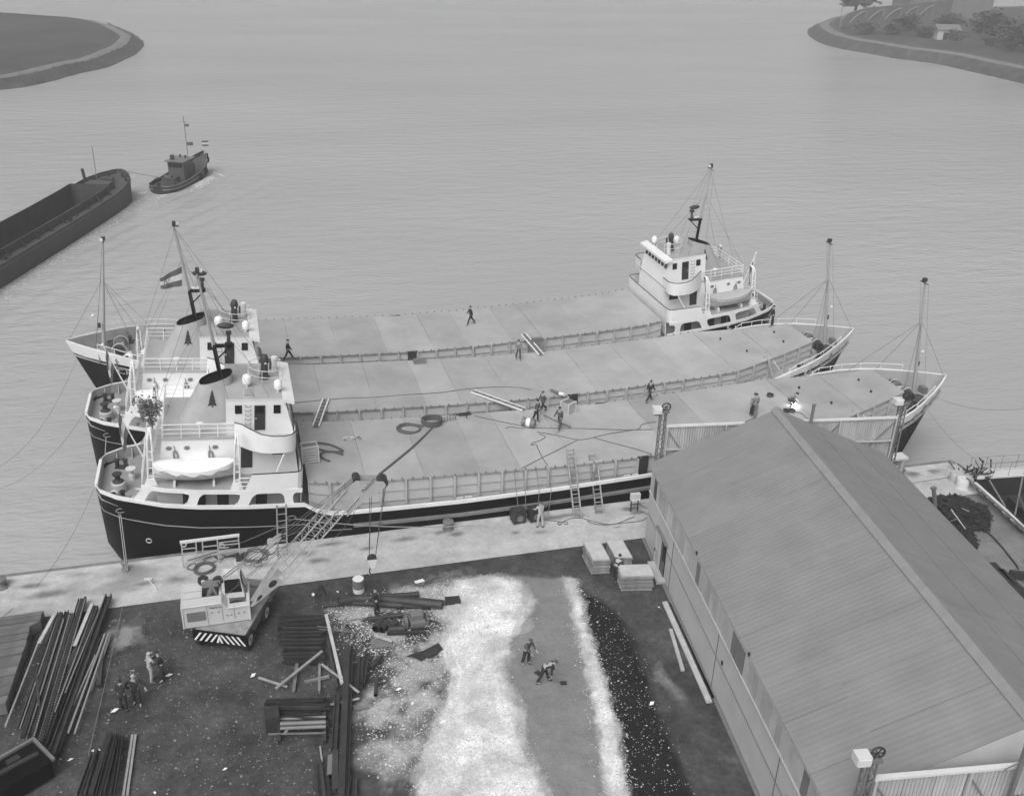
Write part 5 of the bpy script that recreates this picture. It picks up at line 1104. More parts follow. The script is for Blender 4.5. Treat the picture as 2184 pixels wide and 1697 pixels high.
for pts, z_, lb, mt in ((((1280,395),(1375,388),(1390,435),(1285,450)), .05, 'square dark steel plate at the right end of the pipe heap', 'pipe'), (((1030,790),(1130,760),(1240,705),(1268,745),(1180,800),(1160,795),(1120,820),(1085,800)), .12, 'torn dark steel plate lying on the shells', 'rust'), (((1080,292),(1135,275),(1150,290),(1090,305)), .04, 'white sheet of paper on the dirt near the quay', 'canvas'), (((795,680),(900,660),(925,720),(800,735)), .06, 'grey plate under the bright-ended plank', 'mid'), (((668,1105),(790,1120),(690,1140)), .04, 'thin grey sheet right of the long beams', 'mid')):
    mb = MB(); b0_ = [Z4(x, y, 0) for x, y in pts]; mb.prism([(p.x, p.y) for p in b0_], z_-.02, z_+.03); solo(mb, 'steel_plate' if mt != 'canvas' else 'paper_sheet', M[mt], lb, 'plate' if mt != 'canvas' else 'paper')
mb = MB(); c = Z4(1095,555); mb.box((c.x,c.y+.1,.38),(.62,.55,.3),rad(5)); mb.box((c.x,c.y-.02,.12),(.75,.75,.24),rad(5)); mb.box((c.x-.55,c.y-.1,.2),(.14,.6,.4)); mb.box((c.x+.52,c.y-.1,.2),(.06,.7,.4)); solo(mb, 'machine_box', M['mid'], 'grey steel box with side plates beside the short pipes', 'box')
mb = MB(); c = Z4(468,390); 
for i in range(9): mb.tube([(c.x-.24+i*.06,c.y-.25,.25+.35*math.sin(i*.39)),(c.x-.24+i*.06,c.y+.3,.25+.35*math.sin(i*.39))], .022, 5)
mb.tube([(c.x-.28,c.y,.1),(c.x,c.y,.62),(c.x+.28,c.y,.1)], .025, 5); solo(mb, 'rod_bundle', M['rust'], 'small tied bundle of dark rods behind the bar stack', 'bundle')
# drums
def drum(label, loc, rot, bands, mats):
    r = thing('oil_drum', label, 'drum', loc); r.rotation_euler = rot; z = 0; H_ = .86
    mb = MB(); R_ = .30; mb.lathe([(R_-.02,.0),(R_,.02),(R_,.28),(R_+.012,.29),(R_,.30),(R_,.56),(R_+.012,.57),(R_,.58),(R_,.84),(R_-.02,.86)], (0,0,0), 22)
    for i, f in enumerate(mb.F):
        zc = sum(mb.V[j].z for j in f)/len(f); mb.I[i] = 1 if bands(zc) else 0
    mb.build('shell', mats, r, True); mb = MB(); mb.lathe([(.27,.845),(.27,.85)], (0,0,0), 20); mb.build('lid', M['white'], r)
    return r
p = Z3(1665,1090); drum('white topped oil drum with a dark band standing beside the pipe heap', (p.x, p.y, -.02), (0,0,0), lambda z: .30 < z < .83, [M['white'], M['mid']])
zD_ = zoom(1100,1150,2184/1600)
pd = ondeck(0, *zD_.uv(1398,762)); drum('oil drum with white ends and a white middle lying on the nearest ship', (pd.x-.50, pd.y+.35, pd.z+.31), (rad(90), 0, rad(57)), lambda z: not (.30 < z < .57), [M['white'], M['mid']])
# three stacks of boards by the shed
def stack(corners_fn, ztop, n, th, name, lb, grp, top):
    (a, b_, c, d) = [corners_fn(*q, ztop) for q in top]; ctr = (a+b_+c+d)/4; ux = ((b_-a)+(c-d))/2; uy = ((d-a)+(c-b_))/2
    for i in range(n):
        z = (i+.5)*ztop/n; mb = MB(); j = Vector((rr.uniform(-.05,.05), rr.uniform(-.04,.04), 0)); sc_ = rr.uniform(.97,1.04); o = ctr+j; o.z = 0
        pl = [o-ux*.5*sc_-uy*.5*sc_, o+ux*.5*sc_-uy*.5*sc_, o+ux*.5*sc_+uy*.5*sc_, o-ux*.5*sc_+uy*.5*sc_]
        mb.prism([(q.x, q.y) for q in pl], z-ztop/n*.43, z+ztop/n*.43); solo(mb, name, M['plytop'] if i == n-1 else M['ply'], (ORD[n-1-i]+' board from the top in '+lb) if i < n-1 else 'topmost pale board of '+lb, 'board', grp)
stack(ZC, 1.0, 13, .07, 'board', 'the left stack by the shed door', 'boards in the left stack by the shed', ((825,540),(935,530),(1005,655),(885,655)))
stack(ZC, .95, 12, .07, 'board', 'the rear right stack by the shed door', 'boards in the rear right stack by the shed', ((985,530),(1090,525),(1160,640),(1040,640)))
stack(ZC, 1.0, 14, .07, 'board', 'the front right stack by the shed door', 'boards in the front right stack by the shed', ((1050,695),(1275,685),(1295,765),(1090,765)))
# left edge: stacked slabs and the long steel sections
M['slab'] = mat('grey_slab', .13, .8, .25, 1.2, .1, 10, rnd=.2)
edge = [(335,268),(318,300),(310,345),(230,395),(222,440),(205,490),(198,540),(170,600),(140,690),(115,760),(90,840),(66,920),(40,990)]
for i, ((xa, ya), (xb, yb)) in enumerate(zip(edge, edge[1:])):
    z_ = .62 if i > 2 else .5+.05*i; a = ZL(xa,ya,z_); b_ = ZL(xb,yb,z_); mb = MB(); L_ = 3.4+rr.uniform(-.1,.1); g_ = .03
    mb.prism([(a.x,a.y-g_),(b_.x,b_.y+g_),(b_.x-L_,b_.y+g_-.12),(a.x-L_,a.y-g_-.12)][::-1], .02, z_+rr.uniform(-.04,.04)); solo(mb, 'slab', M['slab'], ORD[i]+' grey slab from the quay in the row at the left edge', 'slab', 'slabs stacked at the left edge')
g = 'steel sections laid out on the left of the yard'
secs = [((455,285),(150,1180)),((470,290),(175,1250)),((490,330),(200,1260)),((515,275),(230,1240)),((535,300),(250,1270)),((560,300),(265,1275)),((615,180),(290,1285)),((635,185),(310,1290)),((658,170),(335,1280)),((700,250),(350,1300)),((725,240),(420,1050)),((745,240),(440,1080)),((765,260),(500,900))]
for i, (p0, p1) in enumerate(secs):
    lay('steel_section', ZL(*p0,.22+.1*(i % 3)), ZL(*p1,.20+.1*((i+1) % 3)), .13+.05*(i % 2), .13, M['rust'], ORD[i]+' dark steel section from the left in the big left heap', 'steel section', g, ('channel','box','ibeam')[i % 3])
    mb = MB(); a, b_ = ZL(*p0,.36+.1*(i % 3)), ZL(*p1,.36+.1*((i+1) % 3)); k = 60
    for j in range(k): q = a.lerp(b_, (j+.5)/k); mb.box((q.x,q.y,q.z-.03),(.05,.05,.06))
    if i % 2 == 0: solo(mb, 'rivet_row', M['ropepale'], 'pale worn rivets along the '+ORD[i]+' dark section from the left in the big heap', 'rivets', g, kind='stuff')
for (p0,p1,w,h_,z_,mt,kd,lb) in (((838,155),(395,1390),.30,.26,.35,'pipe','channel','broad dark channel, longest on the left of the yard'),((770,480),(440,1380),.16,.16,.2,'rust','box','dark bar to the right of the broad channel'),((415,310),(300,520),.17,.07,.45,'palewood','box','pale plank at the top left of the steel heap'),((310,480),(40,1165),.09,.09,.3,'wood','round','long grey pole lying left of the steel heap'),((440,420),(175,1050),.10,.1,.25,'pipe','round','dark pole beside the long grey one'),((710,215),(575,540),.17,.06,.6,'palewood','box','pale tapering plank on top of the steel heap'),
     ((835,450),(575,1215),.10,.10,.22,'ropepale','round','pale rod, rightmost of the bright pair on the left'),((808,450),(525,1210),.11,.1,.25,'ropepale','round','pale rod, left of the bright pair'),((735,615),(560,1000),.09,.08,.3,'ropepale','round','short pale rod between the channel and the bright pair'),((862,430),(700,890),.08,.08,.15,'mid','box','grey bar right of the bright rods'),((945,240),(680,1390),.035,.035,.1,'mid','round','very long thin rod, rightmost on the left of the yard'),((930,300),(885,470),.03,.03,.1,'mid','round','short thin rod beside the very long one'),
     ((280,760),(300,1010),.1,.1,.4,'pipe','box','dark bar lying steeply across the grey pole'),((600,560),(520,700),.25,.2,.3,'rust','box','dark block between the steel sections'),((790,500),(760,850),.2,.16,.15,'rust','box','dark wide bar behind the bright rods')):
    lay('steel_section' if mt not in ('palewood','wood') else 'plank', ZL(*p0,z_), ZL(*p1,z_), w, h_, M[mt], lb, 'steel section' if mt not in ('palewood','wood') else 'plank', None, kd)
for i, (p0,p1,w) in enumerate((((845,1215),(700,1690),.20),((880,1225),(760,1690),.22),((905,1230),(800,1690),.12),((940,1235),(870,1690),.16),((745,1340),(650,1690),.14),((720,1380),(610,1690),.18))):
    lay('steel_beam', ZL(*p0,.2+.08*(i % 2)), ZL(*p1,.2+.08*(i % 2)), w, .22, M['rust'] if i < 4 else M['pipe'], ('fourth','third','second','first','fifth','sixth')[i]+' dark beam from the right in the bundle at the bottom left edge', 'steel beam', 'bundle of beams at the bottom edge', 'channel' if i % 2 else 'box')
for k in range(2): lay('chain_length', ZL(1020+k*24,1225,.08), ZL(950+k*30,1690,.08), .1, .07, M['ropepale'], 'pale crumbling strip beside the bundle of beams, %s one' % ('left','right')[k], 'strip')
# dark hopper half out of the picture at bottom left
c = ZL(120,1600); hp = thing('steel_skip', 'black steel skip with a rail on its rim, cut off by the bottom left corner', 'skip', (c.x, c.y, 0), rad(35))
mb = MB(); mb.prism([(-1.6,-.9),(1.2,-.9),(1.2,.7),(-1.6,.7)], .1, .9); mb.build('body', M['black'], hp); mb = MB(); mb.beam((-1.7,.75,.95),(1.35,.75,.95),.14,.14); mb.beam((1.3,.75,.95),(1.3,-.95,.95),.12,.12); mb.build('rim', M['mid'], hp)
mb = MB(); mb.beam((-1.4,0,1.0),(1.0,-.3,1.1),.2,.1); mb.box((.2,.2,.98),(.5,.3,.16)); mb.build('contents', M['dark'], hp)
# things on the quay
def bollard(loc, label, s_=1.0):
    mb = MB(); mb.lathe([(.34*s_,0),(.34*s_,.08),(.22*s_,.12),(.20*s_,.38),(.32*s_,.46),(.33*s_,.56),(.2*s_,.62)], loc, 16); solo(mb, 'mooring_bollard', M['mid'], label, 'bollard', 'bollards on the quay edge', True)
bollard(tuple(at(956,1128)), 'dark mooring bollard on the quay edge in front of the middle of the ship'); bollard(tuple(at(3,1252)), 'mooring bollard on the quay cut by the left edge of the picture'); bollard(tuple(at(268,1216)), 'small bollard at the quay edge below the ship stern with ropes on it', .6); bollard(tuple(at(1921,1016)), 'mooring bollard on the quay right of the concrete hut', .7)
def steel_frame():
    zf2 = zoom(700,2100,3.264); r = thing('rail_frame', 'pale steel barrier frame with cross rails standing on the quay edge', 'barrier', tuple(zf2(330,470)))
    f = lambda x, y: aty(*zf2.uv(x,y), zf2(100,555).y+(zf2(850,455).y-zf2(100,555).y)*(x-100)/750)-r.location
    for k, (x0_,y0_,x1_,y1_) in enumerate(((85,240,112,560),(272,225,285,400),(357,205,365,395),(550,180,575,500),(825,140,855,460))):
        mb = MB(); mb.beam(f(x0_,y0_), f(x1_,y1_), .07); mb.build('post', M['buff'], r)
    for (x0_,y0_,x1_,y1_) in ((95,312,275,295),(95,378,278,362),(362,282,550,262),(362,350,552,330),(555,230,828,198),(555,265,830,238),(560,300,700,288),(560,338,835,308)):
        mb = MB(); mb.beam(f(x0_,y0_), f(x1_,y1_), .05); mb.build('cross_rail', M['buff'], r)
    mb = MB(); mb.beam(f(62,225), f(840,128), .16, .12); mb.build('top_beam', M['offwhite'], r)
steel_frame()
def coil(pts, r, mt, label, name='rope_coil', cat='rope', grp=None):
    mb = MB(); mb.tube(smooth_path(pts, 6), r, 5); return solo(mb, name, mt, label, cat, grp, True)
zf2 = zoom(700,2100,3.264)
def loops(cx, cy, rx, n, seed, fn=zf2, zz=.05, j=.12):
    r_ = random.Random(seed); o = []; c = fn(cx, cy)
    for i in range(n*9): t = i/9*2*math.pi; q = rx*(1+r_.uniform(-j,j)); o.append((c.x+q*math.cos(t)+r_.uniform(-.04,.04), c.y+q*.95*math.sin(t), .03+.025*(i//9)))
    return o
coil(loops(385,580,.50,6,1), .035, M['rope'], 'thick dark coil of rope on the quay behind the crane'); coil(loops(240,550,.30,2,2,j=.25), .018, M['wire'], 'loose wire loop left of the thick coil'); coil(loops(470,455,.33,2,3,j=.3), .018, M['wire'], 'loose wire loop inside the pale barrier frame'); coil(loops(590,420,.26,2,8,j=.2), .018, M['wire'], 'small wire loop in the right half of the barrier frame')
coil(loops(1040,410,.60,6,4,j=.35), .022, M['wire'], 'tangle of wire on the quay right of the barrier frame'); coil(loops(1245,345,.35,2,5,j=.3), .018, M['wire'], 'wire loops at the foot of the tall ladder'); coil(loops(960,490,.28,1,6,j=.3), .016, M['wire'], 'single wire loop below the tangle'); coil(loops(1080,515,.26,1,7,j=.3), .016, M['wire'], 'single wire loop beside the boom shadow')
mb = MB(); c = zf2(770,450); mb.extr([(c.x-.5,c.y+.3,.02),(c.x+.4,c.y+.35,.02),(c.x+.1,c.y-.15,.45)],(0,.08,0)); mb.beam((c.x,c.y+.3,.05),(c.x+.15,c.y-.4,.6),.08); mb.box((c.x+.25,c.y-.1,.2),(.25,.3,.4)); solo(mb, 'steel_bracket', M['dark'], 'dark welded steel bracket standing on the quay behind the driver cab', 'bracket')
mb = MB(); a, b_ = ZL(1140,30,.06), ZL(1205,105,.06); mb.beam(a, b_, .05, .05); mb.beam(a+Vector((-.2,.05,0)), a+Vector((.2,-.03,0)), .1, .08); solo(mb, 'sledge_hammer', M['offwhite'], 'long handled hammer lying on the concrete left of the crane', 'hammer')
# welding sets and the socket stand
for k, (x, y, w, lb) in enumerate(((258,1085,.95,'dark boxy welding set with a round grille, left one beside the worker'),(500,1060,.85,'dark welding set, right one behind the worker in pale overalls'))):
    c = ZQ(x, y+25); r = thing('welding_set', lb, 'welding set', (c.x, c.y, 0), rad(6), 'welding sets on the quay'); mb = MB(); mb.box((0,0,.48),(w*.82,.72,.72)); mb.box((0,0,.86),(w*.55,.55,.08),0,0); mb.build('housing', M['mid'] if False else M['dark'], r)
    mb = MB(); mb.cyl((0,-.365,.42),(0,-.40,.42),.2,None,16); mb.build('grille', M['mid'], r); mb = MB(); mb.tube([(-.3,-.3,.12),(-.3,.3,.12)],.1,8); mb.tube([(.3,-.3,.12),(.3,.3,.12)],.1,8); mb.build('skid', M['dark'], r); mb = MB(); mb.tube([(.38,0,.75),(.85,.05,.78)],.03,6); mb.build('tow_bar', M['mid'], r)
c = ZQ(1950,960); r = thing('socket_stand', 'pale box of electric sockets on dark legs near the shed corner', 'power box', (c.x, c.y, 0)); mb = MB()
for dx in (-.2,0,.2): mb.box((dx,0,1.05),(.19,.26,.42))
mb.build('socket_box', M['offwhite'], r); mb = MB()
for dx in (-.22,.22): mb.beam((dx,0,0),(dx,0,.9),.06)
mb.beam((-.3,0,.5),(.3,0,.5),.05); mb.build('stand', M['dark'], r); mb = MB()
for dx in (-.2,0,.2): mb.cyl((dx,-.13,.9),(dx,-.2,.84),.05,None,8)
mb.build('plug', M['white'], r)
# ladders from the quay up to the nearest ship
def ladder(label, foot, top_, w, n, mt, grp='ladders leaning on the nearest ship'):
    foot, top_ = Vector(foot), Vector(top_); r = thing('ladder', label, 'ladder', tuple(foot), 0, grp); d = top_-foot; s_ = Vector((1,0,0))*w/2
    for e in (-1, 1): mb = MB(); mb.beam(s_*e, d+s_*e, .075, .10); mb.build('stile', mt, r)
    for i in range(n): mb = MB(); q = d*((i+.6)/n); mb.beam(q-s_, q+s_, .035, .05); mb.build('rung', mt, r)
def hz_(k, X, yy): return shipw(k, (X, yy, zHt(X)))
for u0, v0, u1, v1, n, lb in ((1232,1101,1216,957,17,'taller ladder against the nearest ship, left of the pair beside the shed'),(1279,1094,1264,968,14,'shorter ladder against the nearest ship, right of the pair beside the shed')):
    f = at(u0, v0, .02); t_ = aty(u1, v1, f.y+2.05); ladder(lb, f, t_, .46, n, M['wood'])
f = at(603,1190,.02); t_ = aty(600,1076, 47.85); ladder('wooden ladder hanging at the ship side above the crane boom', f, t_, .5, 8, M['wood'])
# ================================================================== TUG AND BARGE
def local(o, A, B):                                      # frame with x along A -> B
    ang = math.atan2(B[1]-A[1], B[0]-A[0]); o.location = (A[0], A[1], ZW); o.rotation_euler = (0, 0, ang); return o
M['bhull'] = mat('barge_hull', .030, .6, .3, .6, .1, 6); M['bdeck'] = mat('barge_deck', .070, .7, .3, .8); M['bhold'] = mat('barge_hold', .040, .8, .35, .5)
bg_ = local(thing('cargo_barge', 'long dark open barge under tow, its empty hold cut by the left edge', 'barge'), BARGE_A, BARGE_B)
LB_ = 45.0
HB = [(-6,3.5),(36,3.5),(39,3.3),(41.5,2.75),(43.3,1.9),(44.5,.9),(45,.3)]; HZ = [(-6,2.25),(30,2.3),(38,2.6),(45,3.3)]
bx = [-6,5,15,25,32,36,38,40,41.5,42.5,43.3,44,44.5,45]
mb = MB(); mb.grid([[(x,-interp(HB,x),interp(HZ,x)),(x,-interp(HB,x)*1.0-.05,interp(HZ,x)-.3),(x,-interp(HB,x)*.97,.2),(x-.3*(x > 40),-interp(HB,x)*.93,-.8),(x-.3*(x > 40),interp(HB,x)*.93,-.8),(x,interp(HB,x)*.97,.2),(x,interp(HB,x)+.05,interp(HZ,x)-.3),(x,interp(HB,x),interp(HZ,x))] for x in bx]); mb.poly([(45,-.3,3.3),(45,-.3,-.8),(45,.3,-.8),(45,.3,3.3)]); mb.build('hull', M['bhull'], bg_, True)
for sg in (-1, 1):
    mb = MB(); mb.tube([(x, sg*(interp(HB,x)+.04), interp(HZ,x)-.35) for x in bx], .07, 5); mb.build('rubbing_band', M['bdeck'], bg_)
    mb = MB(); mb.grid([[(x, sg*interp(HB,x), interp(HZ,x)-.05),(x, sg*2.55, interp(HZ,x)-.02)] for x in bx if x <= 36.5]); mb.build('side_deck', M['bdeck'], bg_)
    mb = MB(); mb.grid([[(x, sg*2.55, interp(HZ,x)-.05),(x, sg*2.58, interp(HZ,x)+.85),(x, sg*2.42, interp(HZ,x)+.87),(x, sg*2.42, .4)] for x in (-6,5,15,25,33,36)]); mb.build('hold_coaming', M['bhold'], bg_)
    for x in range(-4, 36, 3):
        mb = MB(); z = interp(HZ,x); mb.extr([(x,sg*2.58,z+.8),(x,sg*2.58,z-.03),(x,sg*3.15,z-.03)], (.08,0,0)); mb.build('coaming_bracket', M['bhull'], bg_)
    for x in (10,24):
        mb = MB(); z = interp(HZ,x)
        for d in (-.22,.22): mb.lathe([(.13,0),(.13,.4),(.17,.45)], (x+d,sg*3.1,z-.05), 8)
        mb.build('bollard_pair', M['bhull'], bg_)
mb = MB(); mb.poly([(-6,-2.42,.42),(36,-2.42,.42),(36,2.42,.42),(-6,2.42,.42)]); mb.poly([(36,-2.42,.4),(36,2.42,.4),(36,2.42,3.4),(36,-2.42,3.4)]); mb.build('hold', M['bhold'], bg_)
mb = MB(); xs_ = [36.0]+[x for x in bx if x > 36]; mb.grid([[(x,-max(.05,interp(HB,x)-.1),interp(HZ,x)-.55),(x,max(.05,interp(HB,x)-.1),interp(HZ,x)-.55)] for x in xs_]); mb.build('bow_deck', M['bdeck'], bg_)
mb = MB(); mb.box((38.6,.0,2.55),(1.8,3.0,.9)); mb.box((38.6,0,3.02),(1.9,3.1,.06)); mb.build('fore_hatch', M['bdeck'], bg_)
mb = MB(); mb.box((41,0,2.7),(.9,1.4,.5)); mb.cyl((41,-.8,2.9),(41,.8,2.9),.3,None,12); mb.build('bow_winch', M['bhull'], bg_)
mb = MB(); mb.tube([(40.2,1.0,2.4),(40.2,1.0,7.2)], .05, 6); mb.build('flag_pole', M['mid'], bg_); mb = MB(); mb.beam((39.2,2.0,2.4),(38.9,2.1,4.6),.28,.28); mb.build('davit_post', M['bhull'], bg_)
mb = MB()
for x, y in ((43.4,.9),(43.4,-.9),(41.9,2.0),(41.9,-2.0)): mb.lathe([(.16,0),(.16,.55),(.2,.6)], (x,y,interp(HZ,x)-.5), 8)
mb.build('bow_bollards', M['bhull'], bg_)
tg = local(thing('tugboat', 'small dark tug steaming away ahead of the barge, white foam along its side', 'tug'), TUG_A, TUG_B)
TB = [(0,.6),(.4,1.4),(1.2,1.9),(3,2.15),(7,2.2),(10,2.0),(12,1.4),(13.4,.7),(14.3,.08)]; TZ = [(0,1.0),(4,.95),(8,1.2),(11,1.8),(14.3,2.9)]; txs = [0,.4,1.2,2,3,5,7,8.5,10,11,12,12.8,13.4,14,14.3]
mb = MB(); mb.grid([[(x,-interp(TB,x),interp(TZ,x)),(x,-interp(TB,x)*.97,interp(TZ,x)*.45),(x+(.25 if x < .5 else (-.5*(x-11)/3.3 if x > 11 else 0)),-interp(TB,x)*.85,-.6),(x+(.25 if x < .5 else (-.5*(x-11)/3.3 if x > 11 else 0)),interp(TB,x)*.85,-.6),(x,interp(TB,x)*.97,interp(TZ,x)*.45),(x,interp(TB,x),interp(TZ,x))] for x in txs]); mb.poly([(0,-.6,1),(0,-.58,.45),(.25,-.5,-.6),(.25,.5,-.6),(0,.58,.45),(0,.6,1)]); mb.build('hull', M['bhull'], tg, True)
mb = MB(); mb.grid([[(x,-max(.02,interp(TB,x)-.12),interp(TZ,x)-.45),(x,max(.02,interp(TB,x)-.12),interp(TZ,x)-.45)] for x in txs]); mb.build('deck', M['bdeck'], tg)
for sg in (-1, 1):
    mb = MB(); mb.tube([(x, sg*interp(TB,x), interp(TZ,x)+.03) for x in txs], .06, 5); mb.build('rail_cap', M['mid'], tg)
    mb = MB(); mb.tube([(x, sg*(interp(TB,x)+.04), interp(TZ,x)-.4) for x in txs], .07, 5); mb.build('fender_band', M['mid'], tg)
    for x in (13.0, 13.9, 8.0, 10.0):
        mb = MB(); c = Vector((x, sg*(interp(TB,x)+.15), interp(TZ,x)-.55)); mb.tube([c+Vector((.34*math.cos(t), 0, .34*math.sin(t))) for t in [2*math.pi*i/12 for i in range(12)]], .13, 6, True); mb.build('tyre_fender', M['black'], tg, True)
mb = MB(); mb.box((6.9,0,1.9),(2.9,2.3,2.5)); mb.box((8.6,0,1.5),(1.2,1.9,1.5)); mb.build('deckhouse', M['bdeck'], tg)
mb = MB(); mb.box((6.9,0,3.22),(3.5,2.8,.16)); rf_ = mb.build('wheelhouse_roof', M['mid'], tg)
for y in (-.75,-.25,.25,.75): mb = MB(); mb.box((5.43,y,2.65),(.04,.42,.55)); mb.build('window', M['glass'], tg)
for x in (6.0,6.7,7.4): mb = MB(); mb.box((x,-1.16,2.65),(.5,.04,.55)); mb.build('window', M['glass'], tg)
mb = MB(); mb.lathe([(.3,0),(.3,.55),(.34,.6)], (6.1,.7,3.3), 10); mb.lathe([(.12,0),(.16,.4)], (7.4,-.6,3.3), 8); mb.lathe([(.1,0),(.14,.35)], (7.8,.4,3.3), 8); mb.build('roof_fittings', M['dark'], tg)
mb = MB(); mb.tube([(9.3,0,1.6),(9.3,0,8.6)], .06, 6); mb.beam((9.3,-.5,7.9),(9.3,.5,7.9),.05); mb.build('mast', M['mid'], tg)
mb = MB(); mb.box((3.8,0,1.0),(1.6,1.7,.9)); mb.cyl((3.2,-.5,1.5),(3.2,.5,1.5),.35,None,12); mb.build('towing_winch', M['bdeck'], tg)
mb = MB(); mb.tube([(2.2,-2.0,1.0),(2.1,-1.2,1.6),(2.0,0,1.75),(2.1,1.2,1.6),(2.2,2.0,1.0)], .07, 6); mb.lathe([(.2,0),(.2,.7),(.25,.75)], (1.2,.5,.55), 9); mb.build('towing_arch', M['dark'], tg)
TM = Matrix.Translation((TUG_A[0], TUG_A[1], ZW)) @ Matrix.Rotation(math.atan2(TUG_B[1]-TUG_A[1], TUG_B[0]-TUG_A[0]), 4, 'Z')
for (x, z0, w, h_, lb) in ((9.3, 7.2, .6, .4, 'upper small pennant on the tug mast'), (9.3, 4.6, .9, .5, 'lower pennant on the tug mast'), (13.9, 3.6, .9, .8, 'square flag with a pale cross at the bow of the tug')):
    P0 = TM @ Vector((x,0,z0+h_)); flag([P0, P0+Vector((w,-.1,0)), P0+Vector((w,-.1,-h_)), P0+Vector((0,0,-h_))], [2,2,2] if x < 10 else [2,1,2], 'pennant' if x < 10 else 'bow_flag', lb, 8, 6, .05)
mb = MB(); P0, P1 = TM @ Vector((2.2,0,1.7)), (Matrix.Translation((BARGE_A[0],BARGE_A[1],ZW)) @ Matrix.Rotation(math.atan2(BARGE_B[1]-BARGE_A[1], BARGE_B[0]-BARGE_A[0]),4,'Z')) @ Vector((44.6,0,3.3)); mb.tube(sag(P0, P1, .12), .03, 4); solo(mb, 'towing_hawser', M['rope'], 'short towing hawser between the tug stern and the barge bow', 'rope')
# foam: flat irregular flakes and small crests, many hundreds
M['foam'] = mat('water_foam', .62, .9, .15, 6)
def foam(name, label, spots):
    mb = MB(); r_ = random.Random(9)
    for (x, y, s_) in spots:
        k = r_.randint(5,7); a0 = r_.uniform(0,6.3); el = r_.uniform(1.2,2.6); an = .2+r_.gauss(0,.5); zz = float(wave_z(np.array([[x]]), np.array([[y]]))[0,0])+.015
        ring = []
        for i in range(k):
            t = a0+2*math.pi*i/k; q = s_*r_.uniform(.6,1.1); px, py = q*el*math.cos(t), q*math.sin(t); ring.append((x+px*math.cos(an)-py*math.sin(an), y+px*math.sin(an)+py*math.cos(an), zz))
        c = mb.v(x, y, zz+s_*.35); ids = [mb.v(p) for p in ring]
        for i in range(k): mb.face((c, ids[i], ids[(i+1) % k]))
    o = mb.build(name, M['foam']); tag(o, label, 'foam', None, 'stuff'); return o
sp_ = []; r_ = random.Random(4); dB = (BARGE_B-BARGE_A)/np.linalg.norm(BARGE_B-BARGE_A); nB = np.array((dB[1], -dB[0]))
for i in range(2200):
    s = 45-abs(r_.gauss(0,1))*20 if i % 3 else r_.uniform(0,45); hb_ = interp(HB, s); off = hb_+.05+abs(r_.gauss(0,.35+.02*(45-s))); p = BARGE_A+dB*s+nB*off; sp_.append((p[0], p[1], r_.uniform(.02,.075)))
for i in range(160): p = BARGE_B+dB*r_.uniform(-.5,1.2)+nB*r_.gauss(.6,1.4); sp_.append((p[0], p[1], r_.uniform(.04,.16)))
foam('barge_wash', 'broken white wash along the near side of the barge', sp_)
sp_ = []; dT = (TUG_B-TUG_A)/np.linalg.norm(TUG_B-TUG_A); nT = np.array((dT[1], -dT[0]))
for i in range(1300):
    s = r_.gauss(8,3.2) if i % 2 else r_.uniform(-2,13); off = interp(TB, min(14,max(0,s)))+.1+abs(r_.gauss(0,.5)); p = TUG_A+dT*s+nT*off; sp_.append((p[0], p[1], r_.uniform(.03,.16) if 5 < s < 11 else r_.uniform(.02,.07)))
for i in range(900): q = r_.uniform(0,8); p = TUG_A-dT*q+nT*r_.gauss(.2,.9+.12*q); sp_.append((p[0], p[1], r_.uniform(.02,.06)))
for i in range(70): q = r_.uniform(0,4.5); p = TUG_B+dT*(-.2-.55*q)+nT*(.5+q*.8); sp_.append((p[0], p[1], r_.uniform(.04,.12)))
foam('tug_wash', 'white bow wave and wake around the tug', sp_)

# ================================================================== ROPES, HOSES AND GEAR ON THE DECKS
def deckline(k, pts, zm, dz=.03): return [ondeck(k, *zm.uv(x, y), dz) for x, y in pts]
def hose(pts, r, mt, name, label, cat='hose', n=5):
    mb = MB(); mb.tube(smooth_path(pts, n), r, 6); return solo(mb, name, M[mt], label, cat, None, True)
zK = zoom(1400,1550,7.28)
hose(deckline(0, [(2130,1155),(1900,1110),(1680,1075),(1500,1100),(1400,1160),(1370,1220),(1420,1290),(1560,1340),(1750,1355),(1950,1310),(2040,1240),(2020,1180),(1880,1130),(1680,1115),(1520,1140),(1450,1200),(1480,1260),(1640,1310),(1840,1330)], zK, .07), .07, 'rope', 'suction_hose', 'dark hose laid in an oval loop on the nearest ship')
hose(deckline(0, [(190,862),(230,852),(300,862),(355,885),(370,898),(330,900),(285,898),(250,890),(190,893)], zD_, .06), .065, 'rope', 'suction_hose', 'dark hose looping out of the crate behind the bridge, far part')
hose(deckline(0, [(372,915),(310,900),(265,903),(250,915),(255,930),(280,945),(300,952)], zD_, .06), .065, 'rope', 'suction_hose', 'dark hose in an S bend near the crate on the nearest ship')
pc = ondeck(0, *zD_.uv(858,745)); 
hose([(pc.x+.62*(1+.1*math.sin(3*t))*math.cos(t), pc.y+.62*(1+.1*math.cos(2*t))*math.sin(t), pc.z+.05+.012*t) for t in [i*.7 for i in range(46)]], .055, 'rope', 'rope_coil', 'thick coil of hawser with ends leading to the quay', 'rope', 3)
for k, dx in enumerate((0, 9)):
    hose([ondeck(0,*zD_.uv(858+dx*.3,768),.05), ondeck(0,*zD_.uv(760+dx,862),.04), ondeck(0,*zD_.uv(640+dx,962),.04), ondeck(0,*zD_.uv(565+dx,1022),.03)], .04, 'rope', 'hawser', 'dark hawser leading aft from the coil over the nearest deck, %s strand' % ('left','right')[k], 'rope')
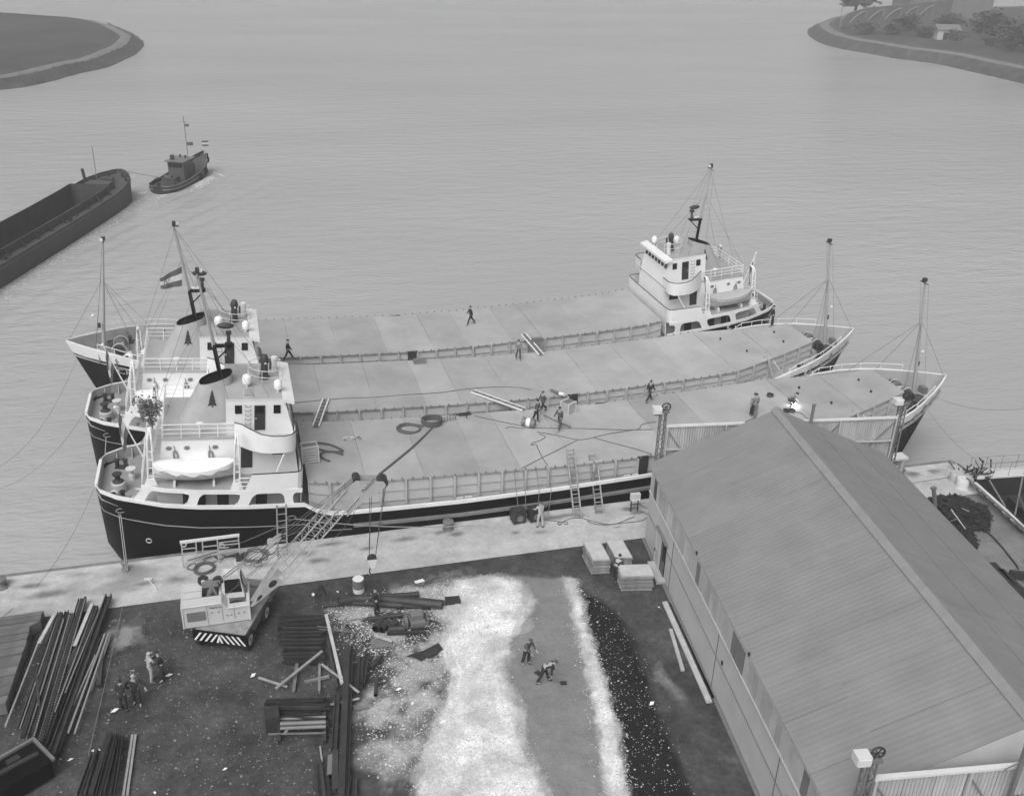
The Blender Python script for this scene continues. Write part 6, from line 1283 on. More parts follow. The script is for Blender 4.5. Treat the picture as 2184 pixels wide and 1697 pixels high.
lines = [(0, [(1260,770),(1290,762),(1345,770),(1420,768),(1560,770),(1700,772),(1900,778),(2060,776)], 'long cable running forward past the drum to the lattice post'),(0, [(1430,790),(1520,805),(1600,822),(1655,832),(1720,825),(1820,800),(1960,778),(1990,770),(2000,752),(2040,740),(2080,735)], 'cable sagging forward from the drum and looping at its end'),(0, [(1655,832),(1560,880),(1450,935),(1345,990)], 'cable running from the deck down to the coaming above the welding sets'),(0, [(1440,800),(1475,815),(1450,835),(1405,850),(1400,862),(1425,858),(1435,880),(1460,930),(1490,975)], 'kinked cable between the drum and the ship side'),(0, [(1740,822),(1850,852),(1960,880),(2060,912)], 'cable crossing the deck towards the ladders'),(0, [(1090,702),(1180,722),(1290,745),(1350,756)], 'cable between the small hatch tool and the drum'),(1, [(80,632),(200,622),(350,608),(550,600),(700,588),(900,575),(1050,555),(1200,545),(1330,548),(1400,560)], 'thin line along the deck of the middle ship')]
for k, pts, lb in lines: hose(deckline(k, pts, zD_, .03), .022, 'wire', 'cable', lb, 'cable')
for (x0_, y0_), (x1_, y1_), lb in (((1305,992),(1320,1230),'left cable hanging down the ship side to the left welding set'),((1350,985),(1365,1250),'second cable hanging down the ship side'),((1425,980),(1410,1215),'cable hanging behind the pale worker'),((1490,975),(1455,1175),'cable slanting down to the pale worker')):
    a = ondeck(0, *zD_.uv(x0_, y0_), .05); e = at(*zD_.uv(x1_, y1_), .3); e.y = min(e.y, 47.2); m_ = Vector((a.x, 48.0, 1.75)); hose([a, m_+Vector((0,.2,.15)), m_+Vector((0,-.08,-.3)), e], .018, 'mid', 'cable', lb, 'cable')
def hoseg(pts, zm, r, mt, name, lb, cat='cable'): return hose([zm(x, y, .03) for x, y in pts], r, mt, name, lb, cat)
hoseg([(640,1080),(720,1095),(830,1105),(900,1120),(870,1160),(840,1135),(890,1115),(960,1110),(990,1140),(950,1150),(930,1120),(960,1090),(1060,1060),(1180,1060),(1270,1085),(1400,1120),(1560,1150),(1700,1140),(1850,1080),(1960,1040)], ZQ, .022, 'wire', 'cable', 'cable looped on the quay running from the worker to the socket stand')
hoseg([(1270,1085),(1320,1130),(1450,1155),(1600,1155),(1800,1130),(2000,1110),(2100,1080),(2150,1030),(2120,990),(2040,960)], ZQ, .022, 'wire', 'cable', 'second cable curving along the quay to the socket stand')
hoseg([(2020,850),(2060,880),(2110,910),(2150,910)], ZQ, .02, 'wire', 'cable', 'short cable right of the socket stand')
# mooring lines
def line3(p0, p1, d, r, mt, lb): mb = MB(); mb.tube(sag(p0, p1, d), r, 5); solo(mb, 'mooring_line', M[mt], lb, 'rope', 'mooring lines')
line3(shipw(0,(-8.3,-3.0,2.4)), at(268,1214,.45), .1, .025, 'ropepale', 'pale mooring line from the stern of the quayside ship to the small bollard, left strand'); line3(shipw(0,(-8.2,-3.05,2.4)), at(272,1216,.45), .15, .025, 'ropepale', 'pale mooring line from the stern of the quayside ship to the small bollard, right strand')
line3(shipw(0,(1.0,-4.6,1.75)), at(1010,1120,.4), .3, .03, 'ropepale', 'mooring line from the ship side running right to the quay bollard'); line3(shipw(0,(1.0,-4.6,1.75)), at(400,1195,.4), .2, .03, 'rope', 'mooring line from the ship side running left behind the barrier frame')
line3(shipw(1,(-8.3,-2.9,2.4)), shipw(0,(-9.6,-.5,1.8)), .3, .03, 'ropepale', 'mooring line from the stern of the middle ship down to the next ship'); line3(shipw(0,(-9.3,1,3.4)), at(-20,1330,.3), 1.5, .011, 'wire', 'long thin stern line leading off to the lower left')
line3(shipw(1,(-9.3,1,3.4)), at(-40,1050,-1), 1.5, .010, 'wire', 'thin stern line of the middle ship leading off to the left'); line3(shipw(2,(46.3,0,2.8)), at(-30,1010,-1.5), 1.5, .010, 'wire', 'thin bow line of the outermost ship leading off to the left'); line3(shipw(0,(45.2,-1.2,3.2)), at(2230,860,0), .8, .010, 'wire', 'thin bow line of the quayside ship leading off to the right')
line3(shipw(0,(44,-1.9,3.0)), at(2090,985,.2), .4, .010, 'wire', 'bow line of the quayside ship running down to the quay')
# white edged gangway planks
def gangway(k, a, b_, lb, zm=zD_, k2=None, dz=.12):
    p = ondeck(k, *zm.uv(*a), dz); q = ondeck(k if k2 is None else k2, *zm.uv(*b_), dz); r = thing('gangway', lb, 'gangway', tuple(p), 0, 'white edged gangway planks'); d = q-p; s_ = d.cross(Vector((0,0,1))).normalized()
    mb = MB(); mb.beam(Vector((0,0,0)), d, .30, .05); mb.build('plank', M['mid'], r)
    for e in (-1, 1): mb = MB(); mb.beam(s_*e*.19, d+s_*e*.19, .09, .09); mb.build('edge_strip', M['white'], r)
    for i in range(7): mb = MB(); c = d*((i+.5)/7); mb.beam(c-s_*.14+Vector((0,0,.035)), c+s_*.14+Vector((0,0,.035)), .04, .025); mb.build('cleat', M['dark'], r)
gangway(1, (277,618), (224,764), 'gangway plank nearest the bridge, lying from the middle ship to the nearest', zD_, 0); gangway(1, (1080,574), (1360,674), 'longest gangway plank, slanting from the middle ship to the three workers', zD_, 0); gangway(2, (1357,262), (1452,372), 'gangway plank between the outermost and the middle ship', zD_, 1)
mb = MB(); a, b_ = ondeck(0, *zD_.uv(1470,702), .06), ondeck(0, *zD_.uv(1608,764), .06); mb.tube([a, b_], .06, 8); mb.ball(b_, .1); solo(mb, 'steel_bar', M['mid'], 'dark bar lying on deck between the three workers', 'bar')
mb = MB(); a, b_ = ondeck(1, *zD_.uv(1505,564), .1), ondeck(1, *zD_.uv(1550,598), .3); mb.beam(a, b_, .16, .1); solo(mb, 'plank', M['mid'], 'dark plank propped over the coaming near the three workers', 'plank'); mb = MB(); a, b_ = ondeck(1, *zD_.uv(1552,596), .25), ondeck(1, *zD_.uv(1578,606), .3); mb.tube([a, b_], .12, 8); solo(mb, 'white_roll', M['canvas'], 'small white roll at the end of the propped plank', 'roll')
def crate(k, x, y, w, d, h_, rz, lb, slats=True, mt='lgrey'):
    p = ondeck(k, *zD_.uv(x, y)); r = thing('slatted_crate' if slats else 'tool_box', lb, 'crate' if slats else 'box', tuple(p), rz); 
    if slats:
        for i in range(6): mb = MB(); mb.box((0,0,h_*(i+.5)/6),(w,d,h_/6*.8)); mb.build('slat', M[mt], r)
        for ex in (-1,1):
            for ey in (-1,1): mb = MB(); mb.box((ex*w/2,ey*d/2,h_/2),(.06,.06,h_+.02)); mb.build('corner_post', M['offwhite'], r)
        for ey in (-1,1): mb = MB(); mb.box((0,ey*d*.48,h_+.02),(w,.08,.04)); mb.build('top_batten', M['offwhite'], r)
        mb = MB(); mb.box((0,0,h_-.02),(w*.85,d*.8,.03)); mb.build('contents', M['mid'], r)
    else:
        mb = MB(); mb.box((0,0,h_/2),(w,d,h_)); mb.build('body', M[mt], r); mb = MB(); mb.box((0,0,h_+.02),(w*1.04,d*1.04,.05)); mb.build('lid', M['mid'], r)
crate(0, 192, 945, .95, .6, 1.05, rad(4), 'pale slatted crate behind the bridge of the nearest ship'); crate(0, 1600, 680, .75, .7, .8, rad(30), 'pale open topped crate beside the dark recess in the coaming')
crate(1, 788, 413, .85, .35, .3, rad(4), 'low dark box at the far edge of the middle ship', False, 'mid'); crate(2, 1430, 296, .8, .3, .28, rad(4), 'low dark box at the near edge of the outermost ship', False, 'mid')
mb = MB(); p = ondeck(0, *zD_.uv(945,735))
for i in range(6): x = i*.19; mb.tube([(p.x-.4+x,p.y+.05*i,p.z),(p.x-.4+x,p.y+.05*i,p.z+.3+.05*i)], .022, 4)
for h_ in (.1,.28): mb.tube([(p.x-.4,p.y,p.z+h_),(p.x+.6,p.y+.28,p.z+h_+.1)], .02, 4)
solo(mb, 'wire_basket', M['mid'], 'small wire basket beside the thick coil of hawser', 'basket')
mb = MB(); p = ondeck(0, *zD_.uv(1035,695)); mb.box((p.x,p.y,p.z+.08),(.85,.3,.08),rad(5)); mb.beam((p.x+.05,p.y,p.z+.05),(p.x+.05,p.y-.5,p.z+.03),.06); mb.tube([(p.x-.4,p.y,p.z+.06),(p.x-.75,p.y+.03,p.z+.04)], .05, 5); solo(mb, 'hand_tool', M['dark'], 'dark hand tool with a cross head lying near the far coaming', 'tool')
mb = MB(); p = ondeck(0, *zD_.uv(385,826)); r_ = random.Random(2)
for i in range(26): q = Vector((p.x+r_.uniform(-.9,.9), p.y+r_.gauss(0,.12), p.z+.012)); mb.poly([(q.x-.14,q.y-.05,q.z),(q.x+.16,q.y-.04,q.z),(q.x+.12,q.y+.06,q.z),(q.x-.1,q.y+.05,q.z)])
solo(mb, 'paint_spill', M['white'], 'white paint splashes on the nearest hatch behind the hose', 'spill')
for k, (x, y, w, d, rz, lb) in enumerate(((1120,850,.55,4.2,rad(24),'long damp patch on the nearest hatch'),)):
    pass
for i, (x, y, lb) in enumerate(((320,690,'dark bundle of welding cable beside the shed ridge, left one'),(1010,1350,'dark bundle in front of the welder, left one'),(1240,1340,'dark bundle in front of the welder, right one'))):
    zw = zoom(3050,1520,10.6); p = ondeck(0, *zw.uv(x, y)); mb = MB(); r_ = random.Random(i)
    for j in range(5): mb.tube([(p.x+.22*math.cos(t)*r_.uniform(.6,1.1), p.y+.2*math.sin(t)*r_.uniform(.6,1.1), p.z+.05+.03*j) for t in [2*math.pi*q/9 for q in range(9)]], .035, 5, True)
    solo(mb, 'cable_bundle', M['dark'], lb, 'bundle', None, True)
zw = zoom(3050,1520,10.6)
hose([ondeck(0, *zw.uv(x, y), .03) for x, y in ((1330,1390),(1480,1370),(1620,1400),(1740,1490),(1850,1600),(2050,1700))], .03, 'mid', 'cable', 'welding cable curving away right of the welder', 'cable')
# the welding arc: a real, tiny, intensely glowing bead
am_ = bpy.data.materials.new('welding_arc'); am_.use_nodes = True; bs = am_.node_tree.nodes['Principled BSDF']; bs.inputs['Emission Color'].default_value = (1,1,1,1); bs.inputs['Emission Strength'].default_value = 60
p = ondeck(0, *zw.uv(1335, 1110), .05); mb = MB(); mb.ball((p.x, p.y, p.z+.10), .12, 12, 8); solo(mb, 'welding_arc', am_, 'dazzling white welding arc in front of the crouching welder', 'arc light', None, True)

# ================================================================== RIGHT YARD AND DOCK
for k, (x, y, lb) in enumerate(((635,338,'pale concrete roll at the dock corner, rear one'),(698,395,'pale concrete roll at the dock corner, front one'))):
    c = ZR_(x, y); mb = MB(); mb.lathe([(.44,0),(.44,.06),(.40,.08),(.40,.62),(.37,.66)], (c.x,c.y,0), 24); solo(mb, 'concrete_roll', M['offwhite'] if k else M['lgrey'], lb, 'roll', 'concrete rolls at the dock corner', True)
c = ZR_(455,660); mb = MB(); t_ = aty(*ZR_.uv(435,395), c.y+.1); mb.tube([c, t_], .13, 9); mb.beam(t_+Vector((-.15,0,-.1)), t_+Vector((.16,0,-.05)), .22, .12); solo(mb, 'timber_post', M['mid'], 'leaning timber post with a cap, standing in the dark heap behind the shed roof', 'post')
def heap(poly, hmax, n, mt, name, label, seed, zm=ZR_):
    r_ = random.Random(seed); W_ = [zm(x, y, .2) for x, y in poly]; px = [(p.x, p.y) for p in W_]; mb = MB(); xa, xb = min(p[0] for p in px), max(p[0] for p in px); ya, yb = min(p[1] for p in px), max(p[1] for p in px); k = 0
    A = np.array(px)
    while k < n:
        x, y = r_.uniform(xa,xb), r_.uniform(ya,yb)
        if not inpoly(np.array([x]), np.array([y]), px)[0]: continue
        ed = min(math.hypot(x-q[0], y-q[1]) for q in px); z = hmax*min(1, ed/1.0)*r_.uniform(.2,1); a = r_.uniform(0,6.3); q = r_.uniform(.12,.3)
        c_ = Vector((x,y,z)); dv = Vector((math.cos(a)*q, math.sin(a)*q, r_.uniform(-.12,.12))); mb.tube([c_-dv, c_+Vector((r_.uniform(-.1,.1),r_.uniform(-.1,.1),r_.uniform(.03,.12))), c_+dv], .04, 4); k += 1
    o = solo(mb, name, mt, label, 'heap', None, False, 'stuff'); return o
heap([(345,515),(440,495),(560,475),(640,470),(700,490),(820,545),(930,570),(955,640),(950,780),(870,780),(760,765),(840,900),(845,950),(800,970),(745,935),(640,820)], .75, 2600, M['cloth_dark'], 'netting_heap', 'large dark heap of tangled netting behind the shed roof', 21)
lay('pole', ZR_(600,605,.9), ZR_(735,790,.5), .07, .07, M['palewood'], 'pale pole lying on the dark netting heap', 'pole', None, 'round'); lay('pole', ZR_(540,735,.8), ZR_(650,695,.85), .05, .05, M['mid'], 'short grey pole on the dark netting heap', 'pole', None, 'round')
lay('pole', ZR_(700,595,.9), ZR_(770,625,.85), .05, .05, M['palewood'], 'short pale stick near the right of the netting heap', 'pole', None, 'round'); lay('fender_pipe', ZR_(185,352,.1), ZR_(590,290,.1), .16, .16, M['lgrey'], 'pale pipe lying on the concrete towards the two rolls', 'pipe', None, 'round')
hoseg([(905,790),(1000,870),(1090,970),(1160,1060),(1210,1120),(1235,1165)], ZR_, .05, 'pipe', 'bent_rail', 'dark bent rail curving over the pale yard on the right', 'rail')
for i, ((xa,ya),(xb,yb),w) in enumerate((((975,1130),(1290,1500),.5),((1060,1190),(1300,1420),.35),((1150,1210),(1290,1230),.3))): lay('dark_timber', ZR_(xa,ya,.25), ZR_(xb,yb,.25), w, .4, M['dark'], ('thick dark timber beside the shed eaves at the right edge','second dark timber behind the thick one at the right edge','short dark timber across the others at the right edge')[i], 'timber', 'dark timbers at the right edge')
# dock: walls, kerb, slatted rack, gate with railing
mb = MB()
for a, b_ in zip(BASIN, BASIN[1:]+BASIN[:1]): mb.poly([(a[0],a[1],0),(b_[0],b_[1],0),(b_[0],b_[1],-4.5),(a[0],a[1],-4.5)])
o = mb.build('dock_wall', M['stonewall']); o['kind'] = 'structure'
mb = MB(); mb.prism([(p[0]*.995+.15, p[1]-.15) for p in BASIN], -1.9, -1.5); mb.box((47.6,42.2,-1.2),(2.2,4.5,.6),rad(-6)); solo(mb, 'dock_shade_sheet', M['dark'], 'dark sheet added over the dock water as painted shade at the right edge', 'shade sheet')  # dark sheet and block added over the bright water, shade put in as colour
kerb = [ZR_(x, y, .15) for x, y in ((822,365),(1040,560),(1140,650),(1300,805))]; mb = MB(); mb.tube([p for p in kerb], .17, 6); solo(mb, 'dock_kerb', M['offwhite'], 'white kerb stone along the near side of the dock', 'kerb')
mb = MB(); off_ = Vector((-.42,0,0)); rk = thing('timber_rack', 'long slatted timber fence lying beside the dock kerb', 'rack', tuple(kerb[1]))
for e, z_ in ((-.35,.05),(-.75,.55)):
    mb = MB(); mb.beam(kerb[0]+Vector((e,0,z_))-kerb[1], kerb[-1]+Vector((e,-1.5,z_))-kerb[1], .1, .1); mb.build('rail', M['mid'], rk)
for i in range(13):
    c = kerb[0].lerp(kerb[-1], (i+.5)/13)-kerb[1]; mb = MB(); mb.beam(c+Vector((-.35,0,.05)), c+Vector((-.78,-.1,.55)), .22, .05); mb.build('slat', M['palewood'] if i % 2 else M['mid'], rk)
g0, g1 = Vector((45.1,46.25,0)), Vector((60,44.9,0)); gd = thing('dock_gate', 'dock gate with a walkway and thin railing at the right edge', 'gate', tuple(g0)); dg = (g1-g0); sdg = Vector((0,0,1)).cross(dg).normalized()
mb = MB(); mb.beam(Vector((0,0,-2.2)), dg+Vector((0,0,-2.2)), .9, 4.2); mb.build('gate_leaf', M['dark'], gd); mb = MB(); mb.beam(Vector((0,0,-.02)), dg+Vector((0,0,-.02)), 1.0, .12); mb.build('walkway', M['offwhite'], gd)
for sg, nm in ((1,'far'),(-1,'near')):
    for h_ in (.55,1.05): mb = MB(); mb.tube([sdg*.45*sg+Vector((0,0,h_)), dg+sdg*.45*sg+Vector((0,0,h_))], .018, 4); mb.build('handrail', M['mid'], gd)
    for i in range(14): mb = MB(); q = dg*(i/13)+sdg*.45*sg; mb.tube([q, q+Vector((.02,0,1.06))], .022, 4); mb.build('rail_post', M['mid'], gd)
for (xa,ya,za,xb,yb,zb_,lb) in ((930,280,0,1110,580,-1.4,'thin pale strut slanting down into the dock'),(1275,300,1.0,1200,660,-1.2,'tall pale strut at the right edge of the dock'),(1240,480,.2,1290,600,-.8,'short pale strut at the right edge of the dock')): lay('strut', ZR_(xa,ya,za), ZR_(xb,yb,zb_), .12, .12, M['mid'], lb, 'strut', 'struts over the dock', 'round')
mb = MB(); p = at(2075,1005); r_ = random.Random(6)
for i in range(40): q = Vector((p.x+r_.gauss(0,.5), p.y+r_.gauss(-.3,.4), .05)); mb.tube([q, q+Vector((r_.uniform(-.5,.5), r_.uniform(-.5,.5), r_.uniform(.05,.5)))], .05, 4)
solo(mb, 'scrap_pile', M['dark'], 'dark scrap piled at the dock corner behind the concrete rolls', 'scrap', None, False, 'stuff')
# loose stones and shells on the shell bed and rubble
def stones(name, label, poly, n, s0, s1, mt, seed):
    r_ = random.Random(seed); px = [(p[0], p[1]) for p in poly]; xs_, ys_ = [p[0] for p in px], [p[1] for p in px]; rs = np.random.RandomState(seed); X = rs.uniform(min(xs_),max(xs_),n*3); Y = rs.uniform(min(ys_),max(ys_),n*3); ok = inpoly(X+rs.normal(0,.35,n*3), Y+rs.normal(0,.35,n*3), px); X, Y = X[ok][:n], Y[ok][:n]; Z = ground_z(X[None,:], Y[None,:])[0]
    mb = MB()
    for x, y, z in zip(X, Y, Z):
        s = r_.uniform(s0, s1)*(1 if r_.random() < .9 else 1.8); a = r_.uniform(0,6.3); P_ = [(s,0,0),(0,s*r_.uniform(.6,1),0),(-s,0,0),(0,-s*r_.uniform(.6,1),0)]; ca, sa = math.cos(a), math.sin(a)
        ids = [mb.v(x+px_*ca-py_*sa, y+px_*sa+py_*ca, z+.01) for px_, py_, _ in P_]; t = mb.v(x+r_.uniform(-.3,.3)*s, y+r_.uniform(-.3,.3)*s, z+s*r_.uniform(.5,.9))
        for i in range(4): mb.face((ids[i], ids[(i+1) % 4], t))
    o = mb.build(name, mt); return tag(o, label, 'stones', None, 'stuff')
M['stone'] = mat('pale_stone', .55, .85, .25, 3); M['stoneg'] = mat('grey_stone', .26, .85, .45, 3)
stones('shell_stones', 'white shells and stones of the pale heap', SHELL, 7000, .012, .04, M['stone'], 1); stones('rubble_stones', 'scattered pale rubble around the steel beams', SHELL2, 2600, .015, .05, M['stone'], 2); stones('edge_stones', 'white stones edging the raked sand', EDGE, 2200, .015, .045, M['stone'], 3)
stones('yard_grit', 'small grey stones on the dirt', [at(*q) for q in ((0,1330),(700,1290),(760,1697),(0,1697))], 1500, .015, .05, M['stoneg'], 4); stones('tarmac_grit', 'pale chips on the dark strip', TAR, 700, .012, .035, M['stone'], 5)
stones('rubble_stones', 'pale rubble under the pipe heap', [at(*q) for q in ((690,1290),(1000,1235),(985,1330),(760,1420))], 1500, .018, .055, M['stone'], 6)
mb = MB(); r_ = random.Random(12)
for u, v in ((668,1268),(720,1262),(895,1240),(540,1440),(640,1500),(730,1445),(610,1560),(245,1515),(360,1440),(850,1470),(880,1500),(905,1480),(945,1540),(1060,1500),(205,1600),(150,1620),(480,1640),(330,1690),(1405,1295),(1390,1500)):
    p = at(u, v, .0); a = r_.uniform(0,3); s = r_.uniform(.08,.22); mb.poly([(p.x+s*math.cos(a+t)*(.6 if i % 2 else 1), p.y+s*math.sin(a+t)*(.6 if i % 2 else 1), .02+.02*(i % 2)) for i, t in enumerate((0,1.2,3.1,4.4))])
tag(mb.build('paper_litter', M['canvas']), 'scraps of white paper scattered over the yard', 'litter', None, 'stuff')

# ================================================================== FAR BANKS
M['leaf'] = mat('dull_foliage', .075, .9, .35, .3, rnd=.2); M['bark'] = mat('bark', .06, .9, .3, 2)
def crown_mesh(seed, n, R3, leaf):
    r_ = random.Random(seed); mb = MB(); cl = [(Vector((r_.gauss(0,.45)*R3[0], r_.gauss(0,.45)*R3[1], r_.uniform(-.7,.75)*R3[2])), r_.uniform(.25,.5)) for _ in range(14)]
    for i in range(n):
        c, w = r_.choice(cl); p = c+Vector((r_.gauss(0,w)*R3[0]*.6, r_.gauss(0,w)*R3[1]*.6, r_.gauss(0,w)*R3[2]*.6)); a = Vector((r_.uniform(-1,1),r_.uniform(-1,1),r_.uniform(-1,1))).normalized()*leaf; b_ = a.orthogonal().normalized()*leaf*.6
        mb.poly([p-a, p+b_, p+a, p-b_])
    return mb
proto = {}
def tree(loc, h_, r, label, cat, name, grp, seed, trunk=True, leaf=.45, n=700):
    key = seed % 4; o = thing(name, label, cat, loc, random.Random(seed).uniform(0,6), grp); s = (r, r, h_*.36)
    if (key, trunk) not in proto: proto[(key, trunk)] = crown_mesh(key+50, n, (1,1,1), .16).mesh('crown', M['leaf'])
    c = bpy.data.objects.new('crown', proto[(key, trunk)]); COL.objects.link(c); c.parent = o; c.location = (0,0,h_*(.62 if trunk else .42)); c.scale = (r*1.1, r*1.1, h_*(.42 if trunk else .5))
    mb = MB(); mb.tube([(0,0,-.5),(.05*r,0,h_*.3),(-.05*r,.05*r,h_*.75)], .045*h_, 7, r2=.012*h_)
    for a in range(5): t = a*1.3; mb.tube([(0,0,h_*(.28+.08*a)),(r*.6*math.cos(t),r*.6*math.sin(t),h_*(.55+.07*a))], .018*h_, 5, r2=.005*h_)
    mb.build('trunk', M['bark'], o)
tree((230.0, 352.0, 3.0), 15, 7.0, 'big willow rising behind the arched wall on the far right bank', 'tree', 'willow_tree', None, 2, n=1500)
wallA, wallB = Vector((203.5, 318, 2.0)), Vector((262, 338, 2.4))
shr = [(196,300),(201,293),(206,284),(211,276),(214,262),(212,250),(216,240),(222,268),(228,256),(224,244),(232,282),(240,268),(218,290),(238,295),(246,285),(250,300),(236,246),(245,255),(226,300),(212,302),(256,270),(262,290)]
for i, (x, y) in enumerate(shr):
    big_ = i > 4; tree((x+6, y, 1.8), 3.0+ (4.2 if big_ else .8)*(.6+.4*math.sin(i*2.3)**2), 2.6+(2.0 if big_ else .3)*abs(math.cos(i*1.7)), ORD[i]+' bushy tree from the tip in the far right thicket', 'tree', 'bushy_tree', 'thicket on the far right bank', i, n=700)
wl_ = thing('arched_wall', 'long hazy wall with shallow arches on the far right bank', 'wall', tuple(wallA)); dW = wallB-wallA; nW = dW.cross(Vector((0,0,1))).normalized(); LW = dW.length; dW.normalize()
M['fwall'] = mat('old_wall', .13, .85, .25, .3); M['fcop'] = mat('wall_coping', .20, .85, .15, .4)
mb = MB(); mb.extr([dW*0, dW*LW, dW*LW+Vector((0,0,7.6)), dW*12+Vector((0,0,6.0)), dW*3+Vector((0,0,4.4)), Vector((0,0,2.5))], -nW*.8); mb.build('wall_face', M['fwall'], wl_)
for i in range(5):
    s0 = 4+i*9.6; mb = MB(); mb.tube([dW*(s0+8*t)+nW*.12+Vector((0,0,1.2+.25*i+3.6*math.sin(t*math.pi*.5)**.8)) for t in [j/10 for j in range(11)]], .28, 5); mb.build('arch_rib', M['fcop'], wl_)
    mb = MB(); mb.beam(dW*(s0+8.2)+nW*.12+Vector((0,0,2.8)), dW*(s0+8.2)+nW*.12+Vector((0,0,5.2+.25*i)), .4); mb.build('pier', M['fcop'], wl_)
bl = thing('far_building', 'pale hazy building block at the top right edge', 'building', (268, 352, 2.5), rad(-8)); mb = MB(); mb.box((0,0,6.5),(34,14,13)); mb.build('wall', mat('far_wall', .16, .85, .15, .2), bl)
for i in range(9):
    for j in range(3): mb = MB(); mb.box((-14.5+i*3.6,-7.02,3+j*3.6),(1.6,.1,1.9)); mb.build('window', M['mid'], bl)
b2 = thing('low_house', 'low pale shed among the bushes on the far right bank', 'building', (216, 279, 2.2), rad(-15)); mb = MB(); mb.box((0,0,1.6),(7,5,3.2)); mb.build('wall', M['lgrey'], b2); mb = MB(); mb.extr([(-3.8,-2.9,3.1),(-3.8,0,4.6),(-3.8,2.9,3.1)],(7.6,0,0)); mb.build('roof', M['mid'], b2); mb = MB(); mb.box((-1,-2.53,1.3),(1.4,.1,2.2)); mb.build('door', M['dark'], b2)
for i, (x, y, lb) in enumerate(((199,312,'tall thin lamp post at the tip of the far right bank'),)):
    mb = MB(); mb.tube([(x,y,.5),(x,y,9.0),(x+1.6,y,9.3)], .10, 6); mb.box((x+1.9,y,9.25),(.8,.3,.2)); solo(mb, 'lamp_post', M['mid'], lb, 'lamp post')
def tufts(name, label, pts, n, seed, d0=.3, d1=3.2):
    r_ = random.Random(seed); mb = MB(); o1 = pts
    for i in range(n):
        j = r_.randrange(len(pts)-1); t = r_.random(); x, y = lerp(pts[j][0],pts[j+1][0],t), lerp(pts[j][1],pts[j+1][1],t); dx, dy = pts[j+1][0]-pts[j][0], pts[j+1][1]-pts[j][1]; L_ = math.hypot(dx, dy); s = r_.uniform(min(d0,d1), max(d0,d1)); x += -dy/L_*s; y += dx/L_*s; z = ZW+.1+abs(s)*.5; h_ = r_.uniform(.3,.9)
        for k in range(3): a = r_.uniform(0,6.3); mb.poly([(x,y,z),(x+.2*math.cos(a),y+.2*math.sin(a),z+h_*.6),(x+.25*math.cos(a),y+.25*math.sin(a),z+h_)])
    return tag(mb.build(name, M['leaf']), label, 'reeds', None, 'stuff')
tufts('reeds', 'reeds and rough grass along the edge of the left bank', [p[:2] for p in LEFT[1:-1]], 1500, 3)
tufts('reeds', 'rough grass along the edge of the right bank', [p[:2] for p in RIGHT[2:-1]], 1200, 4, -.3, -3.2)
# ================================================================== PEOPLE
def skin_mesh(name, verts, edges, radii, mt, parent, sub=1, root=0):
    me = bpy.data.meshes.new(name); me.from_pydata([tuple(v) for v in verts], edges, []); o = bpy.data.objects.new(name, me); COL.objects.link(o); o.parent = parent
    sk_ = o.modifiers.new('skin', 'SKIN'); sk_.use_smooth_shade = True
    if not me.skin_vertices: 
        bpy.context.view_layer.objects.active = o
    lay_ = me.skin_vertices[0].data if me.skin_vertices else None
    for i, r_ in enumerate(radii): lay_[i].radius = (r_, r_) if not isinstance(r_, tuple) else r_
    lay_[root].use_root = True
    ss = o.modifiers.new('sub', 'SUBSURF'); ss.levels = sub; ss.render_levels = sub
    dg_ = bpy.context.evaluated_depsgraph_get(); m2 = bpy.data.meshes.new_from_object(o.evaluated_get(dg_)); m2.name = name
    o.modifiers.clear(); o.data = m2; bpy.data.meshes.remove(me); m2.materials.clear(); m2.materials.append(mt)
    for p in m2.polygons: p.use_smooth = True
    return o
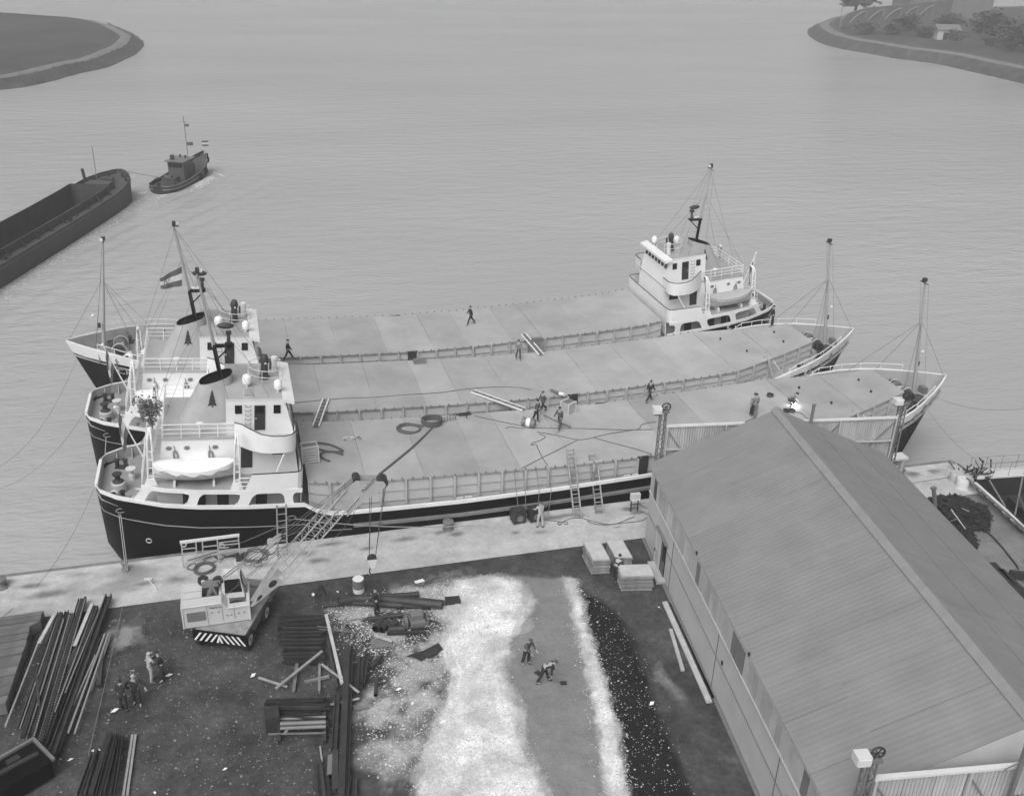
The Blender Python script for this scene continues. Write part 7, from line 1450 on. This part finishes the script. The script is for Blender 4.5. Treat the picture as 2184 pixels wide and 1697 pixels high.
def person(loc, face, label, H_=1.74, lean=4, thigh=(8,-8), knee=(6,6), arm=((5,8,15),(5,8,15)), top='cloth_dark', legs='cloth_dark', cap=None, hair='hair', coat=False, head=(0,0), crouch=0, hold=None, twist=0):
    """face: compass direction the person looks, degrees from +x; arm: (forward, outward, elbow) for left and right; local +y is forward, +x is right"""
    R_ = thing('person', label, 'person', tuple(loc), rad(face-90), 'people in the yard and on the ships')
    k = H_/1.75; L = {'th': .43*k, 'sh': .42*k}
    def dirv(fwd, out, sd): f, o = rad(fwd), rad(out); return Vector((sd*math.sin(o), math.sin(f)*math.cos(o), -math.cos(f)*math.cos(o)))
    hips = Vector((0,0,0)); J = {}
    for n_, sd, i in (('l',-1,0),('r',1,1)):
        hp = hips+Vector((sd*.095*k,0,-.03)); kn = hp+dirv(thigh[i], 4, sd)*L['th']; an = kn+dirv(thigh[i]-knee[i], 2, sd)*L['sh']; to = an+Vector((sd*.03,.17*k,-.045*k)); J[n_] = (hp, kn, an, to)
    low = min(min(J[n_][2].z for n_ in 'lr')-.085*k, 9); up_ = -low; base = Vector((0,0,up_))
    ls = rad(lean); sp = Vector((0, math.sin(ls), math.cos(ls)))
    wa = hips+Vector((0,math.sin(ls*.4)*.12,.12*k)); ch = wa+sp*.24*k; nk = ch+sp*.15*k; hn = rad(lean*.6+head[0]); hd = nk+Vector((math.sin(rad(head[1]))*.03, math.sin(hn)*.11, math.cos(hn)*.11))*k; ht = hd+Vector((math.sin(rad(head[1]))*.03, math.sin(hn)*.10, math.cos(hn)*.10))*k
    V, E, RA = [], [], []
    def a(p, r, par=None):
        V.append(Vector(p)+base); RA.append(r*k if not isinstance(r, tuple) else (r[0]*k, r[1]*k)); 
        if par is not None: E.append((par, len(V)-1))
        return len(V)-1
    P0 = a(hips, .115); W_ = a(wa, .11, P0); C_ = a(ch, .135, W_); N_ = a(nk, .06, C_); H1 = a(hd, .078, N_); H2 = a(ht, .075, H1)
    TV = {}
    for n_, sd, i in (('l',-1,0),('r',1,1)):
        hp, kn, an, to = J[n_]; q = a(hp, .085, P0); q = a(kn, .055, q); q = a(an, .04, q); a(to, .035, q)
        s_ = ch+sp*.10*k+Vector((sd*.18*k,0,0)); ar = arm[i]; el = s_+dirv(ar[0]-lean*0, ar[1], sd)*.28*k; d2 = dirv(ar[0]+ar[2], ar[1]-8, sd); wr = el+d2*.25*k
        S1 = a(s_, .058, C_); E1 = a(el, .042, S1); W1 = a(wr, .028, E1); pm = wr+d2*.075*k; PM = a(pm, .028, W1); TV[n_] = (s_, el, wr, pm)
        sdv = d2.cross(Vector((0,0,1)) if abs(d2.z) < .9 else Vector((0,1,0))).normalized(); cl = d2.cross(sdv).normalized()
        for f in range(4): o_ = sdv*(.012*(f-1.5))*1.4; ln = (.052,.062,.058,.044)[f]; F1 = a(pm+o_+d2*.035*k, .0085, PM); F2 = a(pm+o_+d2*(.035+ln*.6)*k+cl*.012, .008, F1); a(pm+o_+d2*(.035+ln*.9)*k+cl*.03, .0075, F2)
        T1 = a(wr+d2*.03*k+sdv*.035, .010, W1); a(wr+d2*.065*k+sdv*.055+cl*.015, .009, T1)
    skin_mesh('body', V, E, RA, M['skin'], R_)
    # trousers, jacket, shoes
    V2, E2, R2 = [], [], []
    def b(p, r, par=None):
        V2.append(Vector(p)+base); R2.append(r*k)
        if par is not None: E2.append((par, len(V2)-1))
        return len(V2)-1
    q0 = b(hips, .135); b(wa+Vector((0,0,-.02)), .128, q0)
    for n_, sd, i in (('l',-1,0),('r',1,1)):
        hp, kn, an, to = J[n_]; q = b(hp, .105, q0); q = b(hp.lerp(kn,.5), .095, q); q = b(kn, .078, q); q = b(kn.lerp(an,.5), .075, q); b(an+Vector((0,0,.03)), .072, q)
    skin_mesh('trousers', V2, E2, R2, M[legs], R_)
    V2, E2, R2 = [], [], []
    lw = hips+Vector((0,0,-.20*k if coat else -.06*k)); q0 = b(wa, .138); q = b(lw, .150 if coat else .142, q0); c1 = b(ch, .158, q0); b(nk+sp*-.03, .075, c1)
    for n_, sd in (('l',-1),('r',1)):
        s_, el, wr, pm = TV[n_]; q = b(s_, .078, c1); q = b(s_.lerp(el,.55), .066, q); q = b(el, .062, q); b(wr-(wr-el)*.08, .050, q)
    skin_mesh('jacket', V2, E2, R2, M[top], R_)
    for n_, sd in (('l',-1),('r',1)):
        hp, kn, an, to = J[n_]; mb = MB(lambda p: Vector(p)+base); f = (to-an); mb.ball(an+Vector((0,.07,-.045)), .055*k, 8, 5, (.95,2.4,.85)); mb.build('shoe', M['leather'], R_, True)
    fw = Vector((0, math.cos(hn), -math.sin(hn))); uph = Vector((0, math.sin(hn), math.cos(hn))); hc = hd.lerp(ht,.5)
    mb = MB(lambda p: Vector(p)+base)
    mb.ball(hc+fw*.088*k-uph*.012, .016*k, 6, 4, (1,1.2,1.5), 0)
    for sd in (-1,1): mb.ball(hc+Vector((sd*.083*k,0,0))-uph*.01, .022*k, 6, 4, (.5,.8,1.3), 0); mb.ball(hc+fw*.079*k+Vector((sd*.03*k,0,0))+uph*.018, .010*k, 6, 4, (1,.6,.7), 1)
    mb.ball(hc+fw*.077*k-uph*.05, .016*k, 6, 4, (1.4,.4,.35), 1); mb.build('face', [M['skin'], M['hair']], R_, True)
    mb = MB(lambda p: Vector(p)+base); n = 10
    if cap:
        mb.ball(hc+uph*.055*k-fw*.008, .098*k, 10, 6, (1.0,1.12,.62)); mb.ball(hc+uph*.045*k+fw*.11*k, .055*k, 8, 4, (1.1,.95,.22)); mb.build('cap', M[cap], R_, True)
    else:
        mb.ball(hc+uph*.028*k-fw*.022*k, .092*k, 10, 7, (.95,1.0,.95)); mb.build('hair', M[hair], R_, True)
    if hold == 'shovel':
        s_, el, wr, pm = TV['r']; g_ = pm+base; e = Vector((g_.x*.3, g_.y+(.5 if lean > 30 else .22), .03)); mb = MB(); d_ = (g_-e).normalized(); mb.tube([e, g_+d_*.25], .018, 6); o = mb.build('shovel_handle', M['wood'], None); 
        mb2 = MB(); mb2.box((e.x,e.y+.08,.05),(.24,.30,.03)); o2 = mb2.build('blade', M['dark'], o); o.name = 'shovel'; o.location = R_.location; o.rotation_euler = R_.rotation_euler; tag(o, 'long handled shovel held by '+('the standing labourer' if lean < 30 else 'the bending labourer')+' on the sand', 'shovel')
    return R_
def gp(zm, x, y): p = zm(x, y, 0); return Vector((p.x, p.y, -.02))
Zb = zoom(450,2550,5.141)
WALK = dict(thigh=(26,-22), knee=(8,16), arm=((-20,6,12),(22,6,18)))
person(ZQ(580,1195), 100, 'person in pale overalls on the quay working between the welding sets', 1.76, 8, (4,-6), (4,4), ((28,10,40),(34,12,45)), 'cloth_light', 'cloth_light', 'cloth_mid')
person(gp(Zb,250,1480), 75, 'person in a dark jacket from behind, leftmost of the four in the yard', 1.78, 4, (3,-4), (3,3), ((8,10,12),(20,8,30)), 'cloth_dark', 'cloth_dark', None, 'hair', True)
person(gp(Zb,520,1365), 262, 'person in a dark suit facing the camera with hands on hips in the yard', 1.76, 2, (6,-5), (4,4), ((-12,38,62),(-12,38,62)), 'cloth_dark', 'cloth_dark', None, 'hairgrey')
person(gp(Zb,815,900), 30, 'person in pale overalls and pale cap talking in the yard', 1.74, 6, (10,-5), (8,3), ((30,10,60),(26,8,50)), 'cloth_light', 'cloth_light', 'cloth_light')
person(gp(Zb,1045,850), 195, 'person in a long dark coat and dark cap facing the one in pale overalls', 1.76, 10, (5,-3), (4,3), ((40,8,50),(40,8,55)), 'cloth_dark', 'cloth_dark', 'cloth_dark', 'hair', True)
person(gp(Z4,835,505), 165, 'person in dark overalls and beret among the pipes below the crane hook', 1.76, 6, (6,-4), (4,3), ((35,6,20),(20,8,15)), 'cloth_dark', 'cloth_dark', 'cloth_dark', 'hair')
Zs = zoom(2050,2500,6.06)
person(gp(Zs,330,935), 300, 'person in a dark jacket and cap standing with a shovel on the sand', 1.72, 16, (6,-6), (10,8), ((28,6,30),(32,4,35)), 'cloth_mid', 'cloth_dark', 'cloth_mid', 'hair', True, (22,0), hold='shovel')
person(gp(Zs,735,1370), 345, 'person in dark clothes bent double shovelling the sand', 1.74, 78, (24,-14), (10,12), ((12,4,4),(-6,8,10)), 'cloth_dark', 'cloth_dark', 'cloth_mid', 'hair', False, (-14,0), hold='shovel')
person(gp(ZC,1032,800), 40, 'person in dark clothes leaning over the front stack of boards', 1.70, 44, (16,-8), (14,10), ((30,6,20),(24,8,14)), 'cloth_dark', 'cloth_dark', 'cloth_dark', 'hair')
Zk = zoom(2060,1550,7.28)
def dp(k, zm, x, y): return ondeck(k, *zm.uv(x, y), .0)
person(dp(0,Zk,610,1005), 320, 'person in dark overalls beside the lying drum, left of the three on deck', 1.70, 8, (8,-12), (6,10), ((14,8,14),(26,10,25)), 'cloth_mid', 'cloth_dark', None)
person(dp(0,Zk,800,735), 200, 'person in dark overalls and cap striding, rear one of the three on deck', 1.70, 4, (26,-24), (8,14), ((-10,6,16),(18,8,20)), 'cloth_mid', 'cloth_dark', 'cloth_mid')
person(dp(0,Zk,1285,1235), 215, 'person in grey overalls walking over the dark bar, front one of the three on deck', 1.74, 5, (18,-22), (6,16), ((-8,6,12),(30,8,22)), 'cloth_mid', 'cloth_mid', 'cloth_dark')
person(dp(0,zD_,2042,622), 20, 'person in a dark suit walking right on the nearest ship beside the lattice post', 1.70, 5, **WALK, top='cloth_dark', legs='cloth_dark')
zE = zoom(2880,1540,5.6)
person(dp(0,zE,755,705), 92, 'person in a tweed jacket seen from behind above the shed ridge', 1.72, 2, (3,-3), (2,2), ((4,9,8),(4,9,8)), 'cloth_tweed', 'cloth_dark', 'cloth_dark', 'hair', True)
person(dp(0,zE,718,682), 80, 'person half hidden behind the tweed jacket, pale collar showing', 1.70, 2, (3,-3), (2,2), ((4,9,8),(4,9,8)), 'cloth_light', 'cloth_dark', None, 'hair')
person(dp(0,zw,1080,1080), 330, 'person crouching at the welding arc with pale shoulders and dark hood', 1.70, 52, (98,78), (128,120), ((24,8,20),(20,8,24)), 'cloth_tweed', 'cloth_dark', 'cloth_dark', 'hair', False, (10,0))
person(dp(2,zD_,1068,202), 185, 'person in a black suit walking left on the outermost ship', 1.70, 5, **WALK, top='cloth_dark', legs='cloth_dark')
person(dp(1,zD_,74,397), 5, 'person in dark clothes and cap striding right at the far edge of the middle ship', 1.72, 5, thigh=(28,-24), knee=(4,10), arm=((-18,6,12),(20,6,16)), top='cloth_dark', legs='cloth_dark', cap='cloth_dark')
person(dp(1,zD_,1328,396), 265, 'person in grey overalls on the middle ship beside the coaming of the outermost', 1.70, 4, (10,-10), (8,10), ((8,8,14),(12,8,20)), 'cloth_tweed', 'cloth_mid', None)
zF = zoom(2450,620,2.121)
person(dp(1,zF,1350,1452), 150, 'person in a dark coat and cap standing at the forward end of the middle ship', 1.76, 6, (4,-4), (3,3), ((16,10,20),(10,10,20)), 'cloth_dark', 'cloth_dark', 'cloth_dark', 'hair', True)
